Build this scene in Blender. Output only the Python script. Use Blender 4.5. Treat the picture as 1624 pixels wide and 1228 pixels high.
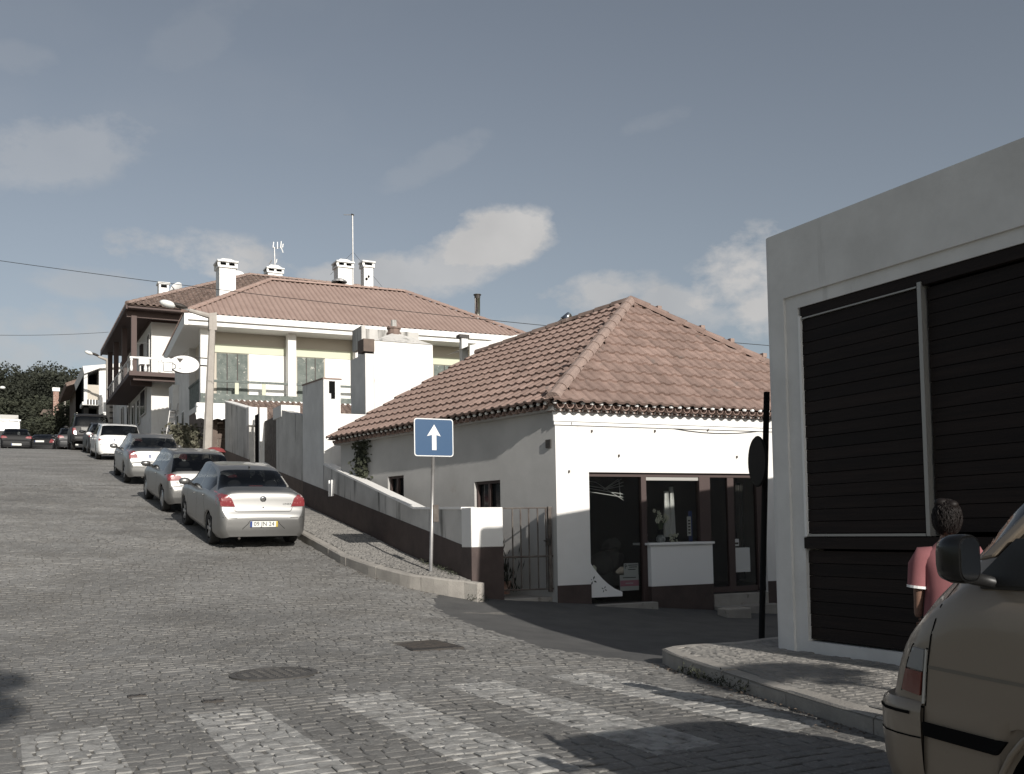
import bpy, bmesh, math, random
from mathutils import Vector, Matrix, noise
from mathutils.bvhtree import BVHTree
random.seed(7)
R=math.radians
sc=bpy.context.scene
for o in list(bpy.data.objects): bpy.data.objects.remove(o)
COL=sc.collection
# ------------------------------------------------------------ camera
# world axes: X = across the street (to the right), Y = up the street, Z = up; the camera stands at (0,0,1.3)
FPX=1550.; CX=812.; HOR=840.
YAW,PIT,ROL=R(27.6),R(3.0),R(1.0)
F0=Vector((math.sin(YAW),math.cos(YAW),0)); R0=Vector((math.cos(YAW),-math.sin(YAW),0)); Z0=Vector((0,0,1))
FV=(F0*math.cos(PIT)+Z0*math.sin(PIT)).normalized()
UV=(Z0*math.cos(PIT)-F0*math.sin(PIT)).normalized()
RV=(R0*math.cos(ROL)-UV*math.sin(ROL)).normalized(); UV=(UV*math.cos(ROL)+R0*math.sin(ROL)).normalized()
CY=HOR-FPX*math.tan(PIT)
CAM=Vector((0,0,1.3))
cd=bpy.data.cameras.new('camera'); cam=bpy.data.objects.new('camera',cd); COL.objects.link(cam)
m=Matrix((RV,UV,-FV)).transposed().to_4x4(); m.translation=CAM; cam.matrix_world=m
cd.sensor_fit='HORIZONTAL'; cd.sensor_width=36; cd.lens=36*FPX/1624; cd.shift_y=(CY-614)/1624
cd.clip_start=.05; cd.clip_end=3000; sc.camera=cam
# ------------------------------------------------------------ sun, sky, exposure
SUN=Vector((-.038,.998,-.46)).normalized()      # direction the light travels
EL=math.asin(-SUN.z); AZ=math.atan2(-SUN.x,-SUN.y)   # azimuth of the sun from +Y towards +X
sd=bpy.data.lights.new('sun','SUN'); sd.energy=4.6; sd.angle=R(.5); sd.color=(1,.955,.89)
so=bpy.data.objects.new('sun',sd); COL.objects.link(so); so.rotation_euler=SUN.to_track_quat('-Z','Y').to_euler()
so.location=(0,-20,30)
sc.view_settings.view_transform='Standard'; sc.view_settings.look='None'; sc.view_settings.gamma=1; sc.view_settings.exposure=0.08
sc.view_settings.use_curve_mapping=False
def ray(px,py): return (FV+RV*((px-CX)/FPX)+UV*(-(py-CY)/FPX)).normalized()
def P(px,py,s=None,u=None,z=None,k=0,u0=0):
    """where the sight line through a point of the view meets a real plane: s (facing plane, k = its skew), u (street wall), z (level)"""
    d=ray(px,py)
    if s is not None: t=(s-CAM.y-k*(u0-CAM.x)*-1*-1)/(d.y-k*d.x) if k else (s-CAM.y)/d.y
    elif u is not None: t=(u-CAM.x)/d.x
    else: t=(z-CAM.z)/d.z
    return CAM+d*t
def PK(px,py,u0,s0,k):
    d=ray(px,py); t=(s0-CAM.y-k*(u0-CAM.x))/(d.y-k*d.x); return CAM+d*t
w=bpy.data.worlds.new('World'); sc.world=w; w.use_nodes=True
def world():
    nt=w.node_tree; N=nt.nodes; L=nt.links; N.clear()
    def nd(t,**kw):
        n=N.new(t)
        for a,b in kw.items(): setattr(n,a,b)
        return n
    def mt(op,a,b=None,c=None,clamp=False):
        n=nd('ShaderNodeMath',operation=op,use_clamp=clamp)
        for i,v in enumerate((a,b,c)):
            if v is None: continue
            if isinstance(v,(int,float)): n.inputs[i].default_value=v
            else: L.new(v,n.inputs[i])
        return n.outputs[0]
    sky=nd('ShaderNodeTexSky',sky_type='NISHITA',sun_disc=False,sun_elevation=EL,sun_rotation=AZ,altitude=50,air_density=1.0,dust_density=1.6,ozone_density=1.6)
    hs=nd('ShaderNodeHueSaturation'); hs.inputs['Saturation'].default_value=SKY_SAT; hs.inputs['Value'].default_value=SKY_VAL
    tn=nd('ShaderNodeMixRGB',blend_type='MULTIPLY'); tn.inputs[0].default_value=1; tn.inputs[2].default_value=(.95,1.01,1.0,1); L.new(sky.outputs[0],tn.inputs[1]); L.new(tn.outputs[0],hs.inputs['Color'])
    tc=nd('ShaderNodeTexCoord'); sep=nd('ShaderNodeSeparateXYZ'); L.new(tc.outputs['Generated'],sep.inputs[0])
    az=mt('ARCTAN2',sep.outputs[0],sep.outputs[1]); el=mt('ARCSINE',sep.outputs[2])
    n1=nd('ShaderNodeTexNoise'); n1.inputs['Scale'].default_value=11; n1.inputs['Detail'].default_value=11; n1.inputs['Roughness'].default_value=.6
    mp=nd('ShaderNodeMapping'); mp.inputs['Scale'].default_value=(1,1,1.7); L.new(tc.outputs['Generated'],mp.inputs[0]); L.new(mp.outputs[0],n1.inputs['Vector'])
    n2=nd('ShaderNodeTexNoise'); n2.inputs['Scale'].default_value=2.6; n2.inputs['Detail'].default_value=6; L.new(mp.outputs[0],n2.inputs['Vector'])
    nz=mt('SUBTRACT',n1.outputs[0],.5)
    tot=None
    for (px,py,rx,ry,ang,st) in CLOUDS:
        d=ray(px,py); a0=math.atan2(d.x,d.y); e0=math.asin(d.z)
        dx=mt('SUBTRACT',az,a0); dy=mt('SUBTRACT',el,e0)
        c,s_=math.cos(R(ang)),math.sin(R(ang))
        xr=mt('ADD',mt('MULTIPLY',dx,c),mt('MULTIPLY',dy,s_)); yr=mt('ADD',mt('MULTIPLY',dx,-s_),mt('MULTIPLY',dy,c))
        xr=mt('DIVIDE',xr,rx/FPX); yr=mt('DIVIDE',yr,ry/FPX)
        r2=mt('ADD',mt('MULTIPLY',xr,xr),mt('MULTIPLY',yr,yr))
        m_=mt('SUBTRACT',1,mt('MULTIPLY',r2,.62),clamp=True)
        f=mt('ADD',mt('MULTIPLY',m_,1.5),mt('MULTIPLY',nz,5.0)); f=mt('SUBTRACT',f,.62); f=mt('MULTIPLY',f,1.25,clamp=True); f=mt('MULTIPLY',f,mt('MULTIPLY',m_,2.2,clamp=True)); f=mt('MULTIPLY',f,st)
        tot=f if tot is None else mt('MAXIMUM',tot,f)
    gen=mt('MULTIPLY',mt('SUBTRACT',n2.outputs[0],.56),2.2,clamp=True)
    gen=mt('MULTIPLY',gen,mt('ADD',mt('MULTIPLY',n1.outputs[0],1.0),-.1,clamp=True))
    # streaky thin cloud everywhere, thicker low down
    tot=mt('MAXIMUM',tot,mt('MULTIPLY',gen,.55),clamp=True)
    # inner shading of the clouds
    ns=nd('ShaderNodeTexNoise'); ns.inputs['Scale'].default_value=11; ns.inputs['Detail'].default_value=5; L.new(tc.outputs['Generated'],ns.inputs['Vector'])
    cr=nd('ShaderNodeMixRGB'); cr.inputs[1].default_value=(5.4,5.45,5.55,1); cr.inputs[2].default_value=(9.0,8.85,8.7,1); L.new(ns.outputs[0],cr.inputs[0])
    mx=nd('ShaderNodeMixRGB'); L.new(tot,mx.inputs[0]); L.new(hs.outputs[0],mx.inputs[1]); L.new(cr.outputs[0],mx.inputs[2])
    bg=nd('ShaderNodeBackground'); bg.inputs['Strength'].default_value=SKY_STR; L.new(mx.outputs[0],bg.inputs[0])
    out=nd('ShaderNodeOutputWorld'); L.new(bg.outputs[0],out.inputs[0])
SKY_SAT,SKY_VAL,SKY_STR=.50,1.14,.068
CLOUDS=[(775,380,110,48,8,1.0),(690,425,130,48,12,.75),(600,440,130,38,5,.75),(300,415,150,44,0,.85),(200,450,120,30,0,.4),(1190,450,100,80,20,1.0),(1130,500,90,30,0,.55),(940,470,110,36,5,.8),(1050,485,90,32,0,.7),(90,240,150,50,18,.34),(20,90,60,26,0,.12),(680,260,110,24,25,.12),(1040,190,60,16,10,.08),(330,40,150,40,40,.08),(60,540,220,50,0,.5),(850,520,300,26,0,.35)]
world()
# ------------------------------------------------------------ materials
MATS={}
def mat(name,col,col2=None,scale=4,rough=.8,bump=0,bscale=30,metal=0,detail=4,stretch=(1,1,1),rnd=0,spots=None,spotcol=None,spotscale=3,coat=0,spec=.5,emit=None,lo=.35,hi=.65,streak=None):
    if name in MATS: return MATS[name]
    m=bpy.data.materials.new(name); m.use_nodes=True; nt=m.node_tree; N=nt.nodes; L=nt.links
    b=N['Principled BSDF']; b.inputs['Roughness'].default_value=rough; b.inputs['Metallic'].default_value=metal
    b.inputs['Specular IOR Level'].default_value=spec
    if coat: b.inputs['Coat Weight'].default_value=coat; b.inputs['Coat Roughness'].default_value=.06
    c=(*col,1); last=None
    g=N.new('ShaderNodeNewGeometry'); mp=N.new('ShaderNodeMapping'); mp.inputs['Scale'].default_value=stretch; L.new(g.outputs['Position'],mp.inputs[0])
    b.inputs['Base Color'].default_value=c
    def ramp(src,a,z):
        r=N.new('ShaderNodeMapRange'); r.inputs[1].default_value=a; r.inputs[2].default_value=z; r.clamp=True; L.new(src,r.inputs[0]); return r.outputs[0]
    def nz(s,d=detail,v=None):
        n=N.new('ShaderNodeTexNoise'); n.inputs['Scale'].default_value=s; n.inputs['Detail'].default_value=d; n.inputs['Roughness'].default_value=.6; L.new(v or mp.outputs[0],n.inputs['Vector']); return n.outputs[0]
    if col2:
        mx=N.new('ShaderNodeMixRGB'); mx.inputs[1].default_value=c; mx.inputs[2].default_value=(*col2,1); L.new(ramp(nz(scale),lo,hi),mx.inputs[0]); last=mx.outputs[0]
    if spots:
        mx=N.new('ShaderNodeMixRGB'); 
        if last: L.new(last,mx.inputs[1])
        else: mx.inputs[1].default_value=c
        mx.inputs[2].default_value=(*spotcol,1); L.new(ramp(nz(spotscale,6),spots,spots+.09),mx.inputs[0]); last=mx.outputs[0]
    if streak:   # dirt running down walls: (threshold, colour)
        m2=N.new('ShaderNodeMapping'); m2.inputs['Scale'].default_value=(3.2,3.2,.35); L.new(g.outputs['Position'],m2.inputs[0])
        mx=N.new('ShaderNodeMixRGB')
        if last: L.new(last,mx.inputs[1])
        else: mx.inputs[1].default_value=c
        mx.inputs[2].default_value=(*streak[1],1); L.new(ramp(nz(1.3,8,m2.outputs[0]),streak[0],streak[0]+.16),mx.inputs[0]); last=mx.outputs[0]
    if rnd:
        oi=N.new('ShaderNodeObjectInfo'); hs=N.new('ShaderNodeHueSaturation')
        mr=N.new('ShaderNodeMapRange'); mr.inputs[3].default_value=1-rnd; mr.inputs[4].default_value=1+rnd; L.new(oi.outputs['Random'],mr.inputs[0]); L.new(mr.outputs[0],hs.inputs['Value'])
        if last: L.new(last,hs.inputs['Color'])
        else: hs.inputs['Color'].default_value=c
        last=hs.outputs[0]
    if last: L.new(last,b.inputs['Base Color'])
    if bump:
        bp=N.new('ShaderNodeBump'); bp.inputs['Strength'].default_value=1; bp.inputs['Distance'].default_value=bump; L.new(nz(bscale,5),bp.inputs['Height']); L.new(bp.outputs[0],b.inputs['Normal'])
    if emit: b.inputs['Emission Color'].default_value=(*emit,1); b.inputs['Emission Strength'].default_value=1
    MATS[name]=m; return m
def glassmat(name,tint,refl=.08):
    m=bpy.data.materials.new(name); m.use_nodes=True; nt=m.node_tree; N=nt.nodes; L=nt.links; N.clear()
    tr=N.new('ShaderNodeBsdfTransparent'); tr.inputs[0].default_value=(*tint,1); gl=N.new('ShaderNodeBsdfGlossy'); gl.inputs['Roughness'].default_value=.02
    fr=N.new('ShaderNodeLayerWeight'); fr.inputs[0].default_value=.5
    pw=N.new('ShaderNodeMath'); pw.operation='POWER'; L.new(fr.outputs['Facing'],pw.inputs[0]); pw.inputs[1].default_value=3.5
    ad=N.new('ShaderNodeMath'); ad.operation='MULTIPLY_ADD'; L.new(pw.outputs[0],ad.inputs[0]); ad.inputs[1].default_value=.85; ad.inputs[2].default_value=refl
    mx=N.new('ShaderNodeMixShader'); L.new(ad.outputs[0],mx.inputs[0]); L.new(tr.outputs[0],mx.inputs[1]); L.new(gl.outputs[0],mx.inputs[2])
    o=N.new('ShaderNodeOutputMaterial'); L.new(mx.outputs[0],o.inputs[0]); MATS[name]=m; return m
M={}
M['white']=mat('white_render',(.80,.785,.76),(.74,.72,.69),scale=1.3,rough=.9,bump=.002,bscale=22,spots=.64,spotcol=(.6,.57,.53),spotscale=2.2,streak=(.64,(.55,.53,.49)))
M['whiteclean']=mat('white_paint',(.82,.81,.79),rough=.7)
M['greywall']=mat('grey_render',(.72,.71,.69),(.62,.61,.59),scale=1.6,rough=.9,bump=.004,bscale=14,streak=(.62,(.45,.44,.42)))
M['oldwall']=mat('weathered_render',(.62,.60,.57),(.46,.445,.42),scale=1.1,rough=.95,bump=.008,bscale=20,streak=(.54,(.10,.095,.086)))
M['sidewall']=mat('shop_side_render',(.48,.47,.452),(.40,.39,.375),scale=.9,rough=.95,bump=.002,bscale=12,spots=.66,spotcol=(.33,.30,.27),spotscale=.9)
M['browndado']=mat('brown_dado_paint',(.052,.036,.032),(.075,.052,.046),scale=3,rough=.7,bump=.003,bscale=25)
M['cream']=mat('beige_render',(.50,.455,.39),rough=.9)
M['palegreen']=mat('pale_green_paint',(.56,.575,.45),rough=.8)
M['greengrey']=mat('faded_green_shutter',(.10,.12,.11),(.16,.18,.165),scale=5,rough=.8,spots=.60,spotcol=(.45,.44,.40),spotscale=8)
M['tile']=mat('clay_tile',(.205,.14,.116),(.28,.197,.166),scale=5,rough=.9,bump=.004,bscale=60,rnd=.16,spots=.62,spotcol=(.20,.155,.135),spotscale=4)
M['tilebig']=mat('clay_tile_new',(.345,.25,.213),(.30,.213,.18),scale=1.2,rough=.85)
M['tileold']=mat('clay_tile_old',(.12,.085,.07),(.22,.16,.135),scale=2.5,rough=.95,spots=.6,spotcol=(.36,.31,.27),spotscale=9)
M['mortar']=mat('roof_mortar',(.31,.23,.195),(.25,.185,.16),scale=9,rough=.95,bump=.01,bscale=40)
M['cobble']=None
M['asphalt']=mat('asphalt',(.092,.09,.087),(.066,.065,.064),scale=2.2,rough=.92,bump=.004,bscale=160)
M['kerb']=mat('kerb_concrete',(.36,.335,.30),(.28,.26,.235),scale=3,rough=.95,bump=.008,bscale=45,spots=.62,spotcol=(.17,.15,.13),spotscale=7)
M['calcada']=mat('limestone_sett',(.235,.222,.204),(.165,.157,.145),scale=6,rough=.85,bump=.004,bscale=50,rnd=.15)
M['joint']=mat('joint_sand',(.165,.156,.142),(.12,.113,.102),scale=30,rough=1,bump=.006,bscale=90)
M['soil']=mat('soil_and_dry_grass',(.13,.12,.08),(.09,.09,.055),scale=.4,rough=1,bump=.05,bscale=3)
M['iron']=mat('cast_iron',(.045,.042,.04),(.07,.06,.052),scale=12,rough=.6,metal=.4,bump=.004,bscale=60)
M['ironlight']=mat('worn_iron',(.07,.066,.062),(.10,.094,.087),scale=9,rough=.7,metal=.2,bump=.004,bscale=60)
M['steel']=mat('galvanised_steel',(.42,.41,.40),(.34,.33,.32),scale=6,rough=.45,metal=.6)
M['rust']=mat('rusty_bars',(.075,.058,.05),(.13,.115,.10),scale=9,rough=.8)
M['black']=mat('black_plastic',(.012,.012,.012),rough=.45)
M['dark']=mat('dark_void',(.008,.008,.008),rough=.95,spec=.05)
M['rubber']=mat('tyre_rubber',(.022,.021,.02),rough=.85)
M['rim']=mat('alloy_rim',(.35,.35,.35),rough=.35,metal=.7)
M['silver']=mat('silver_paint',(.25,.247,.24),rough=.40,metal=.8,coat=.35)
M['silver2']=mat('dull_silver_paint',(.20,.197,.19),rough=.40,metal=.8,coat=.35)
M['carwhite']=mat('white_car_paint',(.72,.715,.70),rough=.3,coat=.6)
M['carblack']=mat('black_car_paint',(.008,.008,.009),rough=.55,spec=.25)
M['cardark']=mat('dark_grey_car_paint',(.025,.026,.028),rough=.45,spec=.35)
M['pewter']=mat('pewter_car_paint',(.022,.021,.021),rough=.5,spec=.3)
M['champagne']=mat('champagne_van_paint',(.215,.178,.138),rough=.42,metal=.15,coat=.4,bump=.0006,bscale=3)
M['glass']=glassmat('car_glass',(.30,.31,.31),.06)
M['vanglass']=glassmat('van_glass',(.62,.64,.64),.05)
M['shopglass']=glassmat('shop_glass',(.72,.74,.73),.06)
M['pane']=mat('dark_window_pane',(.02,.022,.024),rough=.12)
M['redlens']=mat('red_lens',(.20,.03,.034),rough=.2,coat=.5,spots=.58,spotcol=(.42,.17,.16),spotscale=22)
M['clearlens']=mat('clear_lens',(.22,.23,.235),rough=.15,coat=.5)
M['amber']=mat('amber_lens',(.15,.045,.034),rough=.2,coat=.5)
M['seat']=mat('car_seat_fabric',(.06,.06,.062),rough=.9)
M['plate']=mat('number_plate_white',(.72,.72,.68),rough=.5)
M['plateblue']=mat('plate_blue',(.03,.06,.22),rough=.5)
M['plateyellow']=mat('plate_yellow',(.5,.36,.05),rough=.5)
M['ink']=mat('black_ink',(.01,.01,.01),rough=.6)
M['chrome']=mat('chrome',(.6,.6,.6),rough=.15,metal=1)
M['wood']=mat('dark_stained_boards',(.017,.011,.009),(.010,.0065,.0058),scale=3,spec=.25,rough=.7,bump=.003,bscale=18,stretch=(.4,.4,9),rnd=.3)
M['redwood']=mat('brown_painted_frame',(.062,.04,.036),rough=.6)
M['brownpaint']=mat('brown_balcony_paint',(.085,.056,.050),rough=.7)
M['alu']=mat('aluminium_trim',(.50,.49,.46),rough=.4,metal=.5)
M['aluold']=mat('dull_aluminium_trim',(.36,.35,.33),rough=.5,metal=.5)
M['concrete']=mat('lamp_post_concrete',(.40,.37,.335),(.34,.31,.28),scale=3,rough=.95,bump=.004,bscale=40)
M['signblue']=mat('sign_blue',(.030,.078,.16),rough=.4)
M['signwhite']=mat('sign_white',(.75,.75,.74),rough=.4)
M['signback']=mat('sign_back_dark',(.006,.006,.006),rough=.8,spec=.2)
M['lampglass']=mat('lamp_diffuser',(.7,.7,.68),rough=.3)
M['leaf']=mat('pine_foliage',(.016,.019,.012),(.034,.038,.024),scale=.9,rough=.85,rnd=.2)
M['leaf2']=mat('bright_foliage',(.020,.024,.014),(.046,.050,.030),scale=1.3,rough=.85,rnd=.2)
M['bushleaf']=mat('bush_foliage',(.06,.062,.04),(.15,.14,.10),scale=3,rough=.8)
M['bark']=mat('bark',(.11,.085,.065),rough=.95)
M['pink']=mat('pink_cotton',(.27,.105,.11),(.24,.09,.095),scale=8,rough=.95)
M['skin']=mat('skin',(.22,.125,.09),rough=.6)
M['hair']=mat('dark_brown_hair',(.008,.005,.004),rough=.6,spec=.3)
M['jeans']=mat('dark_jeans',(.03,.035,.05),rough=.9)
M['brick']=mat('brick_red',(.26,.13,.10),(.40,.30,.25),scale=8,rough=.9)
M['brownstone']=mat('brown_wall_tile',(.10,.075,.062),(.135,.10,.08),scale=4,rough=.75,rnd=.15)
M['cable']=mat('black_cable',(.02,.02,.02),rough=.7)
M['cloth']=mat('white_satin',(.75,.74,.72),rough=.45)
M['paper']=mat('white_paper',(.55,.55,.53),rough=.8)
M['pinkpaper']=mat('pink_paper',(.50,.20,.26),rough=.8)
M['flower']=mat('cream_petals',(.72,.70,.55),rough=.8)
M['stem']=mat('green_stem',(.06,.10,.03),rough=.7)
M['ceramic']=mat('patterned_ceramic',(.5,.5,.48),(.15,.16,.17),scale=30,rough=.3)
M['redthing']=mat('red_canopy',(.22,.045,.045),rough=.5)
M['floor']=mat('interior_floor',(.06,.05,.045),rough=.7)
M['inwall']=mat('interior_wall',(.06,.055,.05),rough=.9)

M['seatlight']=mat('grey_velour_seat',(.20,.20,.20),rough=.9)
M['vancrease']=mat('van_crease_line',(.14,.124,.10),rough=.5)
M['glossblack']=mat('gloss_black_plastic',(.006,.006,.006),rough=.2,coat=.15,spec=.35)

def roadmat(stones):
    m=bpy.data.materials.new('granite_setts' if stones else 'far_setts'); m.use_nodes=True; nt=m.node_tree; N=nt.nodes; L=nt.links
    b=N['Principled BSDF']; b.inputs['Roughness'].default_value=.72; b.inputs['Specular IOR Level'].default_value=.35
    g=N.new('ShaderNodeNewGeometry'); sep=N.new('ShaderNodeSeparateXYZ'); L.new(g.outputs['Position'],sep.inputs[0])
    def mt(op,a,b_=None,c=None,cl=False):
        n=N.new('ShaderNodeMath'); n.operation=op; n.use_clamp=cl
        for i,v in enumerate((a,b_,c)):
            if v is None: continue
            if isinstance(v,(int,float)): n.inputs[i].default_value=v
            else: L.new(v,n.inputs[i])
        return n.outputs[0]
    def nz(s,d=5,st=(1,1,1)):
        mp=N.new('ShaderNodeMapping'); mp.inputs['Scale'].default_value=st; L.new(g.outputs['Position'],mp.inputs[0])
        n=N.new('ShaderNodeTexNoise'); n.inputs['Scale'].default_value=s; n.inputs['Detail'].default_value=d; n.inputs['Roughness'].default_value=.62; L.new(mp.outputs[0],n.inputs['Vector']); return n.outputs[0]
    def mix(f,a,b_):
        x=N.new('ShaderNodeMixRGB')
        for i,v in enumerate((f,a,b_)):
            if isinstance(v,tuple): x.inputs[i].default_value=(*v,1)
            elif isinstance(v,float): x.inputs[i].default_value=v
            else: L.new(v,x.inputs[i])
        return x.outputs[0]
    # stone colours from a voronoi of about one stone size, large worn patches on top
    vo=N.new('ShaderNodeTexVoronoi'); vo.inputs['Scale'].default_value=8.; L.new(g.outputs['Position'],vo.inputs['Vector'])
    vs=N.new('ShaderNodeSeparateColor'); L.new(vo.outputs['Color'],vs.inputs[0])
    c=mix(vs.outputs[0],(.165,.159,.150),(.212,.206,.196))
    c=mix(mt('MULTIPLY',mt('SUBTRACT',nz(1.1,6),.42),3.,cl=True),c,(.125,.118,.108))
    c=mix(mt('MULTIPLY',mt('SUBTRACT',nz(38,4),.55),5.,cl=True),c,(.31,.30,.275))  # fine bright specks painted in for the glints on the setts
    big=nz(.28,4); mr=N.new('ShaderNodeMapRange'); mr.inputs[1].default_value=.35; mr.inputs[2].default_value=.65; mr.inputs[3].default_value=.80; mr.inputs[4].default_value=1.16; L.new(big,mr.inputs[0]); hb=N.new('ShaderNodeHueSaturation'); L.new(mr.outputs[0],hb.inputs['Value']); L.new(c,hb.inputs['Color']); c=hb.outputs[0]
    # worn white crossing stripes
    x=mt('DIVIDE',mt('SUBTRACT',sep.outputs[0],.12),1.085); fx=mt('FRACT',x)
    st=mt('LESS_THAN',fx,.49)
    ok=mt('MULTIPLY',mt('GREATER_THAN',sep.outputs[0],.05),mt('LESS_THAN',sep.outputs[0],5.1))
    y0=mt('MULTIPLY_ADD',sep.outputs[0],.15,7.25)
    ok=mt('MULTIPLY',ok,mt('LESS_THAN',sep.outputs[1],y0)); ok=mt('MULTIPLY',ok,mt('GREATER_THAN',sep.outputs[1],mt('SUBTRACT',y0,3.05)))
    wear=mt('MULTIPLY',mt('SUBTRACT',.68,nz(7,7)),4,cl=True)
    st=mt('MULTIPLY',mt('MULTIPLY',mt('MULTIPLY',st,ok),wear),.52)
    c=mix(st,c,(.50,.49,.465))
    if not stones:
        hv=N.new('ShaderNodeHueSaturation'); hv.inputs['Value'].default_value=1.45; L.new(c,hv.inputs['Color']); c=hv.outputs[0]
        v2=N.new('ShaderNodeTexVoronoi'); v2.feature='DISTANCE_TO_EDGE'; v2.inputs['Scale'].default_value=8.; L.new(g.outputs['Position'],v2.inputs['Vector'])
        e=mt('MULTIPLY',v2.outputs[0],7,cl=True)
        c=mix(mt('MULTIPLY_ADD',e,.5,.5),(.10,.095,.088),c)
        bp=N.new('ShaderNodeBump'); bp.inputs['Distance'].default_value=.012; L.new(e,bp.inputs['Height']); L.new(bp.outputs[0],b.inputs['Normal'])
    else:
        bp=N.new('ShaderNodeBump'); bp.inputs['Distance'].default_value=.008; L.new(nz(38,5),bp.inputs['Height']); L.new(bp.outputs[0],b.inputs['Normal'])
    L.new(c,b.inputs['Base Color']); return m
M['cobble']=roadmat(True); M['farcobble']=roadmat(False)

# ------------------------------------------------------------ object helpers
def tag(o,label=None,cat=None,group=None,kind=None):
    if label: o['label']=label
    if cat: o['category']=cat
    if group: o['group']=group
    if kind: o['kind']=kind
    return o
def thing(name,label,cat,loc=(0,0,0),group=None,rot=None):
    o=bpy.data.objects.new(name,None); COL.objects.link(o); o.location=loc
    if rot is not None: o.rotation_euler=rot
    o.empty_display_size=.2
    return tag(o,label,cat,group)
def wl(o):
    v=Vector((0,0,0))
    while o is not None: v+=o.location; o=o.parent
    return v
class MB:
    def __init__(s,fr=None): s.V=[];s.F=[];s.I=[];s.fr=fr
    def add(s,vs,fs,mi=0):
        n=len(s.V); fr=s.fr
        s.V+= [Vector(fr(*v)) if fr else Vector(v) for v in vs]
        s.F+=[tuple(i+n for i in f) for f in fs]; s.I+=[mi]*len(fs); return s
    def hexa(s,p,mi=0): return s.add(p,[(0,3,2,1),(4,5,6,7),(0,1,5,4),(1,2,6,5),(2,3,7,6),(3,0,4,7)],mi)
    def box(s,x0,x1,y0,y1,z0,z1,mi=0):
        return s.hexa([(x0,y0,z0),(x1,y0,z0),(x1,y1,z0),(x0,y1,z0),(x0,y0,z1),(x1,y0,z1),(x1,y1,z1),(x0,y1,z1)],mi)
    def quad(s,a,b,c,d,mi=0): return s.add([a,b,c,d],[(0,1,2,3)],mi)
    def prism(s,poly,h0,h1,ax='z',mi=0):
        f={'z':lambda p,h:(p[0],p[1],h),'y':lambda p,h:(p[0],h,p[1]),'x':lambda p,h:(h,p[0],p[1])}[ax]
        n=len(poly); vs=[f(p,h0) for p in poly]+[f(p,h1) for p in poly]
        return s.add(vs,[tuple(range(n))[::-1],tuple(range(n,2*n))]+[(i,(i+1)%n,n+(i+1)%n,n+i) for i in range(n)],mi)
    def tube(s,pts,r,n=8,mi=0,cap=True):
        pts=[Vector(p) for p in pts]; rs=r if isinstance(r,(list,tuple)) else [r]*len(pts)
        vs=[];fs=[];m=len(pts)
        up=None
        for i,p in enumerate(pts):
            d=(pts[min(i+1,m-1)]-pts[max(i-1,0)])
            if d.length<1e-9: d=Vector((0,0,1))
            d.normalize()
            if up is None: up=Vector((0,0,1)) if abs(d.z)<.9 else Vector((1,0,0))
            a=d.cross(up); 
            if a.length<1e-6: a=d.cross(Vector((0,1,0)))
            a.normalize(); b=a.cross(d).normalized(); up=b
            for k in range(n):
                t=2*math.pi*k/n; q=p+(a*math.cos(t)+b*math.sin(t))*rs[i]; vs.append(tuple(q))
        for i in range(m-1):
            for k in range(n): fs.append((i*n+k,i*n+(k+1)%n,(i+1)*n+(k+1)%n,(i+1)*n+k))
        if cap: fs+= [tuple(range(n)),tuple(range((m-1)*n,m*n))[::-1]]
        return s.add(vs,fs,mi)
    def lathe(s,prof,n=16,o=(0,0,0),ax='z',mi=0,a0=0,a1=2*math.pi):
        vs=[];m=len(prof); full=abs(a1-a0-2*math.pi)<1e-6; k2=n if full else n+1
        for (r,h) in prof:
            for k in range(k2):
                t=a0+(a1-a0)*k/n; c,q=r*math.cos(t),r*math.sin(t)
                v={'z':(c,q,h),'x':(h,c,q),'y':(c,h,q)}[ax]; vs.append((v[0]+o[0],v[1]+o[1],v[2]+o[2]))
        fs=[]
        for i in range(m-1):
            for k in range(n if full else n): 
                j=(k+1)%k2; fs.append((i*k2+k,i*k2+j,(i+1)*k2+j,(i+1)*k2+k))
        return s.add(vs,fs,mi)
    def ball(s,c,r,n=8,mi=0):
        rx,ry,rz=r if isinstance(r,(tuple,list)) else (r,r,r)
        vs=[];fs=[];m=max(4,n//2+1)
        for i in range(m+1):
            ph=math.pi*i/m
            for k in range(n): t=2*math.pi*k/n; vs.append((c[0]+rx*math.sin(ph)*math.cos(t),c[1]+ry*math.sin(ph)*math.sin(t),c[2]+rz*math.cos(ph)))
        for i in range(m):
            for k in range(n): fs.append((i*n+k,i*n+(k+1)%n,(i+1)*n+(k+1)%n,(i+1)*n+k))
        return s.add(vs,fs,mi)
    def mesh(s,name,mats,off=None,smooth=False):
        me=bpy.data.meshes.new(name); off=off or Vector((0,0,0))
        me.from_pydata([tuple(v-off) for v in s.V],[],s.F)
        for m_ in (mats if isinstance(mats,(list,tuple)) else [mats]): me.materials.append(M[m_] if isinstance(m_,str) else m_)
        if any(s.I): me.polygons.foreach_set('material_index',s.I)
        if smooth: me.polygons.foreach_set('use_smooth',[True]*len(s.F))
        me.update(); return me
    def build(s,name,mats,parent=None,smooth=False,world=True,bevel=0,label=None,cat=None,group=None,kind=None,sharp=None):
        """world=True: the vertices are world coordinates (only used under parents that are not rotated)"""
        off=wl(parent) if (parent is not None and world) else Vector((0,0,0))
        me=s.mesh(name,mats,off,smooth); o=bpy.data.objects.new(name,me); COL.objects.link(o); o.parent=parent
        if smooth and sharp is not None: me.set_sharp_from_angle(angle=R(sharp))
        if bevel:
            b=o.modifiers.new('bevel','BEVEL'); b.width=bevel; b.segments=2; b.limit_method='ANGLE'
        return tag(o,label,cat,group,kind)
def rebase(o,base):
    """give a single-mesh thing an origin at its base"""
    base=Vector(base); o.data.transform(Matrix.Translation(-base)); o.location=base; return o
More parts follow.
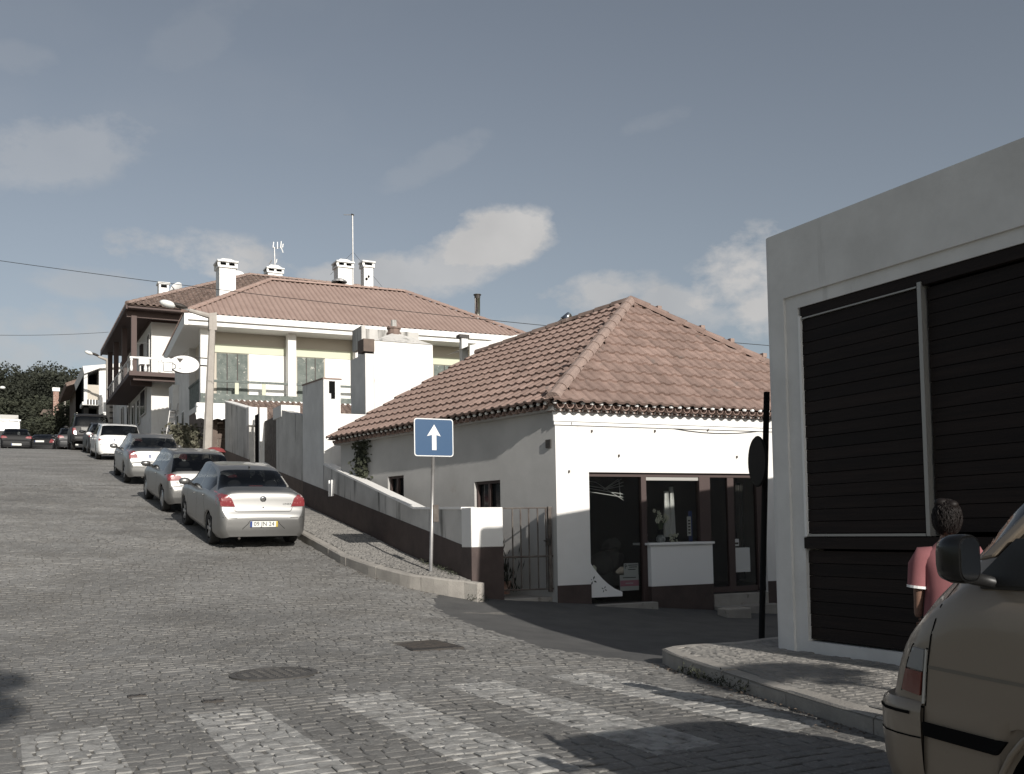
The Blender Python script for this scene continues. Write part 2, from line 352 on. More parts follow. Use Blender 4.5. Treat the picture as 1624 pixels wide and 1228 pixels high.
def inst(me,name,loc,parent=None,rot=None,scale=None):
    o=bpy.data.objects.new(name,me); COL.objects.link(o); o.parent=parent; o.location=Vector(loc)-(wl(parent) if parent is not None else Vector((0,0,0)))
    if rot is not None: o.rotation_euler=rot
    if scale is not None: o.scale=scale
    return o
def facade(o,k,z=0):
    e=Vector((1,k,0)).normalized(); n=Vector((e.y,-e.x,0))   # n: outwards, towards -Y
    o=Vector((o[0],o[1],z)); return lambda a,b,c:(o.x+e.x*a+n.x*b,o.y+e.y*a+n.y*b,o.z+c)
def wallcells(mb,a0,a1,z0,z1,holes,b0,b1):
    """a wall slab with rectangular openings, as columns of blocks"""
    xs=sorted({a0,a1,*[h[0] for h in holes],*[h[1] for h in holes]})
    for x0,x1 in zip(xs,xs[1:]):
        if x1<=a0 or x0>=a1: continue
        hs=sorted([h for h in holes if h[0]<=x0+1e-6 and h[1]>=x1-1e-6],key=lambda h:h[2]); z=z0
        for h in hs:
            if h[2]>z: mb.box(x0,x1,b0,b1,z,h[2])
            z=max(z,h[3])
        if z<z1: mb.box(x0,x1,b0,b1,z,z1)
def text(body,size,frame,mat_,parent,name='lettering',depth=.001,world=True):
    cu=bpy.data.curves.new('t','FONT'); cu.body=body; cu.size=size; cu.extrude=depth; cu.align_x='CENTER'; cu.align_y='CENTER'; cu.resolution_u=2
    t=bpy.data.objects.new('t',cu); COL.objects.link(t); bpy.context.view_layer.update()
    me=bpy.data.meshes.new_from_object(t); bpy.data.objects.remove(t)
    off=wl(parent) if (parent is not None and world) else Vector((0,0,0))
    for v in me.vertices: v.co=Vector(frame(v.co.x,v.co.z,v.co.y))-off
    me.materials.clear(); me.materials.append(M[mat_]); me.name=name
    o=bpy.data.objects.new(name,me); COL.objects.link(o); o.parent=parent; return o
# ------------------------------------------------------------ terrain
PR=[(-400,0),(8.5,0),(10,.02),(12,.08),(13.2,.17),(14.3,.28),(15,.38),(16.5,.62),(19.3,1.10),(24.2,1.87),(31,2.9),(42,4.40),(54,5.72),(60,6.15),(66,6.35),(80,6.5),(110,6.4),(200,12),(700,20)]
def prof(s):
    for (a,b),(c,d) in zip(PR,PR[1:]):
        if s<=c: return b+(d-b)*(s-a)/(c-a)
    return PR[-1][1]
GU=[-400,2.5,5.5,6.9,7.3,8.5,10.5,14,400]
GT=[(-400,[0,0,-.06,-.08,-.08,-.1,-.15,-.2,-6]),(6,[0,0,-.06,-.08,-.1,-.15,-.2,-.3,-6]),(8,[0,0,-.08,-.14,-.15,-.22,-.3,-.42,-6]),
 (10,[.02,.02,-.06,-.22,-.24,-.3,-.36,-.5,-6]),(12,[.08,.08,.02,-.10,-.12,-.2,-.3,-.45,-6]),(13.2,[.17,.17,.13,.02,.0,-.07,-.24,-.44,-6]),
 (14.0,[.25,.25,.22,.16,.14,.05,-.12,-.39,-6]),(15,[.38,.38,.38,.36,.18,.10,-.05,-.3,-6]),(24,[None,None,None,None,.2,.1,0,-.2,-3]),(34,[None]*9),(1000,[None]*9)]
def G(u,s):
    for (s0,r0),(s1,r1) in zip(GT,GT[1:]):
        if s<=s1: break
    t=min(1,max(0,(s-s0)/(s1-s0)))
    i=0
    while i<len(GU)-2 and u>GU[i+1]: i+=1
    q=min(1,max(0,(u-GU[i])/(GU[i+1]-GU[i])))
    def val(r,j,ss): return prof(ss) if r[j] is None else r[j]
    if r0[i] is None and r0[i+1] is None and r1[i] is None: return prof(s)
    def colv(j):
        if r0[j] is None and r1[j] is None: return prof(s)
        a=val(r0,j,s0) ; b=val(r1,j,s1)
        if r1[j] is None and s0<=15 and s1==24: return prof(s)
        return a+(b-a)*t
    return colv(i)*(1-q)+colv(i+1)*q
def sheet(name,us,ss,dz,mats,kind='structure',inside=None,parent=None,smooth=True):
    mb=MB(); idx={}
    for j,s in enumerate(ss):
        for i,u in enumerate(us): idx[i,j]=len(mb.V); mb.V.append(Vector((u,s,G(u,s)+dz)))
    for j in range(len(ss)-1):
        for i in range(len(us)-1):
            if inside and not inside((us[i]+us[i+1])/2,(ss[j]+ss[j+1])/2): continue
            mb.F.append((idx[i,j],idx[i+1,j],idx[i+1,j+1],idx[i,j+1])); mb.I.append(0)
    return mb.build(name,mats,parent,smooth=smooth,kind=kind)
def rng(a,b,st):
    n=max(1,int(round((b-a)/st))); return [a+(b-a)*i/n for i in range(n+1)]
def PV(px,py,A,B):
    """sight line through a view point meets the vertical plane over the ground line A-B"""
    k=(B[0]-A[0],B[1]-A[1]); n=Vector((k[1],-k[0],0)); d=ray(px,py)
    t=n.dot(Vector((A[0],A[1],0))-CAM)/n.dot(d); return CAM+d*t
def proj(p):
    v=Vector(p)-CAM; w_=v.dot(FV); return (CX+FPX*v.dot(RV)/w_,CY-FPX*v.dot(UV)/w_,w_)
def lerp(a,b,t): return a+(b-a)*t
def polyat(pl,s):
    for (u0,s0),(u1,s1) in zip(pl,pl[1:]):
        if s<=s1: return lerp(u0,u1,max(0,(s-s0)/(s1-s0)))
    return pl[-1][0]
def inpoly(x,y,pl):
    c=False; j=len(pl)-1
    for i in range(len(pl)):
        if (pl[i][1]>y)!=(pl[j][1]>y) and x<(pl[j][0]-pl[i][0])*(y-pl[i][1])/(pl[j][1]-pl[i][1])+pl[i][0]: c=not c
        j=i
    return c
WU=6.7                                             # street line of the walls on the right of the street
KL=[(6.62,14.12),(6.27,14.45),(5.87,15.1),(5.6,16.1),(5.46,17.2),(5.40,19.4),(5.36,25),(5.36,62)]   # kerb in front of the low wall
KR=[(4.78,-8),(4.86,4.0),(5.08,5.0),(5.28,5.8),(5.52,6.7),(5.75,7.5),(5.92,8.0)]                     # kerb by the boarded building
KN=[(5.92,8.0),(6.08,8.35),(6.35,8.5),(7.1,8.45),(9,8.9),(14,10.1)]
asp=[(P(690,966,z=.13)),(P(780,1000,z=.0)),(P(878,1027,z=-.05)),(P(960,1041,z=-.09)),(P(1040,1052,z=-.1))]
ASP=[(p.x,p.y) for p in asp]; ASP=ASP[::-1]
ASPOLY=[(ASP[0][0]+.3,ASP[0][1]-.3)]+ASP+[(6.2,14.5),(6.7,14.6),(40,14.6),(40,7)]
SWR=KR+KN[1:]+[(14,-8)]
# ------------------------------------------------------------ ground, road, side street
far=[-400,-250,-150,-90,-60,-45,-35,-25,-18,-12]
us=far+rng(-8,6.9,1.0)+[7.3,8.5,10.5,14,20,30,45,70,110,180,400]
ss=[-400,-200,-100,-60,-40,-20]+rng(-12,40,1.0)+rng(42,130,4)+[160,200,300,450,700,1000]
sheet('ground',us,ss,-.12,'soil')
road=sheet('road',rng(-7,6.9,.5),rng(-20,31,.5)+rng(32,112,1.2),-.008,'joint',kind='structure')
road['label']='grey sett-paved street climbing uphill past the parked cars'
fr=sheet('far_paving',rng(-7,5.6,.6),rng(30,112,1.2),.004,'farcobble',parent=road,kind=None)
sheet('side_street',rng(4.9,7,.1)+rng(7.5,40,1.3),rng(6.8,14.6,.1),-.002,'asphalt',inside=lambda u,s:(inpoly(u,s,ASPOLY) or inpoly(u+.12,s+.12,ASPOLY)) and not inpoly(u,s,SWR))
# setts
def stone(cx,cy,w_,l_,zf,rise,cut=.012,skirt=.045):
    j=lambda a:random.uniform(-a,a)
    c=[(cx-w_/2+j(.012),cy-l_/2+j(.012)),(cx+w_/2+j(.012),cy-l_/2+j(.012)),(cx+w_/2+j(.012),cy+l_/2+j(.012)),(cx-w_/2+j(.012),cy+l_/2+j(.012))]
    tx,ty,h=j(.04),j(.05),rise+j(.0025)
    def z(x,y): return zf(x,y)+h+(x-cx)*tx+(y-cy)*ty
    V=[(cx+j(.01),cy+j(.01),z(cx,cy)+.003)]
    for k in (0,1,2,3):
        x,y=c[k]; x2=cx+(x-cx)*(1-2.2*cut/w_); y2=cy+(y-cy)*(1-2.2*cut/l_); V.append((x2,y2,z(x2,y2)))
    for k in (0,1,2,3): x,y=c[k]; V.append((x,y,z(x,y)-cut*.8))
    for k in (0,1,2,3): x,y=c[k]; V.append((x,y,z(x,y)-skirt))
    F=[(0,1+k,1+(k+1)%4) for k in range(4)]+[(1+k,5+k,5+(k+1)%4,1+(k+1)%4) for k in range(4)]+[(5+k,9+k,9+(k+1)%4,5+(k+1)%4) for k in range(4)]
    return V,F
def lay(parent,name,mat_,s0,s1,ufun,zf,cell,inside,rise,tilt=.0,nmax=300,fill='setts',cut=.012):
    L=[]; s=s0; r=0
    while s<s1:
        dl=random.uniform(.92,1.1)*cell; u0,u1=ufun(s); u=u0+random.random()*cell
        while u<u1:
            dw=random.uniform(.85,1.35)*cell
            x=u+dw/2; y=s+dl/2+tilt*math.sin(x*1.1+.3*r)*.5+.03*math.sin(x*.7)
            if inside(x,y):
                L.append((x,y,dw-.006,dl-.005))
            u+=dw
        s+=dl; r+=1
    sc_=[]
    for i,(x,y,a,b) in enumerate(L):
        px,py,d=proj((x,y,zf(x,y)))
        vis= d>0 and 5<px<1619 and py<1224
        sc_.append((a*b*FPX*FPX/d/d*(CAM.z-zf(x,y))/max(d,.1) if vis else 0,i))
    top={i for _,i in sorted(sc_,reverse=True)[:nmax]}
    mb=MB()
    for i,(x,y,a,b) in enumerate(L):
        V,F=stone(x,y,a,b,zf,rise,cut)
        if i in top:
            m1=MB(); m1.add(V,F); o=m1.build(name,mat_,parent,smooth=False); 
            c=Vector((x,y,zf(x,y))); o.data.transform(Matrix.Translation(-(c-wl(parent)))); o.location=c-wl(parent)
        else: mb.add(V,F)
    mb.build(fill,mat_,parent,kind='stuff')
    return len(L)
MAN=(2.24,9.1,.40); IRON=[P(615,1017,z=.02),P(690,1011,z=.02),P(736,1022,z=.02),P(655,1028,z=.02)]
IR2=[(p.x,p.y) for p in IRON]
MINI=[P(215,1105,z=0),P(335,1112,z=0)]
def inroad(u,s):
    if u>polyat(KL,s)-.02 and s>14.1: return False
    if inpoly(u,s,SWR): return False
    if inpoly(u,s,ASPOLY): return False
    if math.hypot(u-MAN[0],s-MAN[1])<MAN[2]+.03: return False
    if inpoly(u,s,IR2): return False
    if s<8 and u>polyat(KR,s)-.08: return False
    return True
n=lay(road,'cobblestone','cobble',3.2,30.0,lambda s:(-1.2,6.6),G,.118,inroad,.0,tilt=.10,cut=.006)
print('road stones',n)
# kerbs
def kerb(parent,pl,zt,zb,wdt,length,side,name='kerb_stone'):
    pts=[Vector((p[0],p[1],0)) for p in pl]; acc=[]; tot=0
    for a,b in zip(pts,pts[1:]): acc.append((tot,a,b,(b-a).length)); tot+=(b-a).length
    def at(t):
        for (t0,a,b,l) in acc:
            if t<=t0+l+1e-6: return a+(b-a)*((t-t0)/l),(b-a).normalized()
        return pts[-1],(pts[-1]-pts[-2]).normalized()
    t=0
    while t<tot-.05:
        L_=min(length*random.uniform(.85,1.15),tot-t); k=max(2,int(L_/.22)); mb=MB(); rows=[]
        drop=random.uniform(-.008,.006)
        for i in range(k+1):
            q,d=at(t+.006+(L_-.012)*i/k); n_=Vector((-d.y,d.x,0))*side
            o=q+n_*wdt; jj=random.uniform(-.004,.004)
            zt_=zt(q.x,q.y)+drop
            rows.append([(q.x,q.y,zb(q.x,q.y)),(q.x+n_.x*jj,q.y+n_.y*jj,zt_-.025),(q.x+n_.x*.025,q.y+n_.y*.025,zt_+jj*.5),(o.x,o.y,zt_),(o.x,o.y,zb(q.x,q.y))])
        vs=[v for r in rows for v in r]; fs=[]
        for i in range(k):
            for j in range(4): fs.append((i*5+j,(i+1)*5+j,(i+1)*5+j+1,i*5+j+1))
        fs+=[(0,1,2,3,4),tuple(k*5+j for j in (4,3,2,1,0))]
        mb.add(vs,fs).build(name,'kerb',parent)
        t+=L_
def hL(s): return .24-.08*min(1,max(0,(s-14.2)/3))
zL=lambda u,s:G(min(u,5.4),s)+hL(s)
swl=MB(); rows=[]
ssl=rng(14.2,20,.4)+rng(20.5,62,1.6)
for s in ssl:
    k0=polyat(KL,s)+.02; rows.append([(lerp(k0,WU+.02,q),s,zL(lerp(k0,WU+.02,q),s)-.012) for q in (0,.33,.66,1)])
swl.add([v for r in rows for v in r],[(i*4+j,i*4+j+1,(i+1)*4+j+1,(i+1)*4+j) for i in range(len(rows)-1) for j in range(3)])
SWL=swl.build('sidewalk','joint',smooth=True,kind='structure'); SWL['label']='light stone sidewalk rising beside the low white wall'
kerb(SWL,[(6.66,13.98)]+KL,zL,lambda u,s:G(u,s)-.1,.15,1.05,-1)
lay(SWL,'paving_stone','calcada',14.25,23,lambda s:(polyat(KL,s)+.16,WU-.02),zL,.068,lambda u,s:True,.0,nmax=160,fill='small_setts',cut=.007)
far_=MB(); rows=[]
for s in [x for x in ssl if x>22]:
    k0=polyat(KL,s)+.16; rows.append([(k0,s,zL(k0,s)),(WU-.01,s,zL(WU,s))])
far_.add([v for r in rows for v in r],[(i*2,i*2+1,i*2+3,i*2+2) for i in range(len(rows)-1)]); far_.build('far_paving','calcada',SWL)
zR=lambda u,s:.06-.0*(u)+.012*(u-5)*-1
SWRo=MB(); SWRo.add([(p[0],p[1],zR(*p)-.012) for p in SWR],[tuple(range(len(SWR)))])
SWRo=SWRo.build('sidewalk','joint',kind='structure'); SWRo['label']='light stone sidewalk corner in front of the dark boarded building'
kerb(SWRo,KR+KN[1:],zR,lambda u,s:G(u,s)-.1,.16,1.0,-1)
KRi=[(u+.16,s) for u,s in KR]; 
inner=[(u+.17,s) for u,s in KR[:-1]]+[(6.05,7.9),(6.2,8.2),(6.4,8.33),(7.1,8.28),(9,8.72),(14,9.9),(14,7.9),(7.12,7.65),(7.12,-8)]
lay(SWRo,'paving_stone','calcada',1.0,8.5,lambda s:(4.9,8.2),zR,.088,lambda u,s:inpoly(u,s,inner),.0,nmax=300,fill='small_setts',cut=.009)
# iron covers
mb=MB(); z=G(MAN[0],MAN[1])
mb.lathe([(0,.004),(.33,.004),(.33,.0),(.345,.0),(.345,.006),(.40,.006),(.40,-.05)],32,(MAN[0],MAN[1],z))
for i in range(-3,4):
    for j in range(-3,4):
        if i*i+j*j<11: mb.box(MAN[0]+i*.085-.025,MAN[0]+i*.085+.025,MAN[1]+j*.085-.012,MAN[1]+j*.085+.012,z+.0035,z+.009)
rebase(mb.build('manhole_cover','ironlight',label='round iron manhole cover set in the setts above the zebra crossing',cat='manhole cover'),(MAN[0],MAN[1],z))
mb=MB(); cx=sum(p.x for p in IRON)/4; cy=sum(p.y for p in IRON)/4; z=G(cx,cy)
mb.prism([(p.x,p.y) for p in IRON],z-.05,z+.004)
for i in range(9):
    t=(i+.8)/10.6; a=IRON[0].lerp(IRON[3],t); b=IRON[1].lerp(IRON[2],t); d=(b-a)*.06
    mb.tube([(a.x+d.x,a.y+d.y,z+.005),(b.x-d.x,b.y-d.y,z+.005)],.008,4)
rebase(mb.build('utility_cover','iron',label='dark rectangular metal cover in the road in front of the one-way sign',cat='utility cover'),(cx,cy,z))
for (px,py,lb,w_,h_) in ((45,922,'long dark drain grate across the road at the far left',.75,.16),(217,1105,'small dark valve lid in the setts, left of the round manhole',.14,.09),(337,1113,'small dark valve lid just below left of the round manhole',.16,.08)):
    z0=0.0
    for _ in range(6): p=P(px,py,z=z0); z0=G(p.x,p.y)
    if p.y>14:
        for _ in range(60):
            p=P(px,py,z=z0); z0=lerp(z0,G(p.x,p.y),.3)
    mb=MB(); mb.box(p.x-w_/2,p.x+w_/2,p.y-h_/2,p.y+h_/2,z0-.03,z0+.012)
    k=5 if w_>.5 else 2
    for i in range(k): mb.box(p.x-w_/2+.02+i*w_/k,p.x-w_/2+w_/k*(i+.6),p.y-h_/2+.01,p.y+h_/2-.01,z0+.011,z0+.016)
    rebase(mb.build('utility_cover','iron',label=lb,cat='utility cover'),(p.x,p.y,z0))

# ------------------------------------------------------------ boarded building on the right
rb=thing('boarded_building','low grey rendered building with dark horizontal boards and rounded corner beside the brown van','building',(7.1,0,0))
WR=7.1; TOP=4.31; SO=7.80; OS=7.33; OZ=3.49
mb=MB()
def rwall(y0,y1,z0,z1,x0,x1): mb.box(x0,x1,y0,y1,z0,z1)
SI=OS+.17; ZI=OZ+.13                                   # recessed band round the opening
rwall(SI,SO-.12,-.25,TOP,WR,WR+.3)
rwall(-13,SI,ZI,TOP,WR,WR+.3)
rwall(-13,-4,-.25,ZI,WR,WR+.3)
pr=[(WR+.12-.12*math.cos(t),SO-.12+.12*math.sin(t)) for t in [math.pi/2*i/6 for i in range(7)]]
mb.prism(pr+[(WR+.3,SO),(WR+.3,SO-.12)],-.25,TOP)
mb.build('wall','greywall',rb)
mb=MB(); mb.box(WR+.03,WR+.28,OS,SI,-.25,ZI); mb.box(WR+.03,WR+.28,-4,OS,OZ,ZI); mb.box(WR+.03,WR+.28,-4,OS,-.25,.14); mb.build('opening_surround','greywall',rb)
mb=MB(); mb.hexa([(WR+.3,SO-.3,-.6),(16,SO+1.8,-.6),(16,SO+2.05,-.6),(WR+.14,SO,-.6),(WR+.3,SO-.3,TOP),(16,SO+1.8,TOP+.1),(16,SO+2.05,TOP+.1),(WR+.3,SO,TOP)]); mb.box(15.7,16,-13,SO+1.7,-.6,TOP); mb.box(WR+.3,15.7,-13,-12.7,-.6,TOP); mb.build('side_wall','greywall',rb)
mb=MB(); mb.add([(WR+.28,-12.8,TOP-.35),(15.8,-12.8,TOP-.35),(15.8,SO+1.7,TOP-.35),(WR+.28,SO-.1,TOP-.35)],[(0,1,2,3)]); mb.build('roof','mortar',rb)
mb=MB(); mb.box(WR+.42,WR+.5,-4.2,OS+.1,-.2,OZ+.1); mb.build('backing','dark',rb)
def planks(y0,y1,z0,z1,x,step=.1185,th=.02):
    n_=int(round((z1-z0)/step)); h=(z1-z0)/n_
    for i in range(n_):
        b=MB(); t=random.uniform(-.003,.003); zz=z0+i*h
        b.hexa([(x+t-.002,y0,zz+.002),(x+th+t,y0,zz+.002),(x+th+t,y1,zz+.002),(x+t-.002,y1,zz+.002),(x+t+.002,y0,zz+h-.004),(x+th+t,y0,zz+h-.004),(x+th+t,y1,zz+h-.004),(x+t+.002,y1,zz+h-.004)])
        b.build('board','wood',rb,bevel=0)
planks(5.90,OS-.035,1.21,3.36,WR+.05)
planks(-4,5.82,1.21,3.36,WR+.09)
planks(-4,OS-.0,.16,1.04,WR+.07)
for y0,y1,z0,z1,x0,x1,m_,nm in ((-4,OS,1.06,1.17,WR+.015,WR+.13,'wood','sill_board'),(-4,OS-.02,3.38,OZ,WR+.045,WR+.16,'wood','head_board'),
    (OS-.035,OS-.004,1.18,3.40,WR+.022,WR+.09,'whiteclean','frame_side'),(5.84,5.88,1.18,3.41,WR+.03,WR+.15,'aluold','frame_bar'),(5.89,OS-.04,1.18,1.203,WR+.03,WR+.09,'aluold','frame_rail'),(5.89,OS-.04,3.365,3.378,WR+.03,WR+.09,'aluold','frame_rail')):
    b=MB(); b.box(x0,x1,y0,y1,z0,z1); b.build(nm,m_,rb)

# ------------------------------------------------------------ tiles
def tilemesh(w_=.235,l_=.43,h=.035,th=.016):
    mb=MB(); pr=[(0,.0),(.03,.028),(.06,.04),(.10,.03),(.125,.006),(.18,.0),(.235,.004)]
    rows=[]
    for (y,zz) in ((0,th+.032),(l_,0.0)):
        rows.append([(x*w_/.235,y,z*h/.04+zz) for x,z in pr])
    low=[(x,0,z-th-.03) for x,_,z in rows[0]]
    n_=len(pr); vs=rows[0]+rows[1]+low
    fs=[(i,i+1,n_+i+1,n_+i) for i in range(n_-1)]+[(2*n_+i,2*n_+i+1,i+1,i) for i in range(n_-1)]
    return mb.add(vs,fs)
def plane_frame(E0,E1,Q):
    E0,E1,Q=Vector(E0),Vector(E1),Vector(Q); ex=(E1-E0).normalized(); v=Q-E0; ey=(v-ex*v.dot(ex)).normalized(); n_=ex.cross(ey)
    if n_.z<0: n_=-n_
    return E0,ex,ey,n_
def interval(poly,x):
    ys=[]
    for i in range(len(poly)):
        (x0,y0),(x1,y1)=poly[i],poly[(i+1)%len(poly)]
        if (x0<=x<x1) or (x1<=x<x0): ys.append(y0+(y1-y0)*(x-x0)/(x1-x0))
    return (min(ys),max(ys)) if len(ys)>=2 else None
def ribroof(parent,name,mat_,poly3,pitch,amp,row,lift=.03,kind='stuff'):
    """one roof slope of ribbed tiles: real ribs and a step at every course, cut along the hips"""
    o,ex,ey,nn=plane_frame(poly3[0],poly3[1],poly3[2])
    pl=[((Vector(p)-o).dot(ex),(Vector(p)-o).dot(ey)) for p in poly3]
    x0=min(p[0] for p in pl); x1=max(p[0] for p in pl); y1=max(p[1] for p in pl)
    prf=[(0,0),(.18,.75),(.36,1),(.54,.75),(.72,0)]
    xs=[]; k=0
    while x0+k*pitch<x1:
        for a,b in prf: xs.append((x0+k*pitch+a*pitch,b*amp))
        k+=1
    mb=MB(); nr=int(math.ceil(y1/row))
    for (xa,za),(xb,zb) in zip(xs,xs[1:]):
        ia=interval(pl,min(max(xa,x0+1e-4),x1-1e-4)); ib=interval(pl,min(max(xb,x0+1e-4),x1-1e-4))
        if not ia or not ib: continue
        for j in range(nr):
            q=[]
            for (x,z,(lo,hi)) in ((xa,za,ia),(xb,zb,ib)):
                yl=max(lo,j*row); yh=min(hi,(j+1)*row)
                if yh<yl: yh=yl=max(min(hi,(j+1)*row),lo) if j*row>hi else yl
                q.append((x,yl,yh,z,lo,hi))
            if q[0][2]-q[0][1]<1e-4 and q[1][2]-q[1][1]<1e-4: continue
            def pt(x,y,z,f): return tuple(o+ex*x+ey*y+nn*(z+lift*(1-f)))
            a,b=q
            vs=[pt(a[0],a[1],a[3],(a[1]-j*row)/row),pt(b[0],b[1],b[3],(b[1]-j*row)/row),pt(b[0],b[2],b[3],(b[2]-j*row)/row),pt(a[0],a[2],a[3],(a[2]-j*row)/row)]
            mb.add(vs,[(0,1,2,3)])
            if a[1]<=j*row+1e-4 and b[1]<=j*row+1e-4:   # front lip of the course
                mb.add([vs[0],vs[1],pt(b[0],b[1],b[3]-lift*.9,0),pt(a[0],a[1],a[3]-lift*.9,0)],[(0,1,2,3)])
    base=MB(); base.add([tuple(Vector(p)-nn*.03) for p in poly3],[tuple(range(len(poly3)))])
    base.build('roof_deck',mat_,parent)
    return mb.build(name,mat_,parent,kind=kind)
def ridge(parent,a,b,mat_,r=.11,L_=.42,name='ridge_tile',one=False,n_=6):
    a,b=Vector(a),Vector(b); d=(b-a); tot=d.length; d.normalize(); k=max(1,int(round(tot/L_))); l_=tot/k
    sx=d.cross(Vector((0,0,1))).normalized(); up=sx.cross(d).normalized()
    if up.z<0: up=-up
    mb=MB()
    for i in range(k):
        p=a+d*(i*l_); q=a+d*((i+1)*l_+.03); vs=[]
        for (c,rr) in ((p,r*1.08),(q,r*.92)):
            for j in range(n_+1):
                t=math.pi*j/n_; vs.append(tuple(c+sx*math.cos(t)*rr*1.1+up*(math.sin(t)*rr-.03)))
        fs=[(j,j+1,n_+2+j,n_+1+j) for j in range(n_)]+[tuple(range(n_+1))]
        if one: mb.add(vs,fs)
        else: MB().add(vs,fs).build(name,mat_,parent,smooth=False)
    if one: mb.build(name,mat_,parent)

# ------------------------------------------------------------ the shop
SA=Vector((8.2,14.1,0)); KS=-.05; FS=facade((8.2,14.1),KS); SB=Vector((6.78,21.3,0))
SL=6.95
shop=thing('corner_shop','white single-storey shop with hipped clay tile roof and dark display windows','building',(8.2,14.1,.1))
ZE=3.30
def fa(px,py):                                  # view point -> (along, height) on the shop front
    p=PV(px,py,SA,SA+Vector((1,KS,0))); return ((p.x-SA.x)*math.hypot(1,KS),p.z)
o0,o1=fa(935,800)[0],fa(1214,800)[0]; zt=2.25
zb0=.06
mb=MB(FS); wallcells(mb,0,SL,-.7,ZE,[(o0,o1,-.05,zt)],-.3,0)
mb.box(SL-.3,SL,-7.5,-.3,-.7,ZE)
sd_=(SB-SA).normalized(); sn=Vector((sd_.y,-sd_.x,0))   # along the side wall; inward normal
if sn.x<0: sn=-sn
FD=lambda a,b,c:(SA.x+sd_.x*a+sn.x*b,SA.y+sd_.y*a+sn.y*b,c)      # side wall frame: a back along the wall, b inwards
LS=(SB-SA).length
def sa(px,py):
    p=PV(px,py,SA,SB); return ((p-SA).dot(sd_),p.z)
w1=(sa(752,764)[0],sa(793,761)[0]); w1z=(1.25,sa(772,763)[1]); w2=(sa(615,756)[0],sa(640,753)[0]); w2z=(1.3,sa(628,755)[1])
w1=(min(w1),max(w1)); w2=(min(w2),max(w2))
mb.build('front_wall','white',shop)
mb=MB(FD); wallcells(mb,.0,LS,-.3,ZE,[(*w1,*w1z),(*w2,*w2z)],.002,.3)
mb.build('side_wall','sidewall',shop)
mb=MB(); mb.add([FS(SL,-7.2,-.5),FD(LS,0,-.5),FD(LS,0,ZE),FS(SL,-7.2,ZE)],[(0,1,2,3)]); mb.build('back_wall','white',shop)
# inside: floor, ceiling and walls of the room behind the glass
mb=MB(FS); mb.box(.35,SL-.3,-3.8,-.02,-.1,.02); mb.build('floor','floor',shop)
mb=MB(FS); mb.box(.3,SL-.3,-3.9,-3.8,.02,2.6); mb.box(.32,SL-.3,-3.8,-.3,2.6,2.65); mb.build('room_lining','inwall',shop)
# cornice below the eaves and painted base
mb=MB(FS); mb.box(-.05,SL+.05,.0,.05,3.10,3.26); mb.box(-.03,SL+.03,.0,.03,3.04,3.10); mb.build('cornice','whiteclean',shop)
zd=lambda a:.36-.0*a
mb=MB(FS)
def dado(a0,a1,zt_,b=.012): mb.box(a0,a1,.0,b,-.7,zt_)
dado(-.012,o0-.002,fa(910,928)[1]); mb.build('base_band','browndado',shop); mb=MB(FS); dado(o1+.002,SL,fa(1216,922)[1]); mb.build('base_band','browndado',shop)
# front joinery
xm0,xm1=fa(1020,800)[0],fa(1028,800)[0]; xd0,xd1=fa(1112,800)[0],fa(1129,800)[0]; xe0,xe1=fa(1158,800)[0],fa(1168,800)[0]; xf0,xf1=fa(1203,800)[0],fa(1209,800)[0]
zc=fa(1078,861)[1]
def fb(name,a0,a1,z0,z1,b0,b1,m_,bev=0):
    b=MB(FS); b.box(a0,a1,b0,b1,z0,z1); return b.build(name,m_,shop,bevel=bev)
zs=-.02
fb('window_frame',o0,o1,zt-.07,zt-.002,-.14,-.06,'redwood')
fb('window_frame',xm0,xm1,zs,zt-.07,-.14,-.05,'redwood'); fb('window_frame',xd0,xd1,zs,zt-.07,-.15,-.04,'redwood')
fb('window_frame',xm1,xd0,zt-.13,zt-.075,-.12,-.07,'alu')
fb('window_frame',xe0,xe1,.1,zt-.07,-.14,-.07,'redwood'); fb('window_frame',xf0,o1-.003,.1,zt-.07,-.14,-.05,'redwood')
fb('window_frame',o0,o0+.03,.1,zt-.07,-.13,-.08,'black')
for a0,a1,z0 in ((o0+.03,xm0,.02),(xm1,xd0,zc),(xd1,xe0,.16),(xe1,xf0,.16)):
    b=MB(FS); b.quad((a0,-.1,z0),(a1,-.1,z0),(a1,-.1,zt-.07),(a0,-.1,zt-.07)); b.build('glass_pane','shopglass',shop)
fb('door_rail',xd1,xe0,.1,.2,-.13,-.07,'redwood'); fb('door_rail',xe1,xf0,.1,.2,-.13,-.07,'redwood')
c0,c1=fa(1030,900)[0],fa(1128,900)[0]
fb('counter_panel',c0,c1,.27,zc-.03,-.3,.06,'whiteclean',.006); fb('counter_top',c0-.05,c1+.02,zc-.03,zc+.01,-.45,.1,'whiteclean',.005)
b=MB(FS); b.box(c0+.002,c1-.002,-.3,.055,-.6,.27); b.build('counter_base','browndado',shop)
fb('door_step',xd1-.02,o1-.003,-.6,fa(1170,941)[1],-.3,.02,'kerb',.01); fb('door_step',xd1-.02,o1+.1,-.6,fa(1170,955)[1]-.05,.021,.25,'kerb',.01)
s0,s1=fa(937,950)[0],fa(1033,950)[0]
b=MB(FS); b.prism([(s0,-.5),(s1,-.5),(s1,fa(1033,951)[1]-.03),(s0,fa(940,957)[1]-.02)],.03,.22,'y'); b.build('shop_step','kerb',shop,bevel=.01)
a,b_=fa(1110,965)[0],fa(1147,965)[0]
b=MB(FS); b.box(a,b_,.5,.8,-.5,-.12); b.build('shop_step','kerb',shop,bevel=.02)
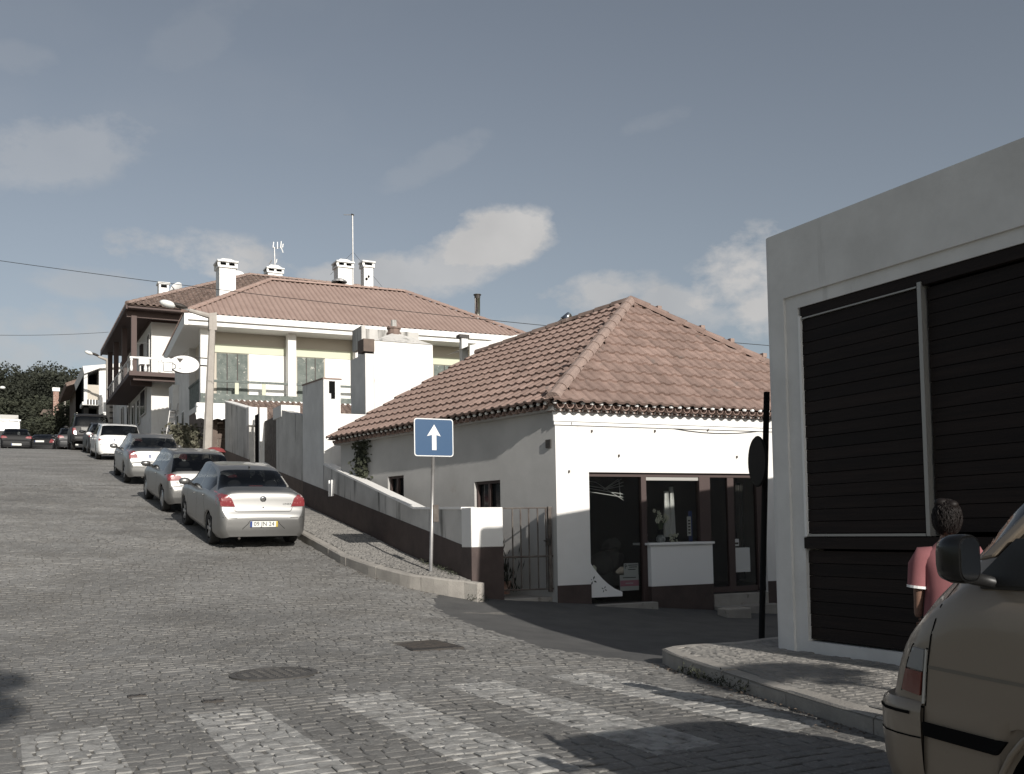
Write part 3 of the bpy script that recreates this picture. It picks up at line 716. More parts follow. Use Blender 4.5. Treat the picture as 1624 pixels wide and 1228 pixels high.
# quarter-round white corner panel with two flower marks
z0=fa(935,945)[1]-.02; hh=fa(936,895)[1]-z0; ww=fa(988,938)[0]-o0
_arc=[(o0+ww*(1-math.sin(t))*1.0,z0+hh*(1-math.cos(t))) for t in [math.pi/2*i/10 for i in range(11)]]
_cp=[fa(*q) for q in ((990,939),(978,934),(968,927),(959,919),(952,911),(945,902),(939,893),(936,884),(935,876))]
b=MB(FS); b.prism([(o0+.001,z0-.02)]+[(_cp[0][0],z0-.02)]+[(max(a,o0+.001),z) for a,z in _cp],-.09,-.06,'y'); pn=b.build('corner_panel','whiteclean',shop)
for (px,py,r_) in ((943,921,.085),(961,935,.06)):
    a,z=fa(px,py); b=MB(FS)
    for k in range(4):
        t=math.pi/4+k*math.pi/2+.35; c,s=math.cos(t),math.sin(t)
        b.add([(a+c*r_*.15,-.057,z+s*r_*.15),(a+c*r_*.6-s*r_*.17,-.057,z+s*r_*.6+c*r_*.17),(a+c*r_,-.057,z+s*r_),(a+c*r_*.6+s*r_*.17,-.057,z+s*r_*.6-c*r_*.17)],[(0,1,2,3)])
    b.build('flower_mark','ink',pn)
b=MB(FS); b.box(fa(955,944)[0],fa(994,944)[0],-.05,-.03,-.06,-.0); b.build('threshold_tile','calcada',shop)
# side windows with bars and shutter
for (a0,a1),(z0,z1),k in ((w1,w1z,0),(w2,w2z,1)):
    f=MB(FD)
    for q in ((a0,a0+.05,z0,z1),(a1-.05,a1,z0,z1),(a0+.05,a1-.05,z1-.05,z1),((a0+a1)/2-.03,(a0+a1)/2+.03,z0,z1-.05)): f.box(q[0],q[1],.05,.1,q[2],q[3])
    f=f.build('window','redwood',shop)
    g=MB(FD); g.box(a0,a1,.12,.13,z0,z1); g.build('pane','pane',f)
    if k==0:
        for i in range(9):
            a=a0+.03+(a1-a0-.06)*i/8; g=MB(FD); g.tube([(a,-.03,z0),(a,-.03,z0+.42)],.008,5); g.build('window_bar','rust',f)
# roof
ZR_=3.42
C0=Vector((8.02,13.86,ZR_)); C1=Vector((SA.x+SL+.2,13.62,ZR_)); CB=Vector((6.50,21.45,ZR_))
AP=P(1000,479,s=17.0); print('apex',AP)
def plhit(px,py,a,b,c):
    n_=(b-a).cross(c-a); d=ray(px,py); return CAM+d*(n_.dot(a-CAM)/n_.dot(d))
BR=plhit(757,562,C0,CB,AP); print('ridge back',BR)
tm=tilemesh(); tme=tm.mesh('roof_tile',['tile'])
def tiled(E0,E1,Q,poly,course=.36,cap=300):
    o,ex,ey,nn=plane_frame(E0,E1,Q); pl=[((p-o).dot(ex),(p-o).dot(ey)) for p in poly]
    left=ex.cross(ey).dot(nn)<0
    x1=max(p[0] for p in pl); y1=max(p[1] for p in pl); x0=min(p[0] for p in pl); L=[]
    j=0
    while j*course<y1:
        x=x0+(0 if not left else 0)
        while x<x1:
            if inpoly(x+.117,j*course+.2,pl) or inpoly(x+.117,j*course+.08,pl): L.append((x,j*course))
            x+=.225
        j+=1
    m_=Matrix((ex,ey,nn)).transposed()
    if left: m_=Matrix((-ex,ey,nn)).transposed()
    return [(o+ex*(x+(.235 if left else 0))+ey*(y-.05)+nn*random.uniform(0,.006),m_) for x,y in L],(o,ex,ey,nn)
TL,_=tiled(C0,CB,AP,[C0,CB,BR,AP]); TF,_=tiled(C0,C1,AP,[C0,C1,AP])
print('tiles',len(TL),len(TF))
allt=TL+TF; allt.sort(key=lambda t:proj(t[0])[2]); 
vis=[t for t in allt if proj(t[0])[0]<1225]; rest=[t for t in allt if proj(t[0])[0]>=1225]
off=wl(shop)
for p,m_ in vis[:300]:
    o=bpy.data.objects.new('roof_tile',tme); COL.objects.link(o); o.parent=shop; mm=m_.to_4x4(); mm.translation=p-off; mm=mm@Matrix.Rotation(random.uniform(-.02,.02),4,'Z'); o.matrix_local=mm
mb=MB()
for p,m_ in vis[300:]+rest: mb.add([tuple(p+m_@v) for v in tm.V],tm.F)
mb.build('roof_tiles','tile',shop,kind='stuff')
CR=AP+Vector((0,5.5,0)); CBR=Vector((C1.x-.4,21.5,ZR_))
mb=MB(); dz=Vector((0,0,.03)); mb.add([tuple(p-dz) for p in (C0,CB,BR,AP,C1,CBR)],[(0,1,2,3),(0,3,4),(4,3,2,5),(5,2,1)]); mb.build('roof_deck','tileold',shop)
ridge(shop,C0+Vector((.0,.0,.05)),AP+Vector((0,0,.05)),'mortar',.11,.42); ridge(shop,C1,AP+Vector((0,0,.05)),'tile',.12,.42); ridge(shop,BR+Vector((0,0,.03)),AP+Vector((0,0,.04)),'tileold',.11,.42)
mb=MB()
for t in (.12,.3,.42,.55,.72,.85,.93):
    c=AP.lerp(C1,t)+Vector((0,0,.13)); mb.box(c.x-.05,c.x+.05,c.y-.05,c.y+.05,c.z-.03,c.z+.05)
mb.build('ridge_mortar','mortar',shop,kind='stuff')
# eave: two courses of tile ends
def eave(p0,p1,out,z,r,col,step,up=True,name='eave_tile',proj_=.16):
    p0,p1,out=Vector(p0),Vector(p1),Vector(out); n_=int((p1-p0).length/step); d=(p1-p0)/n_
    e=d.normalized()
    for i in range(n_):
        c=p0+d*(i+.5); vs=[]
        for (yy,rr) in ((proj_,r),(-.1,r*.9)):
            for rad in (rr,rr-.014):
                for j in range(7):
                    t=math.pi*j/6; sg=1 if up else -1
                    vs.append(tuple(c+e*math.cos(t)*rad+out*yy+Vector((0,0,z+sg*math.sin(t)*rad))))
        fs=[(j,j+1,14+j+1,14+j) for j in range(6)]+[(7+j,21+j,22+j,8+j) for j in range(6)]+[(j,7+j,8+j,j+1) for j in range(6)]
        MB().add(vs,fs).build(name,col,shop)
fo=Vector((-.05,-1,0)).normalized()
eave((SA.x-.1,SA.y,0),FS(SL+.1,0,0)[:2]+(0,),fo,3.36,.072,'tile',.176,False,proj_=.24)
eave((SA.x-.1,SA.y,0),FS(SL+.1,0,0)[:2]+(0,),fo,3.262,.062,'whiteclean',.176,True,proj_=.12)
mb=MB(FS); mb.box(-.1,SL+.1,-.1,.10,3.262,3.29); mb.box(-.16,SL+.1,-.1,.16,3.352,3.38); mb.build('eave_bed','mortar',shop,kind=None)
so_=Vector((-sn.x,-sn.y,0))
eave(tuple(SA),tuple(SB),so_,3.36,.072,'tile',.18,False,proj_=.22)
mb=MB(FD); mb.box(-.1,LS+.1,-.12,.1,3.27,3.36); mb.build('eave_bed','sidewall',shop)
# white blobs of lime between the eave tiles
mb=MB()
n_=int(SL/.176)
for i in range(n_+1):
    a=-.1+i*.176; c=FS(a,.21,3.395); mb.ball(c,(.05,.03,.035),6)
mb.build('eave_lime','whiteclean',shop,kind='stuff')
mb=MB()
for i in range(int(LS/.18)): c=FD((i+.02)*.18,-.20,3.39); mb.ball(c,(.035,.05,.035),6)
mb.build('eave_lime','whiteclean',shop,kind='stuff')
# small things fixed to the front
def tri_cable(pts,name,label,r=.006,parent=None):
    out=[]
    for (x0,z0_),(x1,z1_),sag in pts:
        for i in range(9):
            t=i/8; out.append(FS(lerp(x0,x1,t),.012,lerp(z0_,z1_,t)-sag*4*t*(1-t)))
    o=MB().tube(out,r,5).build(name,'cable'); c=Vector(out[0]); rebase(o,c); return tag(o,label,'cable')
p1,p2,p3=fa(926,666),fa(1050,676),fa(1210,683)
tri_cable([((p1),(p2),.05),((p2),(p3),.09)],'wall_cable','thin black cable sagging across the white shop front under the eaves')
mb=MB(FS)
for px,py in ((905,672),(938,684),(981,723),(1122,682),(1168,725),(1038,684),(902,748)):
    a,z=fa(px,py); mb.box(a-.012,a+.012,0,.03,z-.02,z+.02)
mb.build('wall_hook','rust',shop,kind='stuff')
mb=MB(FD)
a,z=sa(880,703); mb.box(max(a,.1),max(a,.1)+.12,-.03,0,z-.07,z+.07); mb.build('meter_box','iron',shop)
# pair of overhead wires' insulators etc.
# ------------------------------------------------------------ gate, post and low wall
def vwall(name,parent,pts,u0,u1,m_,zb=None,label=None,cat=None,group=None):
    """wall along the street: pts = (s, top z) ; between u0 and u1"""
    mb=MB()
    for (sA,zA),(sB,zB) in zip(pts,pts[1:]):
        zb0=(G(u0,sA)-.3 if zb is None else zb); zb1=(G(u0,sB)-.3 if zb is None else zb)
        mb.hexa([(u0,sA,zb0),(u1,sA,zb0),(u1,sB,zb1),(u0,sB,zb1),(u0,sA,zA),(u1,sA,zA),(u1,sB,zB),(u0,sB,zB)])
    return mb.build(name,m_,parent)
PA=Vector((WU-.08,14.18,0)); 
gp=[PV(740,805,(WU,14.25),(8.2,14.12)),PV(799,805,(WU,14.25),(8.2,14.12))]
post=thing('gate_post','square white post with dark brown base at the street corner, left of the barred gate','post',(WU,14.25,.2))
pu1=gp[1].x; ztp=gp[0].z
zbr=PV(770,868,(WU,14.25),(8.2,14.12)).z
mb=MB(); mb.box(WU-.01,pu1,14.24,14.62,zbr,ztp); mb.build('upper_shaft','white',post,bevel=.012)
mb=MB(); mb.box(WU-.014,pu1+.004,14.235,14.62,-.2,zbr); mb.build('base','browndado',post,bevel=.012)
lw=thing('boundary_wall','low weathered white wall with dark brown base, sloping down beside the sidewalk','wall',(WU,17,.8))
top=[(14.62,P(735,807,u=WU).z),(P(657,807,u=WU).y,P(657,807,u=WU).z),(P(513,737,u=WU).y,P(513,737,u=WU).z)]
print('wall top',top)
vwall('masonry',lw,top,WU,WU+.22,'oldwall')
mb=MB()
for (sA,zA),(sB,zB) in zip(top,top[1:]):
    mb.hexa([(WU-.015,sA,zA-.01),(WU+.235,sA,zA-.01),(WU+.235,sB,zB-.01),(WU-.015,sB,zB-.01),(WU-.01,sA,zA+.03),(WU+.23,sA,zA+.03),(WU+.23,sB,zB+.03),(WU-.01,sB,zB+.03)])
mb.build('coping','white',lw)
d0=P(740,867,u=WU); d1=P(480,763,u=WU)
def bandz(s): return d0.z+(d1.z-d0.z)*(s-d0.y)/(d1.y-d0.y)
def band(parent,s0,s1,m_,u):
    mb=MB(); ss_=rng(s0,s1,1.)
    for a,b in zip(ss_,ss_[1:]): mb.hexa([(u-.008,a,G(5.5,a)-.3),(u+.02,a,G(5.5,a)-.3),(u+.02,b,G(5.5,b)-.3),(u-.008,b,G(5.5,b)-.3),(u-.008,a,bandz(a)),(u+.02,a,bandz(a)),(u+.02,b,bandz(b)),(u-.008,b,bandz(b))])
    mb.build('base_band',m_,parent)
sp0=P(513,640,u=WU).y; sp1=P(480,650,u=WU).y; sp2=P(438,690,u=WU).y
band(lw,14.621,sp0-.001,'browndado',WU)
# white vent strip on the wall
a=P(527,770,u=WU); b=P(533,790,u=WU)
mb=MB(); mb.box(WU-.06,WU,a.y-.12,a.y-.08,a.z-.25,a.z+.12); mb.box(WU-.06,WU,a.y+.08,a.y+.12,a.z-.25,a.z+.12); mb.box(WU-.03,WU,a.y-.08,a.y+.08,a.z-.25,a.z+.12)
rebase(mb.build('wall_vent','whiteclean',label='small white slotted vent fixed low on the sloping wall',cat='vent'),(WU,a.y,a.z-.25))
pil=thing('wall_pier','tall bare concrete pier with a bright white end, rising from the sloping wall','wall',(WU,sp0,2))
zp=P(513,601,u=WU).z; zp1=P(480,612,u=WU).z; up1=P(540,640,s=sp0).x
mb=MB(); mb.hexa([(WU,sp0,1.2),(up1,sp0,1.2),(up1,sp1,1.2),(WU,sp1,1.2),(WU,sp0,zp),(up1,sp0,zp),(up1,sp1,zp1),(WU,sp1,zp1)]); mb.build('masonry','greywall',pil)
mb=MB(); mb.box(WU+.002,up1-.002,sp0-.012,sp0-.001,1.2,zp-.004); mb.build('white_end','white',pil)
mb=MB(); mb.hexa([(WU-.02,sp0-.03,zp),(up1+.03,sp0-.03,zp),(up1+.03,sp1,zp1),(WU-.02,sp1,zp1),(WU-.02,sp0-.03,zp+.03),(up1+.03,sp0-.03,zp+.03),(up1+.03,sp1,zp1+.03),(WU-.02,sp1,zp1+.03)]); mb.build('coping','mortar',pil)
a=P(526,607,s=sp0); mb=MB(); mb.box(a.x-.07,a.x+.07,sp0-.04,sp0-.012,a.z-.25,a.z+.03); mb.box(a.x-.02,a.x+.07,sp0-.04,sp0-.012,a.z-.38,a.z-.25); mb.build('broken_bracket','dark',pil)
band(pil,sp0,sp1,'browndado',WU)
w3=thing('boundary_wall','stained grey wall with a pale capped end, just left of the tall concrete pier','wall',(WU,sp1,2.6))
z1=P(480,660,u=WU).z; z2=P(438,648,u=WU).z
vwall('masonry',w3,[(sp1,z1),(sp2,z2)],WU,WU+.25,'oldwall')
a=P(447,655,u=WU); b=P(463,655,s=a.y)
mb=MB(); mb.box(WU-.02,WU+.5,a.y,a.y+.9,a.z-.1,a.z+.22); mb.build('coping','white',w3)
band(w3,sp1,sp2,'brownstone',WU)
# gateway with boards and white posts
s3=P(412,700,u=WU).y; s4=P(399,700,u=WU).y; s5=P(395,690,u=WU).y; s6=P(357,690,u=WU).y
bg=thing('board_gate','tall dark weathered board gate between the stained street walls','gate',(WU,sp2,2.8))
n_=8
for i in range(n_):
    a=lerp(sp2+.03,s3-.05,i/n_); b=lerp(sp2+.03,s3-.05,(i+1)/n_)
    MB().box(WU+.12,WU+.15,a,b-.02,1.9,4.6).build('board','rust',bg)
gw=thing('gateway','white painted gateway posts beside the dark board gate','gateway',(WU,s3,3))
mb=MB(); mb.box(WU,WU+.22,s3,s3+.12,2,P(408,648,u=WU).z); mb.build('post','white',gw)
mb=MB(); mb.box(WU+.3,WU+.42,s4,s4+.1,2,5.0); mb.build('post','white',gw)
mb=MB(); mb.box(WU+.1,WU+.16,s3+.13,s4,2,4.9); mb.build('door_leaf','dark',gw)
w5=thing('boundary_wall','tall streaked grey wall with rounded pale coping, nearest the lamp post','wall',(WU,s5,3.2))
z1=P(395,647,u=WU).z; z2=P(357,638,u=WU).z
vwall('masonry',w5,[(s5,z1),(s6,z2)],WU,WU+.22,'oldwall')
mb=MB(); mb.hexa([(WU-.03,s5-.1,z1-.55),(WU+.25,s5-.1,z1-.55),(WU+.25,s5+.3,z1-.55),(WU-.03,s5+.3,z1-.55),(WU-.03,s5-.1,z1+.02),(WU+.25,s5-.1,z1+.02),(WU+.25,s5+.3,z1+.06),(WU-.03,s5+.3,z1+.06)])
mb.hexa([(WU-.03,s5+.3,z1-.02),(WU+.25,s5+.3,z1-.02),(WU+.25,s6,z2),(WU-.03,s6,z2),(WU-.03,s5+.3,z1+.06),(WU+.25,s5+.3,z1+.06),(WU+.25,s6,z2+.05),(WU-.03,s6,z2+.05)])
mb.build('coping','white',w5,bevel=.03)
band(w5,s5,s6,'brownstone',WU)
# barred gate
GA=Vector((pu1,14.42,0)); GB=Vector((8.17,14.2,0)); gd=(GB-GA).normalized()
gt=thing('barred_gate','rusty gate of seven vertical bars between the white post and the shop','gate',tuple(GA)[:2]+(.2,))
def gpt(px,py): return PV(px,py,GA,GB)
zt_=gpt(840,806).z; zm=gpt(840,883).z; zb_=gpt(840,935).z
def gbar(a,b,r,nm='bar',n_=6): MB().tube([a,b],r,n_).build(nm,'rust',gt)
def gx(t,z): p=GA.lerp(GB,t); return (p.x,p.y,z)
for px in (813,826,839,853,866,879):
    q=gpt(px,850); t=(q-GA).dot(gd)/(GB-GA).length
    gbar(gx(t,zb_),gx(t,zt_),.012)
gbar(gx(.02,zb_-.02),gx(.02,zt_),.016); 
for z,r_ in ((zm,.02),(zb_,.016),(zt_,.012)):
    gbar(gx(.0,z),gx(1,z),r_,'rail')
b=MB(); p=gx(.94,0); b.box(p[0]-.03,p[0]+.03,p[1]-.03,p[1]+.02,zb_-.05,zt_+.02); b.build('lock_stile','rust',gt)
b=MB(); p=gx(.9,0); b.box(p[0]-.05,p[0]+.05,p[1]-.05,p[1]-.03,zm+.18,zm+.3); b.tube([(p[0]-.1,p[1]-.06,zm+.26),(p[0],p[1]-.06,zm+.26)],.01,5); b.build('lock','iron',gt)
mb=MB(); mb.box(pu1,8.2,14.25,14.9,-.2,.17); rebase(mb.build('gate_sill','kerb',bevel=.02,label='worn concrete sill under the barred gate',cat='sill'),(pu1,14.3,0))
# dead plants seen through the gate
pl=thing('potted_plant','dark straggly plant growing behind the bars of the gate','plant',(7.75,15.0,.2))
mb=MB()
for i in range(220):
    x,y=random.gauss(7.62,.14),random.gauss(15.0,.12); z=.2+abs(random.gauss(0,.28)); d=Vector((random.uniform(-.4,.4),random.uniform(-.3,.3),1)).normalized()*random.uniform(.08,.2); s_=Vector((.012,.01,0))
    mb.add([(x,y,z),tuple(Vector((x,y,z))+d*.5+s_*1.6),tuple(Vector((x,y,z))+d),tuple(Vector((x,y,z))+d*.5-s_*1.6)],[(0,1,2,3)])
mb.build('leaves','leaf',pl,kind=None); mb=MB(); mb.lathe([(0,.2),(.12,.2),(.16,.42),(.14,.42),(.13,.38),(0,.38)],12,(7.62,15.0,0)); mb.build('pot','brick',pl)
# creeper on the far end of the side wall
mb=MB()
cA=PV(572,700,SA,SB)
for i in range(500):
    t=random.random(); a,z=sa(lerp(566,592,random.gauss(.45,.22)),lerp(690,768,t**1.3)); q=Vector(FD(a,-.02-random.random()*.12,z)); s_=.03+random.random()*.04
    d=Vector((random.uniform(-1,1),random.uniform(-1,1),random.uniform(-1,.2))).normalized()*s_; e=d.cross(Vector((random.random(),1,.3))).normalized()*s_*.5
    mb.add([tuple(q-d),tuple(q+e),tuple(q+d),tuple(q-e)],[(0,1,2,3)])
rebase(mb.build('creeper','leaf2',label='straggly creeper hanging from the eaves at the far end of the shop side wall',cat='climbing plant'),tuple(cA))
mb=MB(); 
for i in range(160):
    x,y=random.gauss(6.72,.09),random.gauss(14.05,.05); z=G(x,y)+abs(random.gauss(0,.06)); s_=.03
    d=Vector((random.uniform(-1,1),random.uniform(-1,1),random.uniform(0,1))).normalized()*s_; e=Vector((s_*.3,0,0))
    mb.add([(x-e.x,y,z),(x+e.x,y,z),(x+d.x,y+d.y,z+abs(d.z))],[(0,1,2)])
rebase(mb.build('weed_tuft','leaf2',label='small green weed tuft at the foot of the white gate post',cat='weed'),(6.72,14.05,.2))
mb=MB()
for i in range(260):
    x=random.gauss(6.62,.05); y=random.uniform(14.7,16.2); z=zL(x,y)+abs(random.gauss(0,.03)); s_=.03
    d=Vector((random.uniform(-1,1),random.uniform(-1,1),random.uniform(0,1))).normalized()*s_
    mb.add([(x-.01,y,z),(x+.01,y,z),(x+d.x,y+d.y,z+abs(d.z))],[(0,1,2)])
rebase(mb.build('weed_tuft','leaf2',label='thin line of weeds along the foot of the brown wall base behind the one-way sign',cat='weed'),(6.62,15.2,.6))
mb=MB()
for i in range(260):
    q=random.random(); y=lerp(6.2,7.6,q); x=polyat(KR,y)-.04+random.gauss(0,.02); z=G(x,y)+abs(random.gauss(0,.035)); s_=.04
    d=Vector((random.uniform(-1,1),random.uniform(-1,1),random.uniform(0,1))).normalized()*s_
    mb.add([(x-.008,y,z),(x+.008,y,z),(x+d.x,y+d.y,z+abs(d.z))],[(0,1,2)])
rebase(mb.build('weed_tuft','leaf2',label='dry weeds growing in the gutter along the right-hand kerb',cat='weed',kind='stuff'),(5.5,6.8,0))
# ------------------------------------------------------------ white chimney block behind the shop
def win(parent,fr,a0,a1,z0,z1,b,name='window',frame='whiteclean',pane='pane',bars=1,fw=.05):
    f=MB(fr); f.box(a0,a0+fw,b-.04,b,z0,z1); f.box(a1-fw,a1,b-.04,b,z0,z1); f.box(a0+fw,a1-fw,b-.04,b,z0,z0+fw); f.box(a0+fw,a1-fw,b-.04,b,z1-fw,z1)
    for i in range(bars): c=lerp(a0,a1,(i+1)/(bars+1)); f.box(c-fw/2,c+fw/2,b-.04,b,z0+fw,z1-fw)
    f=f.build(name,frame,parent); g=MB(fr); g.box(a0+fw*.5,a1-fw*.5,b-.022,b-.01,z0+fw*.5,z1-fw*.5); g.build('pane',pane,f); return f
ST=24.0
tl=P(593,540,s=ST); tr=P(686,540,s=ST); tz=tl.z
tw=thing('chimney_block','broad white rendered chimney block with a small clay pot, rising behind the shop roof','chimney',(tl.x,ST,3))
sideu=P(577,600,s=ST).x
mb=MB(); mb.box(tl.x,tr.x,ST,ST+1.3,2.0,tz); mb.build('stack','white',tw)
pk=P(632,527,s=ST+.3)
mb=MB(); mb.add([(tl.x-.02,ST-.02,tz),(tr.x+.02,ST-.02,tz),(tr.x+.02,ST+1.32,tz),(tl.x-.02,ST+1.32,tz),(pk.x-.1,ST+.5,pk.z),(pk.x+.1,ST+.5,pk.z),(pk.x+.1,ST+.8,pk.z),(pk.x-.1,ST+.8,pk.z)],[(0,1,5,4),(1,2,6,5),(2,3,7,6),(3,0,4,7),(4,5,6,7)]); mb.build('cap','oldwall',tw)
mb=MB(); c=(pk.x,ST+.65,pk.z-.03); mb.lathe([(.0,.0),(.2,.0),(.21,.06),(.17,.09),(.17,.16),(.20,.18),(.20,.22),(0,.22)],10,c); mb.build('pot_ring','tileold',tw); MB().lathe([(.085,.2),(.08,.42),(0,.42)],8,c).build('pot','oldwall',tw)
mb=MB(); mb.hexa([(sideu+.05,ST+.02,2),(tl.x-.002,ST+.02,2),(tl.x-.002,ST+1.2,2),(sideu+.05,ST+1.2,2),(sideu+.05,ST+.02,tz-.35),(tl.x-.002,ST+.02,tz-.35),(tl.x-.002,ST+1.2,tz-.35),(sideu+.05,ST+1.2,tz-.35)]); mb.build('side_shaft','greywall',tw)
# grey parapet behind it
q0=P(578,521,s=ST+1.6); q1=P(664,524,s=ST+1.6); q2=P(580,553,s=ST+1.6)
mb=MB(); mb.box(q0.x,q1.x,ST+1.6,ST+1.75,q2.z,q0.z); mb.box(q0.x-.12,q0.x,ST+1.5,ST+2.3,q2.z,q0.z+.05); mb.build('parapet','oldwall',tw)
q=P(582,553,s=ST); mb=MB(); mb.box(sideu-.02,tl.x-.01,ST-.06,ST+.4,q.z-.08,P(582,538,s=ST).z); mb.build('bracket_box','brownstone',tw)
# white low wall between the pier and the chimney block
a=P(540,656,s=23.4); b=P(592,656,s=23.4)
mb=MB(); mb.box(a.x-.1,sideu+.05,23.4,23.6,1.8,a.z); rebase(mb.build('yard_wall','white',label='low white yard wall between the tall pier and the white chimney block',cat='wall'),(a.x,23.4,2))
# ------------------------------------------------------------ first house: hipped new-tile roof, recessed balcony
HA=Vector((6.7,36.6,0)); KH=-.06; FH=facade((6.7,36.6),KH)
def ha(px,py,b=0.):
    o=HA+Vector((KH,-1,0)).normalized()*b if b else HA
    p=PV(px,py,o,o+Vector((1,KH,0))); return ((p.x-HA.x)*math.hypot(1,KH),p.z)
h1=thing('balcony_house','two-storey white and beige house with a smooth pink tile hipped roof and green-grey shutters','building',(6.7,36.6,3.7))
HL=12.6; zfl=ha(340,625)[1]; zfl0=ha(400,637)[1]; zso=8.88; zea=9.08; REC=.4
print('h1',zfl,zfl0,ha(340,560),ha(390,560))
# ground floor
mb=MB(FH); mb.box(-.0,HL,-8,-REC-.2,2.8,zso+.1); mb.build('wall','cream',h1)
mb=MB(FH); mb.box(.0,HL,-REC-.2,-.6,2.8,zfl-.01); mb.build('lower_wall','brownstone',h1)
mb=MB(FH)
c0,c1=ha(318,600)[0],ha(338,600)[0]; mb.box(c0,c1,-.4,0,zfl-.65,zso); mb.build('corner_pillar','white',h1)
for px0,px1 in ((457,470),(564,577),(690,690)):
    if px0==px1: continue
    a0,a1=ha(px0,600)[0],ha(px1,600)[0]; MB(FH).box(a0,a1,-.42,.0,zfl-.2,zso).build('pillar','white',h1)
a0,a1=ha(777,560)[0],ha(800,560)[0]; MB(FH).box(a0,a1,-.42,.0,zfl-.2,zso).build('pillar','white',h1)
# balcony edge and rails
mb=MB(FH); mb.box(c0,HL,-REC-.2,.02,zfl-.33,zfl+.02); mb.build('balcony_edge','greengrey',h1)
zr=ha(450,609)[1]
mb=MB(FH); mb.box(c1,HL,-.12,-.04,zr-.03,zr+.05); mb.build('handrail','greengrey',h1)
for px in (376,419): a=ha(px,615)[0]; MB(FH).box(a-.07,a+.07,-.1,-.05,zfl+.02,zr-.03).build('rail_post','palegreen',h1)
# recessed wall decoration: green band, shutters, white panels
B=-REC-.2
zb0,zb1=ha(400,562,B)[1],ha(400,549,B)[1]
mb=MB(FH); mb.box(c1,HL,B,B+.04,zb0,zb1); mb.build('green_band','palegreen',h1)
def hpanel(p0,p1,zt_,zb_,m_,nm,b0=0,b1=.03,leaf=0):
    a0,a1=ha(p0,590,B)[0],ha(p1,590,B)[0]
    o=MB(FH); o.box(a0,a1,B+b0,B+b1,zb_,zt_); o=o.build(nm,m_,h1)
    for i in range(leaf):
        c=lerp(a0,a1,(i+1)/(leaf+1)); MB(FH).box(c-.02,c+.02,B+b1,B+b1+.015,zb_,zt_).build('shutter_seam','iron',o)
for p0,p1 in ((342,391),(470,512),(687,735)): hpanel(p0,p1,zb0-.03,zfl+.03,'greengrey','shutter',leaf=2)
for p0,p1 in ((393,455),(514,562),(737,775)): hpanel(p0,p1,zb0-.01,zfl+.02,'whiteclean','white_panel')
for p0 in (455,562,775): 
    a0=ha(p0,590,B)[0]; MB(FH).box(a0+.02,a0+.25,B+.0,B+.12,zfl,zso-.02).build('pilaster','white',h1)
# eaves: soffit, fascia, gutter
EV=.5; UE=5.9
EX=Vector((1,KH,0)).normalized(); EN=Vector((EX.y,-EX.x,0))
def fp(a,b,z): return Vector(FH(a,b,z))
ar=ha(826,535)[0]+.2; BK=-8.6
sl_=P(243,570,u=UE).y
mb=MB(FH); mb.box(-.8,ar,-8,EV-.05,zso,zso+.12); mb.build('soffit','whiteclean',h1)
mb=MB(FH); mb.box(-.84,ar+.02,EV-.05,EV+.02,zso-.02,zso+.14); mb.build('fascia','whiteclean',h1)
mb=MB(FH); mb.box(-.86,ar+.06,EV-.15,EV+.12,zso+.15,zea+.17); mb.box(-.93,-.8,-8.2,EV+.1,zso-.05,zea+.17); mb.build('gutter','whiteclean',h1)
# roof
zr0=zea+.17
E0=fp(-.95,EV+.1,zr0); E1=fp(ar+.05,EV+.1,zr0); 
RZ=4.6   # distance of the ridge behind the eave
def onr(px,py,b): o=HA+EN*b; return PV(px,py,o,o+EX)
r0=onr(428,449,EV-5.0); r1=onr(642,461,EV-5.0); r1.z=r0.z=(r0.z+r1.z)/2
print('ridge h1',r0,r1)
E2=fp(ar+.05,BK,zr0); E3=fp(-.95,BK,zr0)
ribroof(h1,'roof_tiles','tilebig',[E0,E1,r1,r0],.215,.05,3.,.0)
ribroof(h1,'roof_tiles','tilebig',[E3,E0,r0],.215,.05,3.,.0)
ribroof(h1,'roof_tiles','tilebig',[E1,E2,r1],.215,.05,3.,.0)
mb=MB(); mb.add([tuple(x) for x in (E2,E3,r0,r1)],[(0,1,2,3)]); mb.build('roof_deck','tilebig',h1)
up=Vector((0,0,.06)); ridge(h1,r0+up,r1+up,'tilebig',.11,.4); ridge(h1,E0+up,r0+up,'tilebig',.11,.5,one=True,name='hip_capping'); ridge(h1,E1+up,r1+up,'tilebig',.11,.5,one=True,name='hip_capping')
# street side of the house (u = 6.7 and set back)
hs=MB(); 
def sw(y0,y1,z0,z1,x0,x1,m_,nm,par=None,bev=0): b=MB(); b.box(x0,x1,y0,y1,z0,z1); return b.build(nm,m_,par or h1,bevel=bev)
sy=lambda px,u=WU: P(px,600,u=u).y
s_a,s_b,s_c=36.9,sy(300),sy(262)
sw(s_b,s_b+3.7,2.8,zso,WU,WU+.4,'greywall','side_wall'); sw(s_a,s_b,2.8,zfl-.15,WU,WU+.35,'brownstone','side_wall'); sw(37.7,s_b,zfl-.14,zso,WU+.9,WU+1.1,'greywall','side_wall')
sw(s_a+.1,s_b,zfl-.35,zfl-.14,WU-.03,WU+.95,'greywall','side_slab'); sw(s_a+.6,s_b-.1,zfl-.13,zfl+.75,WU-.01,WU+.03,'greengrey','balcony_panel'); sw(s_a+.5,s_b-.05,zfl+.75,zfl+.83,WU-.04,WU+.07,'greengrey','handrail')
f=sw(s_a+1.4,s_a+2.6,zfl-.1,zfl+1.9,WU+.86,WU+.9,'pane','window_door')
MB().tube([(WU-.1,s_a+.2,zso-.1),(WU-.1,s_a+.2,zfl-.3),(WU-.02,s_a+.1,zfl-.7),(WU-.02,s_a+.1,4.1)],.055,8).build('downpipe','whiteclean',h1)
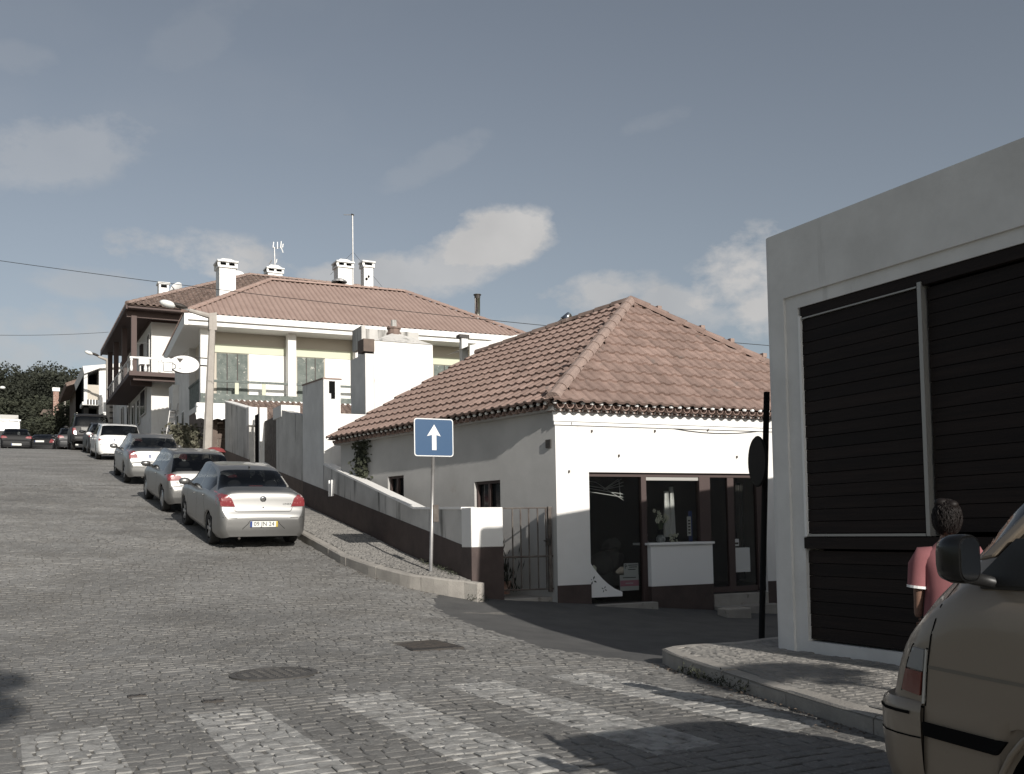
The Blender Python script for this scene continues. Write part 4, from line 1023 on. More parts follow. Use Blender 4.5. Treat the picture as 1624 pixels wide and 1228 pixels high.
for k,(dy,z0,z1) in enumerate(((1.2,4.9,5.7),(2.6,4.9,5.7))):
    o=sw(s_b+dy,s_b+dy+.6,z0+.6,z1+.8,WU-.012,WU-.002,'whiteclean','window'); sw(s_b+dy+.06,s_b+dy+.54,z0+.66,z1+.74,WU-.02,WU-.013,'pane','pane',o)
# step boxed bay further up
sw(s_b+2.6,s_b+3.7,zfl+.2,zfl+1.3,WU-.25,WU-.002,'greywall','bay'); 
# white fascia board and awning under the balcony
a0,a1=ha(333,660)[0],ha(358,660)[0]
aw=thing('awning','small white scalloped awning hanging under the balcony of the house, behind the lamp post','awning',tuple(FH(0,.2,zfl-1.2)))
z0=ha(345,640)[1]; z1=ha(345,656)[1]; z2=ha(345,666)[1]
mb=MB(FH); mb.box(-.45,a1+.3,-.5,.03,z1,zfl-.34); mb.build('header_box','whiteclean',aw)
mb=MB(FH); n_=30; vs=[]
for i in range(n_+1):
    a=lerp(-.5,a1+.4,i/n_); vs+=[(a,.05,z1),(a,.38,z1-.18),(a,.40,z2-.05+.05*abs(math.sin(i*math.pi/6)))]
mb.add(vs,[(i*3+j,i*3+j+1,i*3+j+4,i*3+j+3) for i in range(n_) for j in (0,1)]); mb.build('valance','whiteclean',aw)
# tiled wall below the awning: separate slabs
z=3.7
j=0
while z<zfl-1.1:
    a=-.1+(j%2)*.25
    while a<a1+.4:
        MB(FH).box(a,a+.46,-.58,-.57+random.uniform(0,.006),z,z+.36).build('wall_slab','brownstone',h1); a+=.49
    z+=.39; j+=1
# lean-to roof in front of the house
za=ha(400,637)[1]
A0=fp(ha(362,640)[0],.02,za-.02); A1=fp(HL-3,.02,za-.02); d_=fp(0,2.6,-1.25)-fp(0,0,0)
lt=thing('lean_to_roof','low old clay-tiled lean-to roof below the balcony, behind the street walls','roof',tuple(A0+d_))
ribroof(lt,'roof_tiles','tileold',[A0+d_,A1+d_,A1,A0],.21,.06,.4,.03)
mb=MB()
n_=int((A1-A0).length/.21)
for i in range(n_): c=A0.lerp(A1,(i+.5)/n_); mb.ball(tuple(c+Vector((0,-.02,.02))),(.085,.04,.05),6)
mb.build('lime_edge','whiteclean',lt,kind='stuff')
mb=MB(); p=[A0+d_,A1+d_]; mb.hexa([tuple(p[0]+Vector((0,.15,-2.5))),tuple(p[1]+Vector((0,.15,-2.5))),tuple(p[1]+Vector((0,.4,-2.5))),tuple(p[0]+Vector((0,.4,-2.5))),tuple(p[0]+Vector((0,.15,-.05))),tuple(p[1]+Vector((0,.15,-.05))),tuple(p[1]+Vector((0,.4,-.05))),tuple(p[0]+Vector((0,.4,-.05)))]); mb.build('supporting_wall','white',lt)
# ------------------------------------------------------------ second house: brown wooden balconies
U2=5.2; SF=P(205,595,u=U2).y; zsl=P(205,595,u=U2).z; W2=49.55; UH=P(240,560,s=49.55).x; SBk=P(178,625,u=U2).y+3.5
h2=thing('brown_balcony_house','tall white house with brown wooden posts, white-railed balcony and weathered tile roof up the street','building',(UH,W2,5.5))
zE=P(200,489,u=U2-.1).z
mb=MB(); mb.box(UH,24,W2,W2+14,4.5,zE-.35); mb.build('wall','white',h2)
mb=MB(); mb.box(UH-.02,24,W2-.02,W2+14.02,zE-.35,zE-.15); mb.build('top_beam','brownpaint',h2)
mb=MB(); mb.box(U2,13,SF,W2,zsl,zsl+.2); mb.box(U2,UH,W2,SBk,zsl,zsl+.2); mb.build('balcony_floor','brownpaint',h2)
mb=MB(); mb.box(U2+.2,12,SF+.25,SF+.45,zsl-.18,zsl-.002); mb.build('beam','brownpaint',h2); mb=MB(); mb.box(U2+.2,UH,W2-.2,W2,zsl-.3,zsl-.002); mb.build('beam','brownpaint',h2)
zrl=P(205,565,u=U2).z
MB().box(U2+.02,13,SF+.03,SF+.11,zrl-.08,zrl).build('handrail','whiteclean',h2); MB().box(U2+.04,U2+.09,SF+.12,SBk,zrl-.06,zrl).build('handrail','greywall',h2)
x=U2+.06
for i in range(9):
    mb=MB(); mb.lathe([(.05,0),(.075,.12),(.04,.3),(.05,.5),(.075,zrl-.08-zsl-.22-.1),(.05,zrl-.08-zsl-.22)],7,(U2+.1+i*.62,SF+.07,zsl+.22)); mb.build('baluster','whiteclean',h2)
for i in range(12): MB().box(U2+.04,U2+.07,SF+.6+i*.84,SF+.63+i*.84,zsl+.2,zrl-.06).build('baluster','greywall',h2)
for (x,y) in ((U2+.22,SF+.25),(U2+.22,SF+4.2),(U2+.22,SF+8.2),(U2+.22,SF+11.5)):
    MB().box(x-.12,x+.12,y-.12,y+.12,zsl+.22,zE-.2).build('balcony_post','brownpaint',h2)
# door, windows, shutters along the street side and the front
FW2=lambda a,b,c:(UH-b,W2+a,c)           # street face
for x0,x1,y0,y1 in ((223.5,231.5,623,653),(218.5,222,636,665),(210,213.5,644,671),(202.5,205.5,641,671),(193,196,648,673)):
    pa,pb=P(x0,y0,u=UH-.02),P(x1,y1,u=UH-.02); win(h2,FW2,pb.y-W2,pa.y-W2,min(pb.z,pa.z-1.3),pa.z,.075,bars=0,frame='greywall')
for a in (3.0,6.4,9.0): win(h2,FW2,a,a+1.,zsl+.25,zsl+2.4,.075,'balcony_door',frame='brownpaint')
FF2=lambda a,b,c:(UH+a,W2-b,c)
win(h2,FW2,.3,1.1,zsl+.25,zsl+2.4,.075,'balcony_door',frame='greywall')
# roof
OV=.1
e0=Vector((U2-.15,SF-.45,zE)); e1=Vector((25,SF-.45,zE)); 
q0=P(395,437,s=SF+6.2); q1=P(600,441,s=SF+6.2); q1.z=q0.z
print('h2',e0,zE,zsl,q0,q1,proj((18.5,SF,zE)))
e2=Vector((25,SBk+1.5,zE)); e3=Vector((U2-.15,SBk+1.5,zE)); q1.x=19.6
ribroof(h2,'roof_tiles','tileold',[e0,e1,q1,q0],.27,.085,.42,.045)
ribroof(h2,'roof_tiles','tileold',[e3,e0,q0],.27,.085,.42,.045)
mb=MB(); mb.add([tuple(x) for x in (e1,e2,e3,q0,q1)],[(0,1,4),(1,2,3,4),(2,3,3)][:1]); mb.add([tuple(x) for x in (e1,e2,q1)],[(0,1,2)]); mb.add([tuple(x) for x in (e2,e3,q0,q1)],[(0,1,2,3)]); mb.build('roof_back','tileold',h2)
ridge(h2,e0+up,q0+up,'mortar',.12,.45,one=True,name='hip_capping'); ridge(h2,q0+up,q1+up,'mortar',.12,.45,one=True,name='ridge_capping')
mb=MB(); mb.box(U2-.1,24.8,SF-.4,SBk+1.4,zE-.14,zE-.06); mb.build('eave_soffit','brownpaint',h2)
mb=MB(); mb.box(U2-.2,U2-.12,SF-.4,SBk+1.4,zE-.2,zE); mb.box(U2-.1,8.4,SF+.2,SF+.35,zE-.45,zE-.14); mb.build('eave_board','brownpaint',h2)
dr=MB()
# balcony furniture and drying rack
rk=thing('clothes_rack','white metal folding rack standing on the brown balcony','clothes rack',(U2+.9,W2+2.0,zsl+.22))
for a,b in (((0,0,0),(0,0,1.9)),((1.6,0,0),(1.6,0,2.1)),((0,0,1.9),(1.6,0,2.1)),((0,0,1.2),(1.6,0,1.3))):
    MB().tube([tuple(Vector(a)+Vector((U2+.5,W2+2.0,zsl+.22))),tuple(Vector(b)+Vector((U2+.5,W2+2.0,zsl+.22)))],.025,5).build('frame_tube','whiteclean',rk)
ch=thing('balcony_chair','small white plastic chair on the brown balcony behind the railing','chair',(U2+1.1,SF+.7,zsl+.22))
cx,cy,cz=U2+.75,SF+.8,zsl+.22
MB().box(cx-.22,cx+.22,cy-.22,cy+.22,cz+.40,cz+.44).build('seat','whiteclean',ch); MB().box(cx-.22,cx+.22,cy+.2,cy+.24,cz+.44,cz+.85).build('backrest','whiteclean',ch)
for dx in (-.2,.2):
    for dy in (-.2,.2): MB().box(cx+dx-.02,cx+dx+.02,cy+dy-.02,cy+dy+.02,cz,cz+.4).build('leg','whiteclean',ch)
# ------------------------------------------------------------ third house (white gable with loggia), fourth dark one
W3=70.0
g=lambda px,py,s=W3:P(px,py,s=s)
h3=thing('gabled_white_house','small white house with a sloping white verge and a recessed balcony beyond the brown-balcony house','building',(g(125,700).x,W3,6.2))
A,Bp,Cc=g(133,588),g(166,572),g(172,578); zl=g(130,640).z; zf=g(130,622).z; zt3=g(135,600).z; l_=g(133,600).x; r_=g(157,600).x; rr=r_+4.5
mb=MB(); mb.prism([(r_,5),(rr,5),(rr,g(172,572).z),(r_,g(157,582).z)],W3,W3+8,'y'); mb.build('wall','white',h3)
mb=MB(); mb.prism([(l_,A.z-.25),(r_,g(157,584).z-.05),(rr,g(172,572).z),(rr,g(172,572).z+.3),(l_-.1,A.z+.25)],W3-.3,W3+8,'y'); mb.build('verge','white',h3)
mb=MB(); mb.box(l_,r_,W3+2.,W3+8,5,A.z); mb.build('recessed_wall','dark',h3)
mb=MB(); mb.box(l_-.1,r_,W3-.2,W3+2,zl-.12,zl+.1); mb.build('balcony_floor','greywall',h3)
mb=MB(); mb.box(l_,l_+.22,W3-.1,W3+.1,zl+.1,A.z-.2); mb.build('post','greywall',h3)
mb=MB(); mb.box(l_+.22,r_,W3-.1,W3-.05,zl+.25,zf+.5); mb.build('balcony_panel','cream',h3)
for i in range(5): c=l_+.15+i*(r_-l_-.2)/4; MB().box(c-.14,c+.14,W3-.22,W3-.2,zl-.08,zl+.25).build('floor_tile_end','whiteclean',h3)
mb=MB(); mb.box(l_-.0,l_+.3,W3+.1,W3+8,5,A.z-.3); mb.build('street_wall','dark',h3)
h4=thing('dark_eaved_house','narrow house with dark sloping eaves behind the recessed-balcony house','building',(l_-1,80,6.4))
p=g(119,640,80); q=g(119,600,80)
mb=MB(); mb.box(q.x+.2,q.x+5,80,90,5,q.z-.4); mb.build('wall','brownstone',h4); mb=MB(); mb.prism([(q.x-.6,q.z-.7),(q.x+5,q.z+1.6),(q.x+5,q.z+1.9),(q.x-.7,q.z-.45)],79.6,90,'y'); mb.build('roof','tileold',h4)
# low garage roof between houses 2 and 3
a=P(172,648,u=6.2); h5=thing('grey_garage','low grey garage with a sloping edge and a small square lamp, between two houses','building',(6.6,a.y,6.2))
g5=lambda px,py:P(px,py,u=6.3)
a,b,c=g5(164,672),g5(184,640),g5(184,690)
mb=MB(); mb.hexa([(6.3,b.y-2,5),(10,b.y-2,5),(10,a.y,5),(6.3,a.y,5),(6.3,b.y-2,b.z),(10,b.y-2,b.z),(10,a.y,a.z+.6),(6.3,a.y,a.z+.6)]); mb.build('wall','greywall',h5)
mb=MB(); q=P(172,646,s=66); mb.box(q.x-.3,q.x+.3,66,66.05,q.z-.3,q.z+.3); mb.build('square_lamp','whiteclean',h5)
# ------------------------------------------------------------ chimneys, vents, aerials
def chimney(px0,px1,pyt,pyb,s,label,depth=.7,slots=2,cap=True,group='white capped chimneys on the roofs'):
    a=P(px0,pyt,s=s); b=P(px1,pyb,s=s); w_=b.x-a.x; zt_=a.z; zb_=b.z; cx=(a.x+b.x)/2
    t=thing('chimney',label,'chimney',(cx,s,zb_),group)
    if not cap:
        mb=MB(); mb.box(a.x,b.x,s,s+depth,zb_-.6,zt_-.12); mb.build('shaft','whiteclean',t); MB().box(a.x-.06,b.x+.06,s-.06,s+depth+.06,zt_-.1,zt_).build('cap','whiteclean',t)
        MB().box(a.x+w_*.2,b.x-w_*.2,s-.01,s,zt_-.3,zt_-.14).build('slot','dark',t); return t
    h=w_*.62; zs_=zt_-h
    mb=MB(); mb.box(a.x,b.x,s,s+depth,zb_-.8,zs_); mb.build('shaft','whiteclean',t)
    mb=MB(); mb.box(a.x-.07,b.x+.07,s-.07,s+depth+.07,zs_,zs_+.09); mb.build('collar','whiteclean',t)
    k=slots; mb=MB(); hh=.16
    for i in range(k+1):
        c=lerp(a.x-.02,b.x+.02,i/k)
        for y in (s-.02,s+depth-.06): mb.box(c-.06,c+.06,y,y+.08,zs_+.09,zs_+.09+hh)
    mb.build('cap_posts','whiteclean',t,kind='stuff')
    MB().box(a.x+.05,b.x-.05,s+.08,s+depth-.08,zs_+.09,zs_+.09+hh).build('flue_core','dark',t)
    z=zs_+.09+hh; cy=s+depth/2
    mb=MB(); mb.box(a.x-.1,b.x+.1,s-.1,s+depth+.1,z,z+.07)
    rows=[(.5,z+.07),(.40,z+.07+(zt_-z)*.35),(.26,z+.07+(zt_-z)*.75),(.22,zt_)]
    vs=[]
    for f,zz in rows: vs+=[(cx-w_*f,cy-depth*f,zz),(cx+w_*f,cy-depth*f,zz),(cx+w_*f,cy+depth*f,zz),(cx-w_*f,cy+depth*f,zz)]
    fs=[(i*4+j,i*4+(j+1)%4,i*4+4+(j+1)%4,i*4+4+j) for i in range(3) for j in range(4)]+[(12,13,14,15)]
    mb.add(vs,fs); mb.build('cap','whiteclean',t); return t
chimney(348,374,408,473,43.5,'tallest white chimney with a moulded cap, standing at the left hip of the pink roof',.8)
chimney(425,448,418,437,56,'short white chimney carrying the small multi-pronged aerial on the old roof ridge')
chimney(536,559,409,462,47,'white chimney beside the tall thin aerial mast, right of the ridge middle')
chimney(577,592,414,460,47,'narrow white chimney with a pointed cap and two dark marks, rightmost of the capped chimneys',.5,1)
chimney(252,268,447,468,56,'small plain white chimney with a flat top at the left end of the old roof',.6,cap=False)
mb=MB(); c=P(585,438,s=46.9); mb.ball((c.x+.02,46.96,c.z),(.05,.03,.07),6); c2=P(583,442,s=46.9); mb.ball((c2.x-.03,46.96,c2.z),(.07,.03,.07),6); 
rebase(mb.build('wall_lamp','dark',label='two dark fittings stuck on the narrow pointed chimney',cat='fitting'),tuple(c))
c=P(538,449,s=42.6); cw=thing('roof_cowl','low grey metal domed cowl on the pink roof ridge','roof vent',(c.x,42.6,c.z-.3))
MB().lathe([(.14,-.5),(.14,.05)],10,(c.x,42.6,c.z)).build('neck','dark',cw); MB().lathe([(.36,.02),(.34,.09),(.2,.17),(.0,.22)],14,(c.x,42.6,c.z)).build('dome','steel',cw)
a=P(757,503,s=45); b=P(757,470,s=45); fl=thing('metal_flue','shiny metal flue pipe with flat rain cap behind the pink roof','flue',tuple(a))
MB().tube([tuple(a-Z0*1.2),tuple(b)],.14,12).build('pipe','chrome',fl,smooth=True); MB().lathe([(.2,0),(.2,.04),(.0,.09)],12,tuple(b+Z0*.05)).build('rain_cap','iron',fl); MB().lathe([(.15,-.12),(.16,.06)],10,tuple(b)).build('collar','iron',fl)
# aerials
def ax(px,py,s): return P(px,py,s=s)
an=thing('tv_aerial','small bright aerial with several short upright prongs on the short chimney','aerial',tuple(ax(436,419,56.3)))
def rod(a,b,r,par,nm='rod',m_='steel'): MB().tube([tuple(a),tuple(b)],r,5).build(nm,m_,par)
rod(ax(436,420,56.3),ax(435,392,56.3),.03,an,'mast'); rod(ax(433,394,56.3),ax(449,392,56.3),.02,an,'boom')
for x0,y0,x1,y1 in ((433,393,434,384),(440,395,440,384),(445,394,446,383),(448,393,449,387),(446,393,449,401)): rod(ax(x0,y0,56.3),ax(x1,y1,56.3),.035,an,'prong','signwhite')
rod(ax(427,419,56.3),ax(431,413,56.3),.03,an); rod(ax(438,417,56.3),ax(439,411,56.3),.03,an)
a2=thing('tv_aerial','tall thin aerial mast with a short side arm, beside the white chimney','aerial',tuple(ax(560,455,47.9)))
rod(ax(560,460,47.9),ax(559,341,47.9),.035,a2,'mast'); rod(ax(545,341,47.9),ax(562,341,47.9),.02,a2,'arm'); rod(ax(557,340,47.9),ax(561,342,47.9),.05,a2,'clamp','iron')
for x,y in ((524,436),(606,455)): rod(ax(560,400,47.9),ax(x,y,47.9),.008,a2,'guy_wire','cable')
c=ax(279,458,56); ds=thing('satellite_dish','white satellite dish tilted on the old roof beside the small plain chimney','satellite dish',tuple(c-Z0*.3))
mb=MB(lambda x,y,z:tuple(c+Vector((x*.8+y*.5,-z-y*.2+x*.4,y)))); mb.lathe([(0,.08),(.2,.06),(.36,0)],16); mb.build('dish','signwhite',ds); rod(c+Vector((-.1,-.1,-.1)),c+Vector((-.3,-.5,0)),.03,ds,'arm')
c=P(377,436,s=55); ds=thing('satellite_dish','white edge of a satellite dish just right of the tallest chimney','satellite dish',tuple(c-Z0*.3))
mb=MB(lambda x,y,z:tuple(c+Vector((x,-z,y*.6)))); mb.lathe([(0,.08),(.2,.06),(.4,0)],14); mb.build('dish','signwhite',ds)
# solar water heater seen past the shop ridge
a=P(868,527,s=30); b=P(903,502,s=30); sh=thing('solar_heater','dark solar water heater tube with a round shiny end, propped behind the shop ridge','solar heater',tuple(a-Z0))
mb=MB(); mb.tube([tuple(P(866,527,s=30)),tuple(P(898,504,s=30))],.07,8); mb.build('pipe','iron',sh); MB().tube([tuple(P(893,508,s=30)),tuple(P(903,500,s=30))],.13,10).build('tank_end','chrome',sh,smooth=True)
mb=MB(); q=[P(x,y,s=30.2) for x,y in ((745,548),(860,522),(905,509),(907,516),(860,548),(745,580))]; mb.add([tuple(v) for v in q]+[tuple(v+Vector((0,2,0))) for v in q],[(0,1,2,3,4,5),(0,6,7,1),(1,7,8,2),(5,4,10,11)]); mb.build('white_parapet','white',sh)
a=P(737,531,s=31); pp=thing('vent_post','grey tapered vent with a dark cap just left of the shop ridge','vent',tuple(a-Z0))
MB().box(a.x-.12,a.x+.12,31,31.2,a.z-1.4,a.z-.12).build('shaft','greywall',pp); MB().box(a.x-.22,a.x+.16,30.95,31.25,a.z-.12,a.z).build('cap','iron',pp)
# ------------------------------------------------------------ street lamps
def lamp(name_label,base,topv,h_arm,head,s_,r0,r1,marks=False):
    t=thing('street_lamp',name_label,'street lamp',tuple(base),'concrete street lamps along the kerb')
    MB().tube([tuple(base-Z0*.3),tuple(topv)],[r0,r1],8).build('pole','concrete',t)
    MB().hexa([tuple(topv+Vector(v)) for v in ((-.13,-.1,-.45),(.13,-.1,-.45),(.13,.1,-.45),(-.13,.1,-.45),(-.12,-.1,.1),(.12,-.1,.15),(.12,.1,.15),(-.12,.1,.1))]).build('collar','concrete',t)
    d=(head-topv); mid=topv+d*.5
    MB().tube([tuple(topv+Z0*.0),tuple(mid)],[.10,.065],8).build('arm','concrete',t); MB().tube([tuple(mid),tuple(topv+d*.86)],.03,6).build('arm_tube','steel',t)
    dn=d.normalized(); sd=dn.cross(Z0).normalized()
    h=head-dn*.1; mb=MB(); fr=lambda x,y,z:tuple(h+dn*x+sd*y+dn.cross(sd)*-z)
    mb.fr=fr; mb.ball((-.35,0,.05),(.28,.12,.08),8); mb.build('housing','iron',t,smooth=True)
    mb=MB(fr); mb.ball((.02,0,.0),(.27,.14,.12),10); mb.build('diffuser','lampglass',t,smooth=True)
    return t
lb=P(327,716,s=33.2); lb.z=zL(5.9,33.2); tp=P(337,503,s=33.2); print('lamp',lb,tp)
lamp('nearest concrete street lamp, leaning slightly, between the bar sign and the streaked wall',lb,tp,0,P(262,481,s=33.2-.0),33,.165,.105)
sb=66.0; lb=P(175,676,s=sb); lb.z=prof(sb); tp=P(172,572,s=sb)
lamp('farther concrete street lamp in front of the brown-balcony house',lb,tp,0,P(139,559,s=sb),sb,.24,.16)
mb=MB(); 
for i in range(7): 
    z=lerp(8,10.4,i/7); x=lerp(lb.x,tp.x,.4); mb.box(x-.02,x+.18,sb-.23,sb-.2,z,z+.1)
mb.build('bill_scraps','iron',bpy.data.objects['street_lamp.001'],kind='stuff')
# third lamp: only its head shows at the picture edge
hd=P(4,615,s=105); t=thing('street_lamp','distant street lamp whose bright head shows at the left edge before the trees','street lamp',(hd.x-2.5,105,6.4),'concrete street lamps along the kerb')
MB().tube([(hd.x-2.5,105,6.2),(hd.x-2.5,105,hd.z-.3)],[.2,.12],7).build('pole','concrete',t); MB().tube([(hd.x-2.5,105,hd.z-.3),tuple(hd-Vector((.3,0,.05)))],.05,6).build('arm_tube','steel',t); MB().ball(tuple(hd),(.28,.2,.16),8).build('diffuser','lampglass',t,smooth=True)
# ------------------------------------------------------------ bar signs
c=P(286,578,s=34.2); bs=thing('bar_sign','oval white bar sign with a cocktail glass, sticking out beside the lamp post','sign',tuple(c))
fr=lambda x,y,z:(c.x+x,34.2-y,c.z+z)
rx=(P(314,578,s=34.2).x-P(257+14,578,s=34.2).x)/2+.06; rz=(P(290,565,s=34.2).z-P(290,593,s=34.2).z)/2
cx_=P(292,579,s=34.2).x-c.x
mb=MB(lambda x,y,z:fr(x+cx_,z,y)); mb.lathe([(0,.06),(1,.06),(1,-.06),(0,-.06)],28); 
for v in mb.V: v.x=c.x+cx_+(v.x-c.x-cx_)*rx; v.z=c.z+(v.z-c.z)*rz
mb.build('panel','signwhite',bs)
mb=MB(lambda x,y,z:fr(x+cx_,z,y)); mb.lathe([(.97,.063),(1.03,.063),(1.03,-.063),(.97,-.063)],28)
for v in mb.V: v.x=c.x+cx_+(v.x-c.x-cx_)*rx; v.z=c.z+(v.z-c.z)*rz
mb.build('rim','iron',bs)
g0=P(285,578,s=34.2).x-c.x
mb=MB(fr); mb.prism([(g0-.11,.19),(g0+.11,.19),(g0,.04)],.065,.07,'y'); mb.prism([(g0-.008,.04),(g0+.008,.04),(g0+.008,-.16),(g0-.008,-.16)],.065,.07,'y'); mb.prism([(g0-.06,-.16),(g0+.06,-.16),(g0+.06,-.175),(g0-.06,-.175)],.065,.07,'y'); mb.build('cocktail_glass_mark','iron',bs)
MB(fr).tube([(cx_+.10+.035*i,.066,.02+.035*math.sin(i*1.9)) for i in range(10)],.007,4).build('script_mark','alu',bs)
mg=thing('mug_sign','small white beer mug shaped sign left of the oval bar sign','sign',tuple(P(266,580,s=34.15)))
m0=P(266,580,s=34.15); fr2=lambda x,y,z:(m0.x+x,34.15-y,m0.z+z)
mb=MB(fr2); mb.prism([(-.13,-.2),(.13,-.2),(.15,.1),(.2,.16),(.17,.24),(.08,.23),(.03,.27),(-.05,.23),(-.13,.26),(-.2,.2),(-.19,.12),(-.15,.1)],-.04,.04,'y'); mb.build('panel','signwhite',mg)
mb=MB(fr2); mb.tube([(.15,0,.08),(.24,0,.04),(.24,0,-.08),(.14,0,-.12)],.02,6); mb.tube([(-.13,.045,-.2),(.13,.045,-.2),(.15,.045,.1)],.008,4); mb.tube([(-.13,.045,-.2),(-.15,.045,.1),(.15,.045,.1)],.008,4); mb.build('mug_outline','iron',mg)
mb=MB(fr); mb.tube([(cx_+rx,0,0),(cx_+rx+.45,0,0)],.025,6); mb.tube([(cx_+rx*.7,0,.26),(cx_+rx+.45,0,.26)],.02,6); mb.build('bracket','iron',bs)
# ------------------------------------------------------------ one-way sign
pf=Vector((6.42,15.25,0))
for _ in range(40): pf=P(683,906,s=pf.y); pf.y=lerp(pf.y,pf.y+ (zL(pf.x,pf.y)-pf.z)*-1.5,.3) 
zz=zL(pf.x,pf.y); print('pole',pf,zz)
ow=thing('one_way_sign','square blue one-way sign with white upward arrow on a thin grey pole','road sign',(pf.x,pf.y,zz))
pt=P(688,668,s=pf.y); MB().tube([(pf.x,pf.y,zz-.1),(pt.x,pf.y,pt.z-.03)],.03,10).build('pole','steel',ow,smooth=True)
sc_=P(657,693,s=pf.y-.05); sr=P(719,693,s=pf.y-.05); wv=(sr.x-sc_.x)/2; cx=(sr.x+sc_.x)/2; cz=P(688,694,s=pf.y-.05).z; hv_=(P(688,664,s=pf.y-.05).z-P(688,724,s=pf.y-.05).z)/2
def rrect(w_,h_,r_,n=5):
    o=[]
    for (sx,sz,a0) in ((1,1,0),(-1,1,90),(-1,-1,180),(1,-1,270)):
        for i in range(n+1): t=R(a0+90*i/n); o.append((sx*(w_-r_)+r_*math.cos(t),sz*(h_-r_)+r_*math.sin(t)))
    return o
frs=lambda x,y,z:(cx+x,pf.y-.045-y,cz+z)
mb=MB(frs); mb.prism(rrect(wv,hv_,.05),-.01,.0,'y'); mb.build('border','signwhite',ow)
mb=MB(frs); mb.prism(rrect(wv-.016,hv_-.016,.04),.0,.003,'y'); mb.build('panel','signblue',ow)
k=hv_/.30
mb=MB(frs); mb.prism([(-.035*k,-.20*k),(.04*k,-.20*k),(.04*k,.04*k),(.115*k,.02*k),(.005*k,.205*k),(-.12*k,.02*k),(-.035*k,.04*k)],.003,.006,'y'); mb.build('arrow','signwhite',ow)
mb=MB(); 
for dz in (-.15,.15): mb.box(cx-.05,cx+.05,pf.y-.035,pf.y+.04,cz+dz-.02,cz+dz+.02)
mb.build('clamp','steel',ow,kind='stuff')
q=P(688,815,s=pf.y); mb=MB(); mb.box(q.x-.03,q.x+.07,pf.y-.05,pf.y-.035,q.z-.14,q.z+.15); mb.build('tag_plate','rust',ow,bevel=.02)
# ------------------------------------------------------------ round sign seen nearly edge-on
rp=P(1207,1024,z=-.17); tpp=P(1216,622,s=rp.y); tpz=tpp.z
rs=thing('round_sign','round road sign seen edge-on from behind on a black pole at the street corner','road sign',tuple(rp))
MB().tube([tuple(rp-Z0*.1),(tpp.x,rp.y,tpz)],.038,10).build('pole','signback',rs,smooth=True)
c=P(1201,732,s=rp.y-.08); n_=Vector((-.93,.37,0)).normalized(); tn=Vector((-n_.y,n_.x,0))
mb=MB(lambda x,y,z:tuple(c+tn*x+Z0*y+n_*z)); mb.lathe([(0,.012),(.30,.012),(.315,-.004),(.31,-.012),(.30,-.0),(0,-.0)],32); mb.build('disc','signback',rs)
mb=MB(lambda x,y,z:tuple(c+tn*x+Z0*y+n_*z)); mb.box(-.22,.22,-.02,.02,-.03,-.005); mb.build('clamp','signback',rs)
# ------------------------------------------------------------ overhead cables
def cable(pa,pb,sag,label,r=.012,n=24):
    pts=[tuple(pa.lerp(pb,i/n)-Z0*(4*sag*(i/n)*(1-i/n))) for i in range(n+1)]
    o=MB().tube(pts,r,5).build('overhead_cable','cable'); rebase(o,pts[0]); tag(o,label,'cable')
a=P(-150,392,s=34); b=P(1330,557,s=20.); cable(a,b,.25,'long black overhead cable crossing the roofs from left edge to boarded building',.009)
a=P(-40,531,s=60); b=P(172,527,s=66); cable(a,b,.1,'thin distant overhead cable from the left edge to the farther street lamp',.012)
# ------------------------------------------------------------ bush and red thing in front of the first house
bu=thing('garden_bush','loose pale shrub growing against the brown wall base behind the silver cars','bush',(6.2,38.2,4.0))
mb=MB()
for i in range(1500):
    px_,py_=random.gauss(291,13),random.gauss(698,14)
    if py_<672: continue
    q=P(px_,py_,s=36.9+random.random()*1.2); s_=random.uniform(.04,.1)
    d=Vector((random.uniform(-1,1),random.uniform(-1,1),random.uniform(-1,1))).normalized()*s_; e=d.cross(Vector((random.random(),random.random(),.3))).normalized()*s_*.6
    mb.add([tuple(q-d),tuple(q+e),tuple(q+d),tuple(q-e)],[(0,1,2,3)])
mb.build('leaves','bushleaf',bu)
mb=MB()
for i in range(9):
    b0=Vector((5.9+random.uniform(-.3,.3),37.4,3.6)); q=P(random.gauss(291,12),random.uniform(670,690),s=37.4); mb.tube([tuple(b0),tuple(b0.lerp(q,.5)+Vector((.1,0,.1))),tuple(q)],[.03,.02,.008],5)
mb.build('stems','bark',bu,kind='stuff')
lad=thing('ladder','thin metal ladder leaning in front of the house side wall','ladder',tuple(P(268,700,s=41.5)))
for dx in (0,9): MB().tube([tuple(P(262+dx,700,s=41.5)),tuple(P(271+dx*1.3,640,s=41.5))],.025,5).build('rail','steel',lad)
for i in range(6): t=i/6; MB().tube([tuple(P(lerp(262,271,t),lerp(695,645,t),s=41.5)),tuple(P(lerp(271,282.7,t),lerp(695,645,t),s=41.5))],.018,5).build('rung','steel',lad)
c=P(341,709,s=30.5); pz_=thing('parasol','red rounded parasol top showing just above the roof of the dull silver hatchback','parasol',(c.x,c.y,zL(5.9,30.5)))
mb=MB(lambda x,y,z:tuple(c+Vector((x,y,z)))); mb.lathe([(0,.0),(.15,-.02),(.27,-.08),(.33,-.17)],16); mb.build('canopy','redthing',pz_,smooth=True); MB().tube([(c.x,c.y,zL(5.9,30.5)),tuple(c)],.02,6).build('pole','steel',pz_)

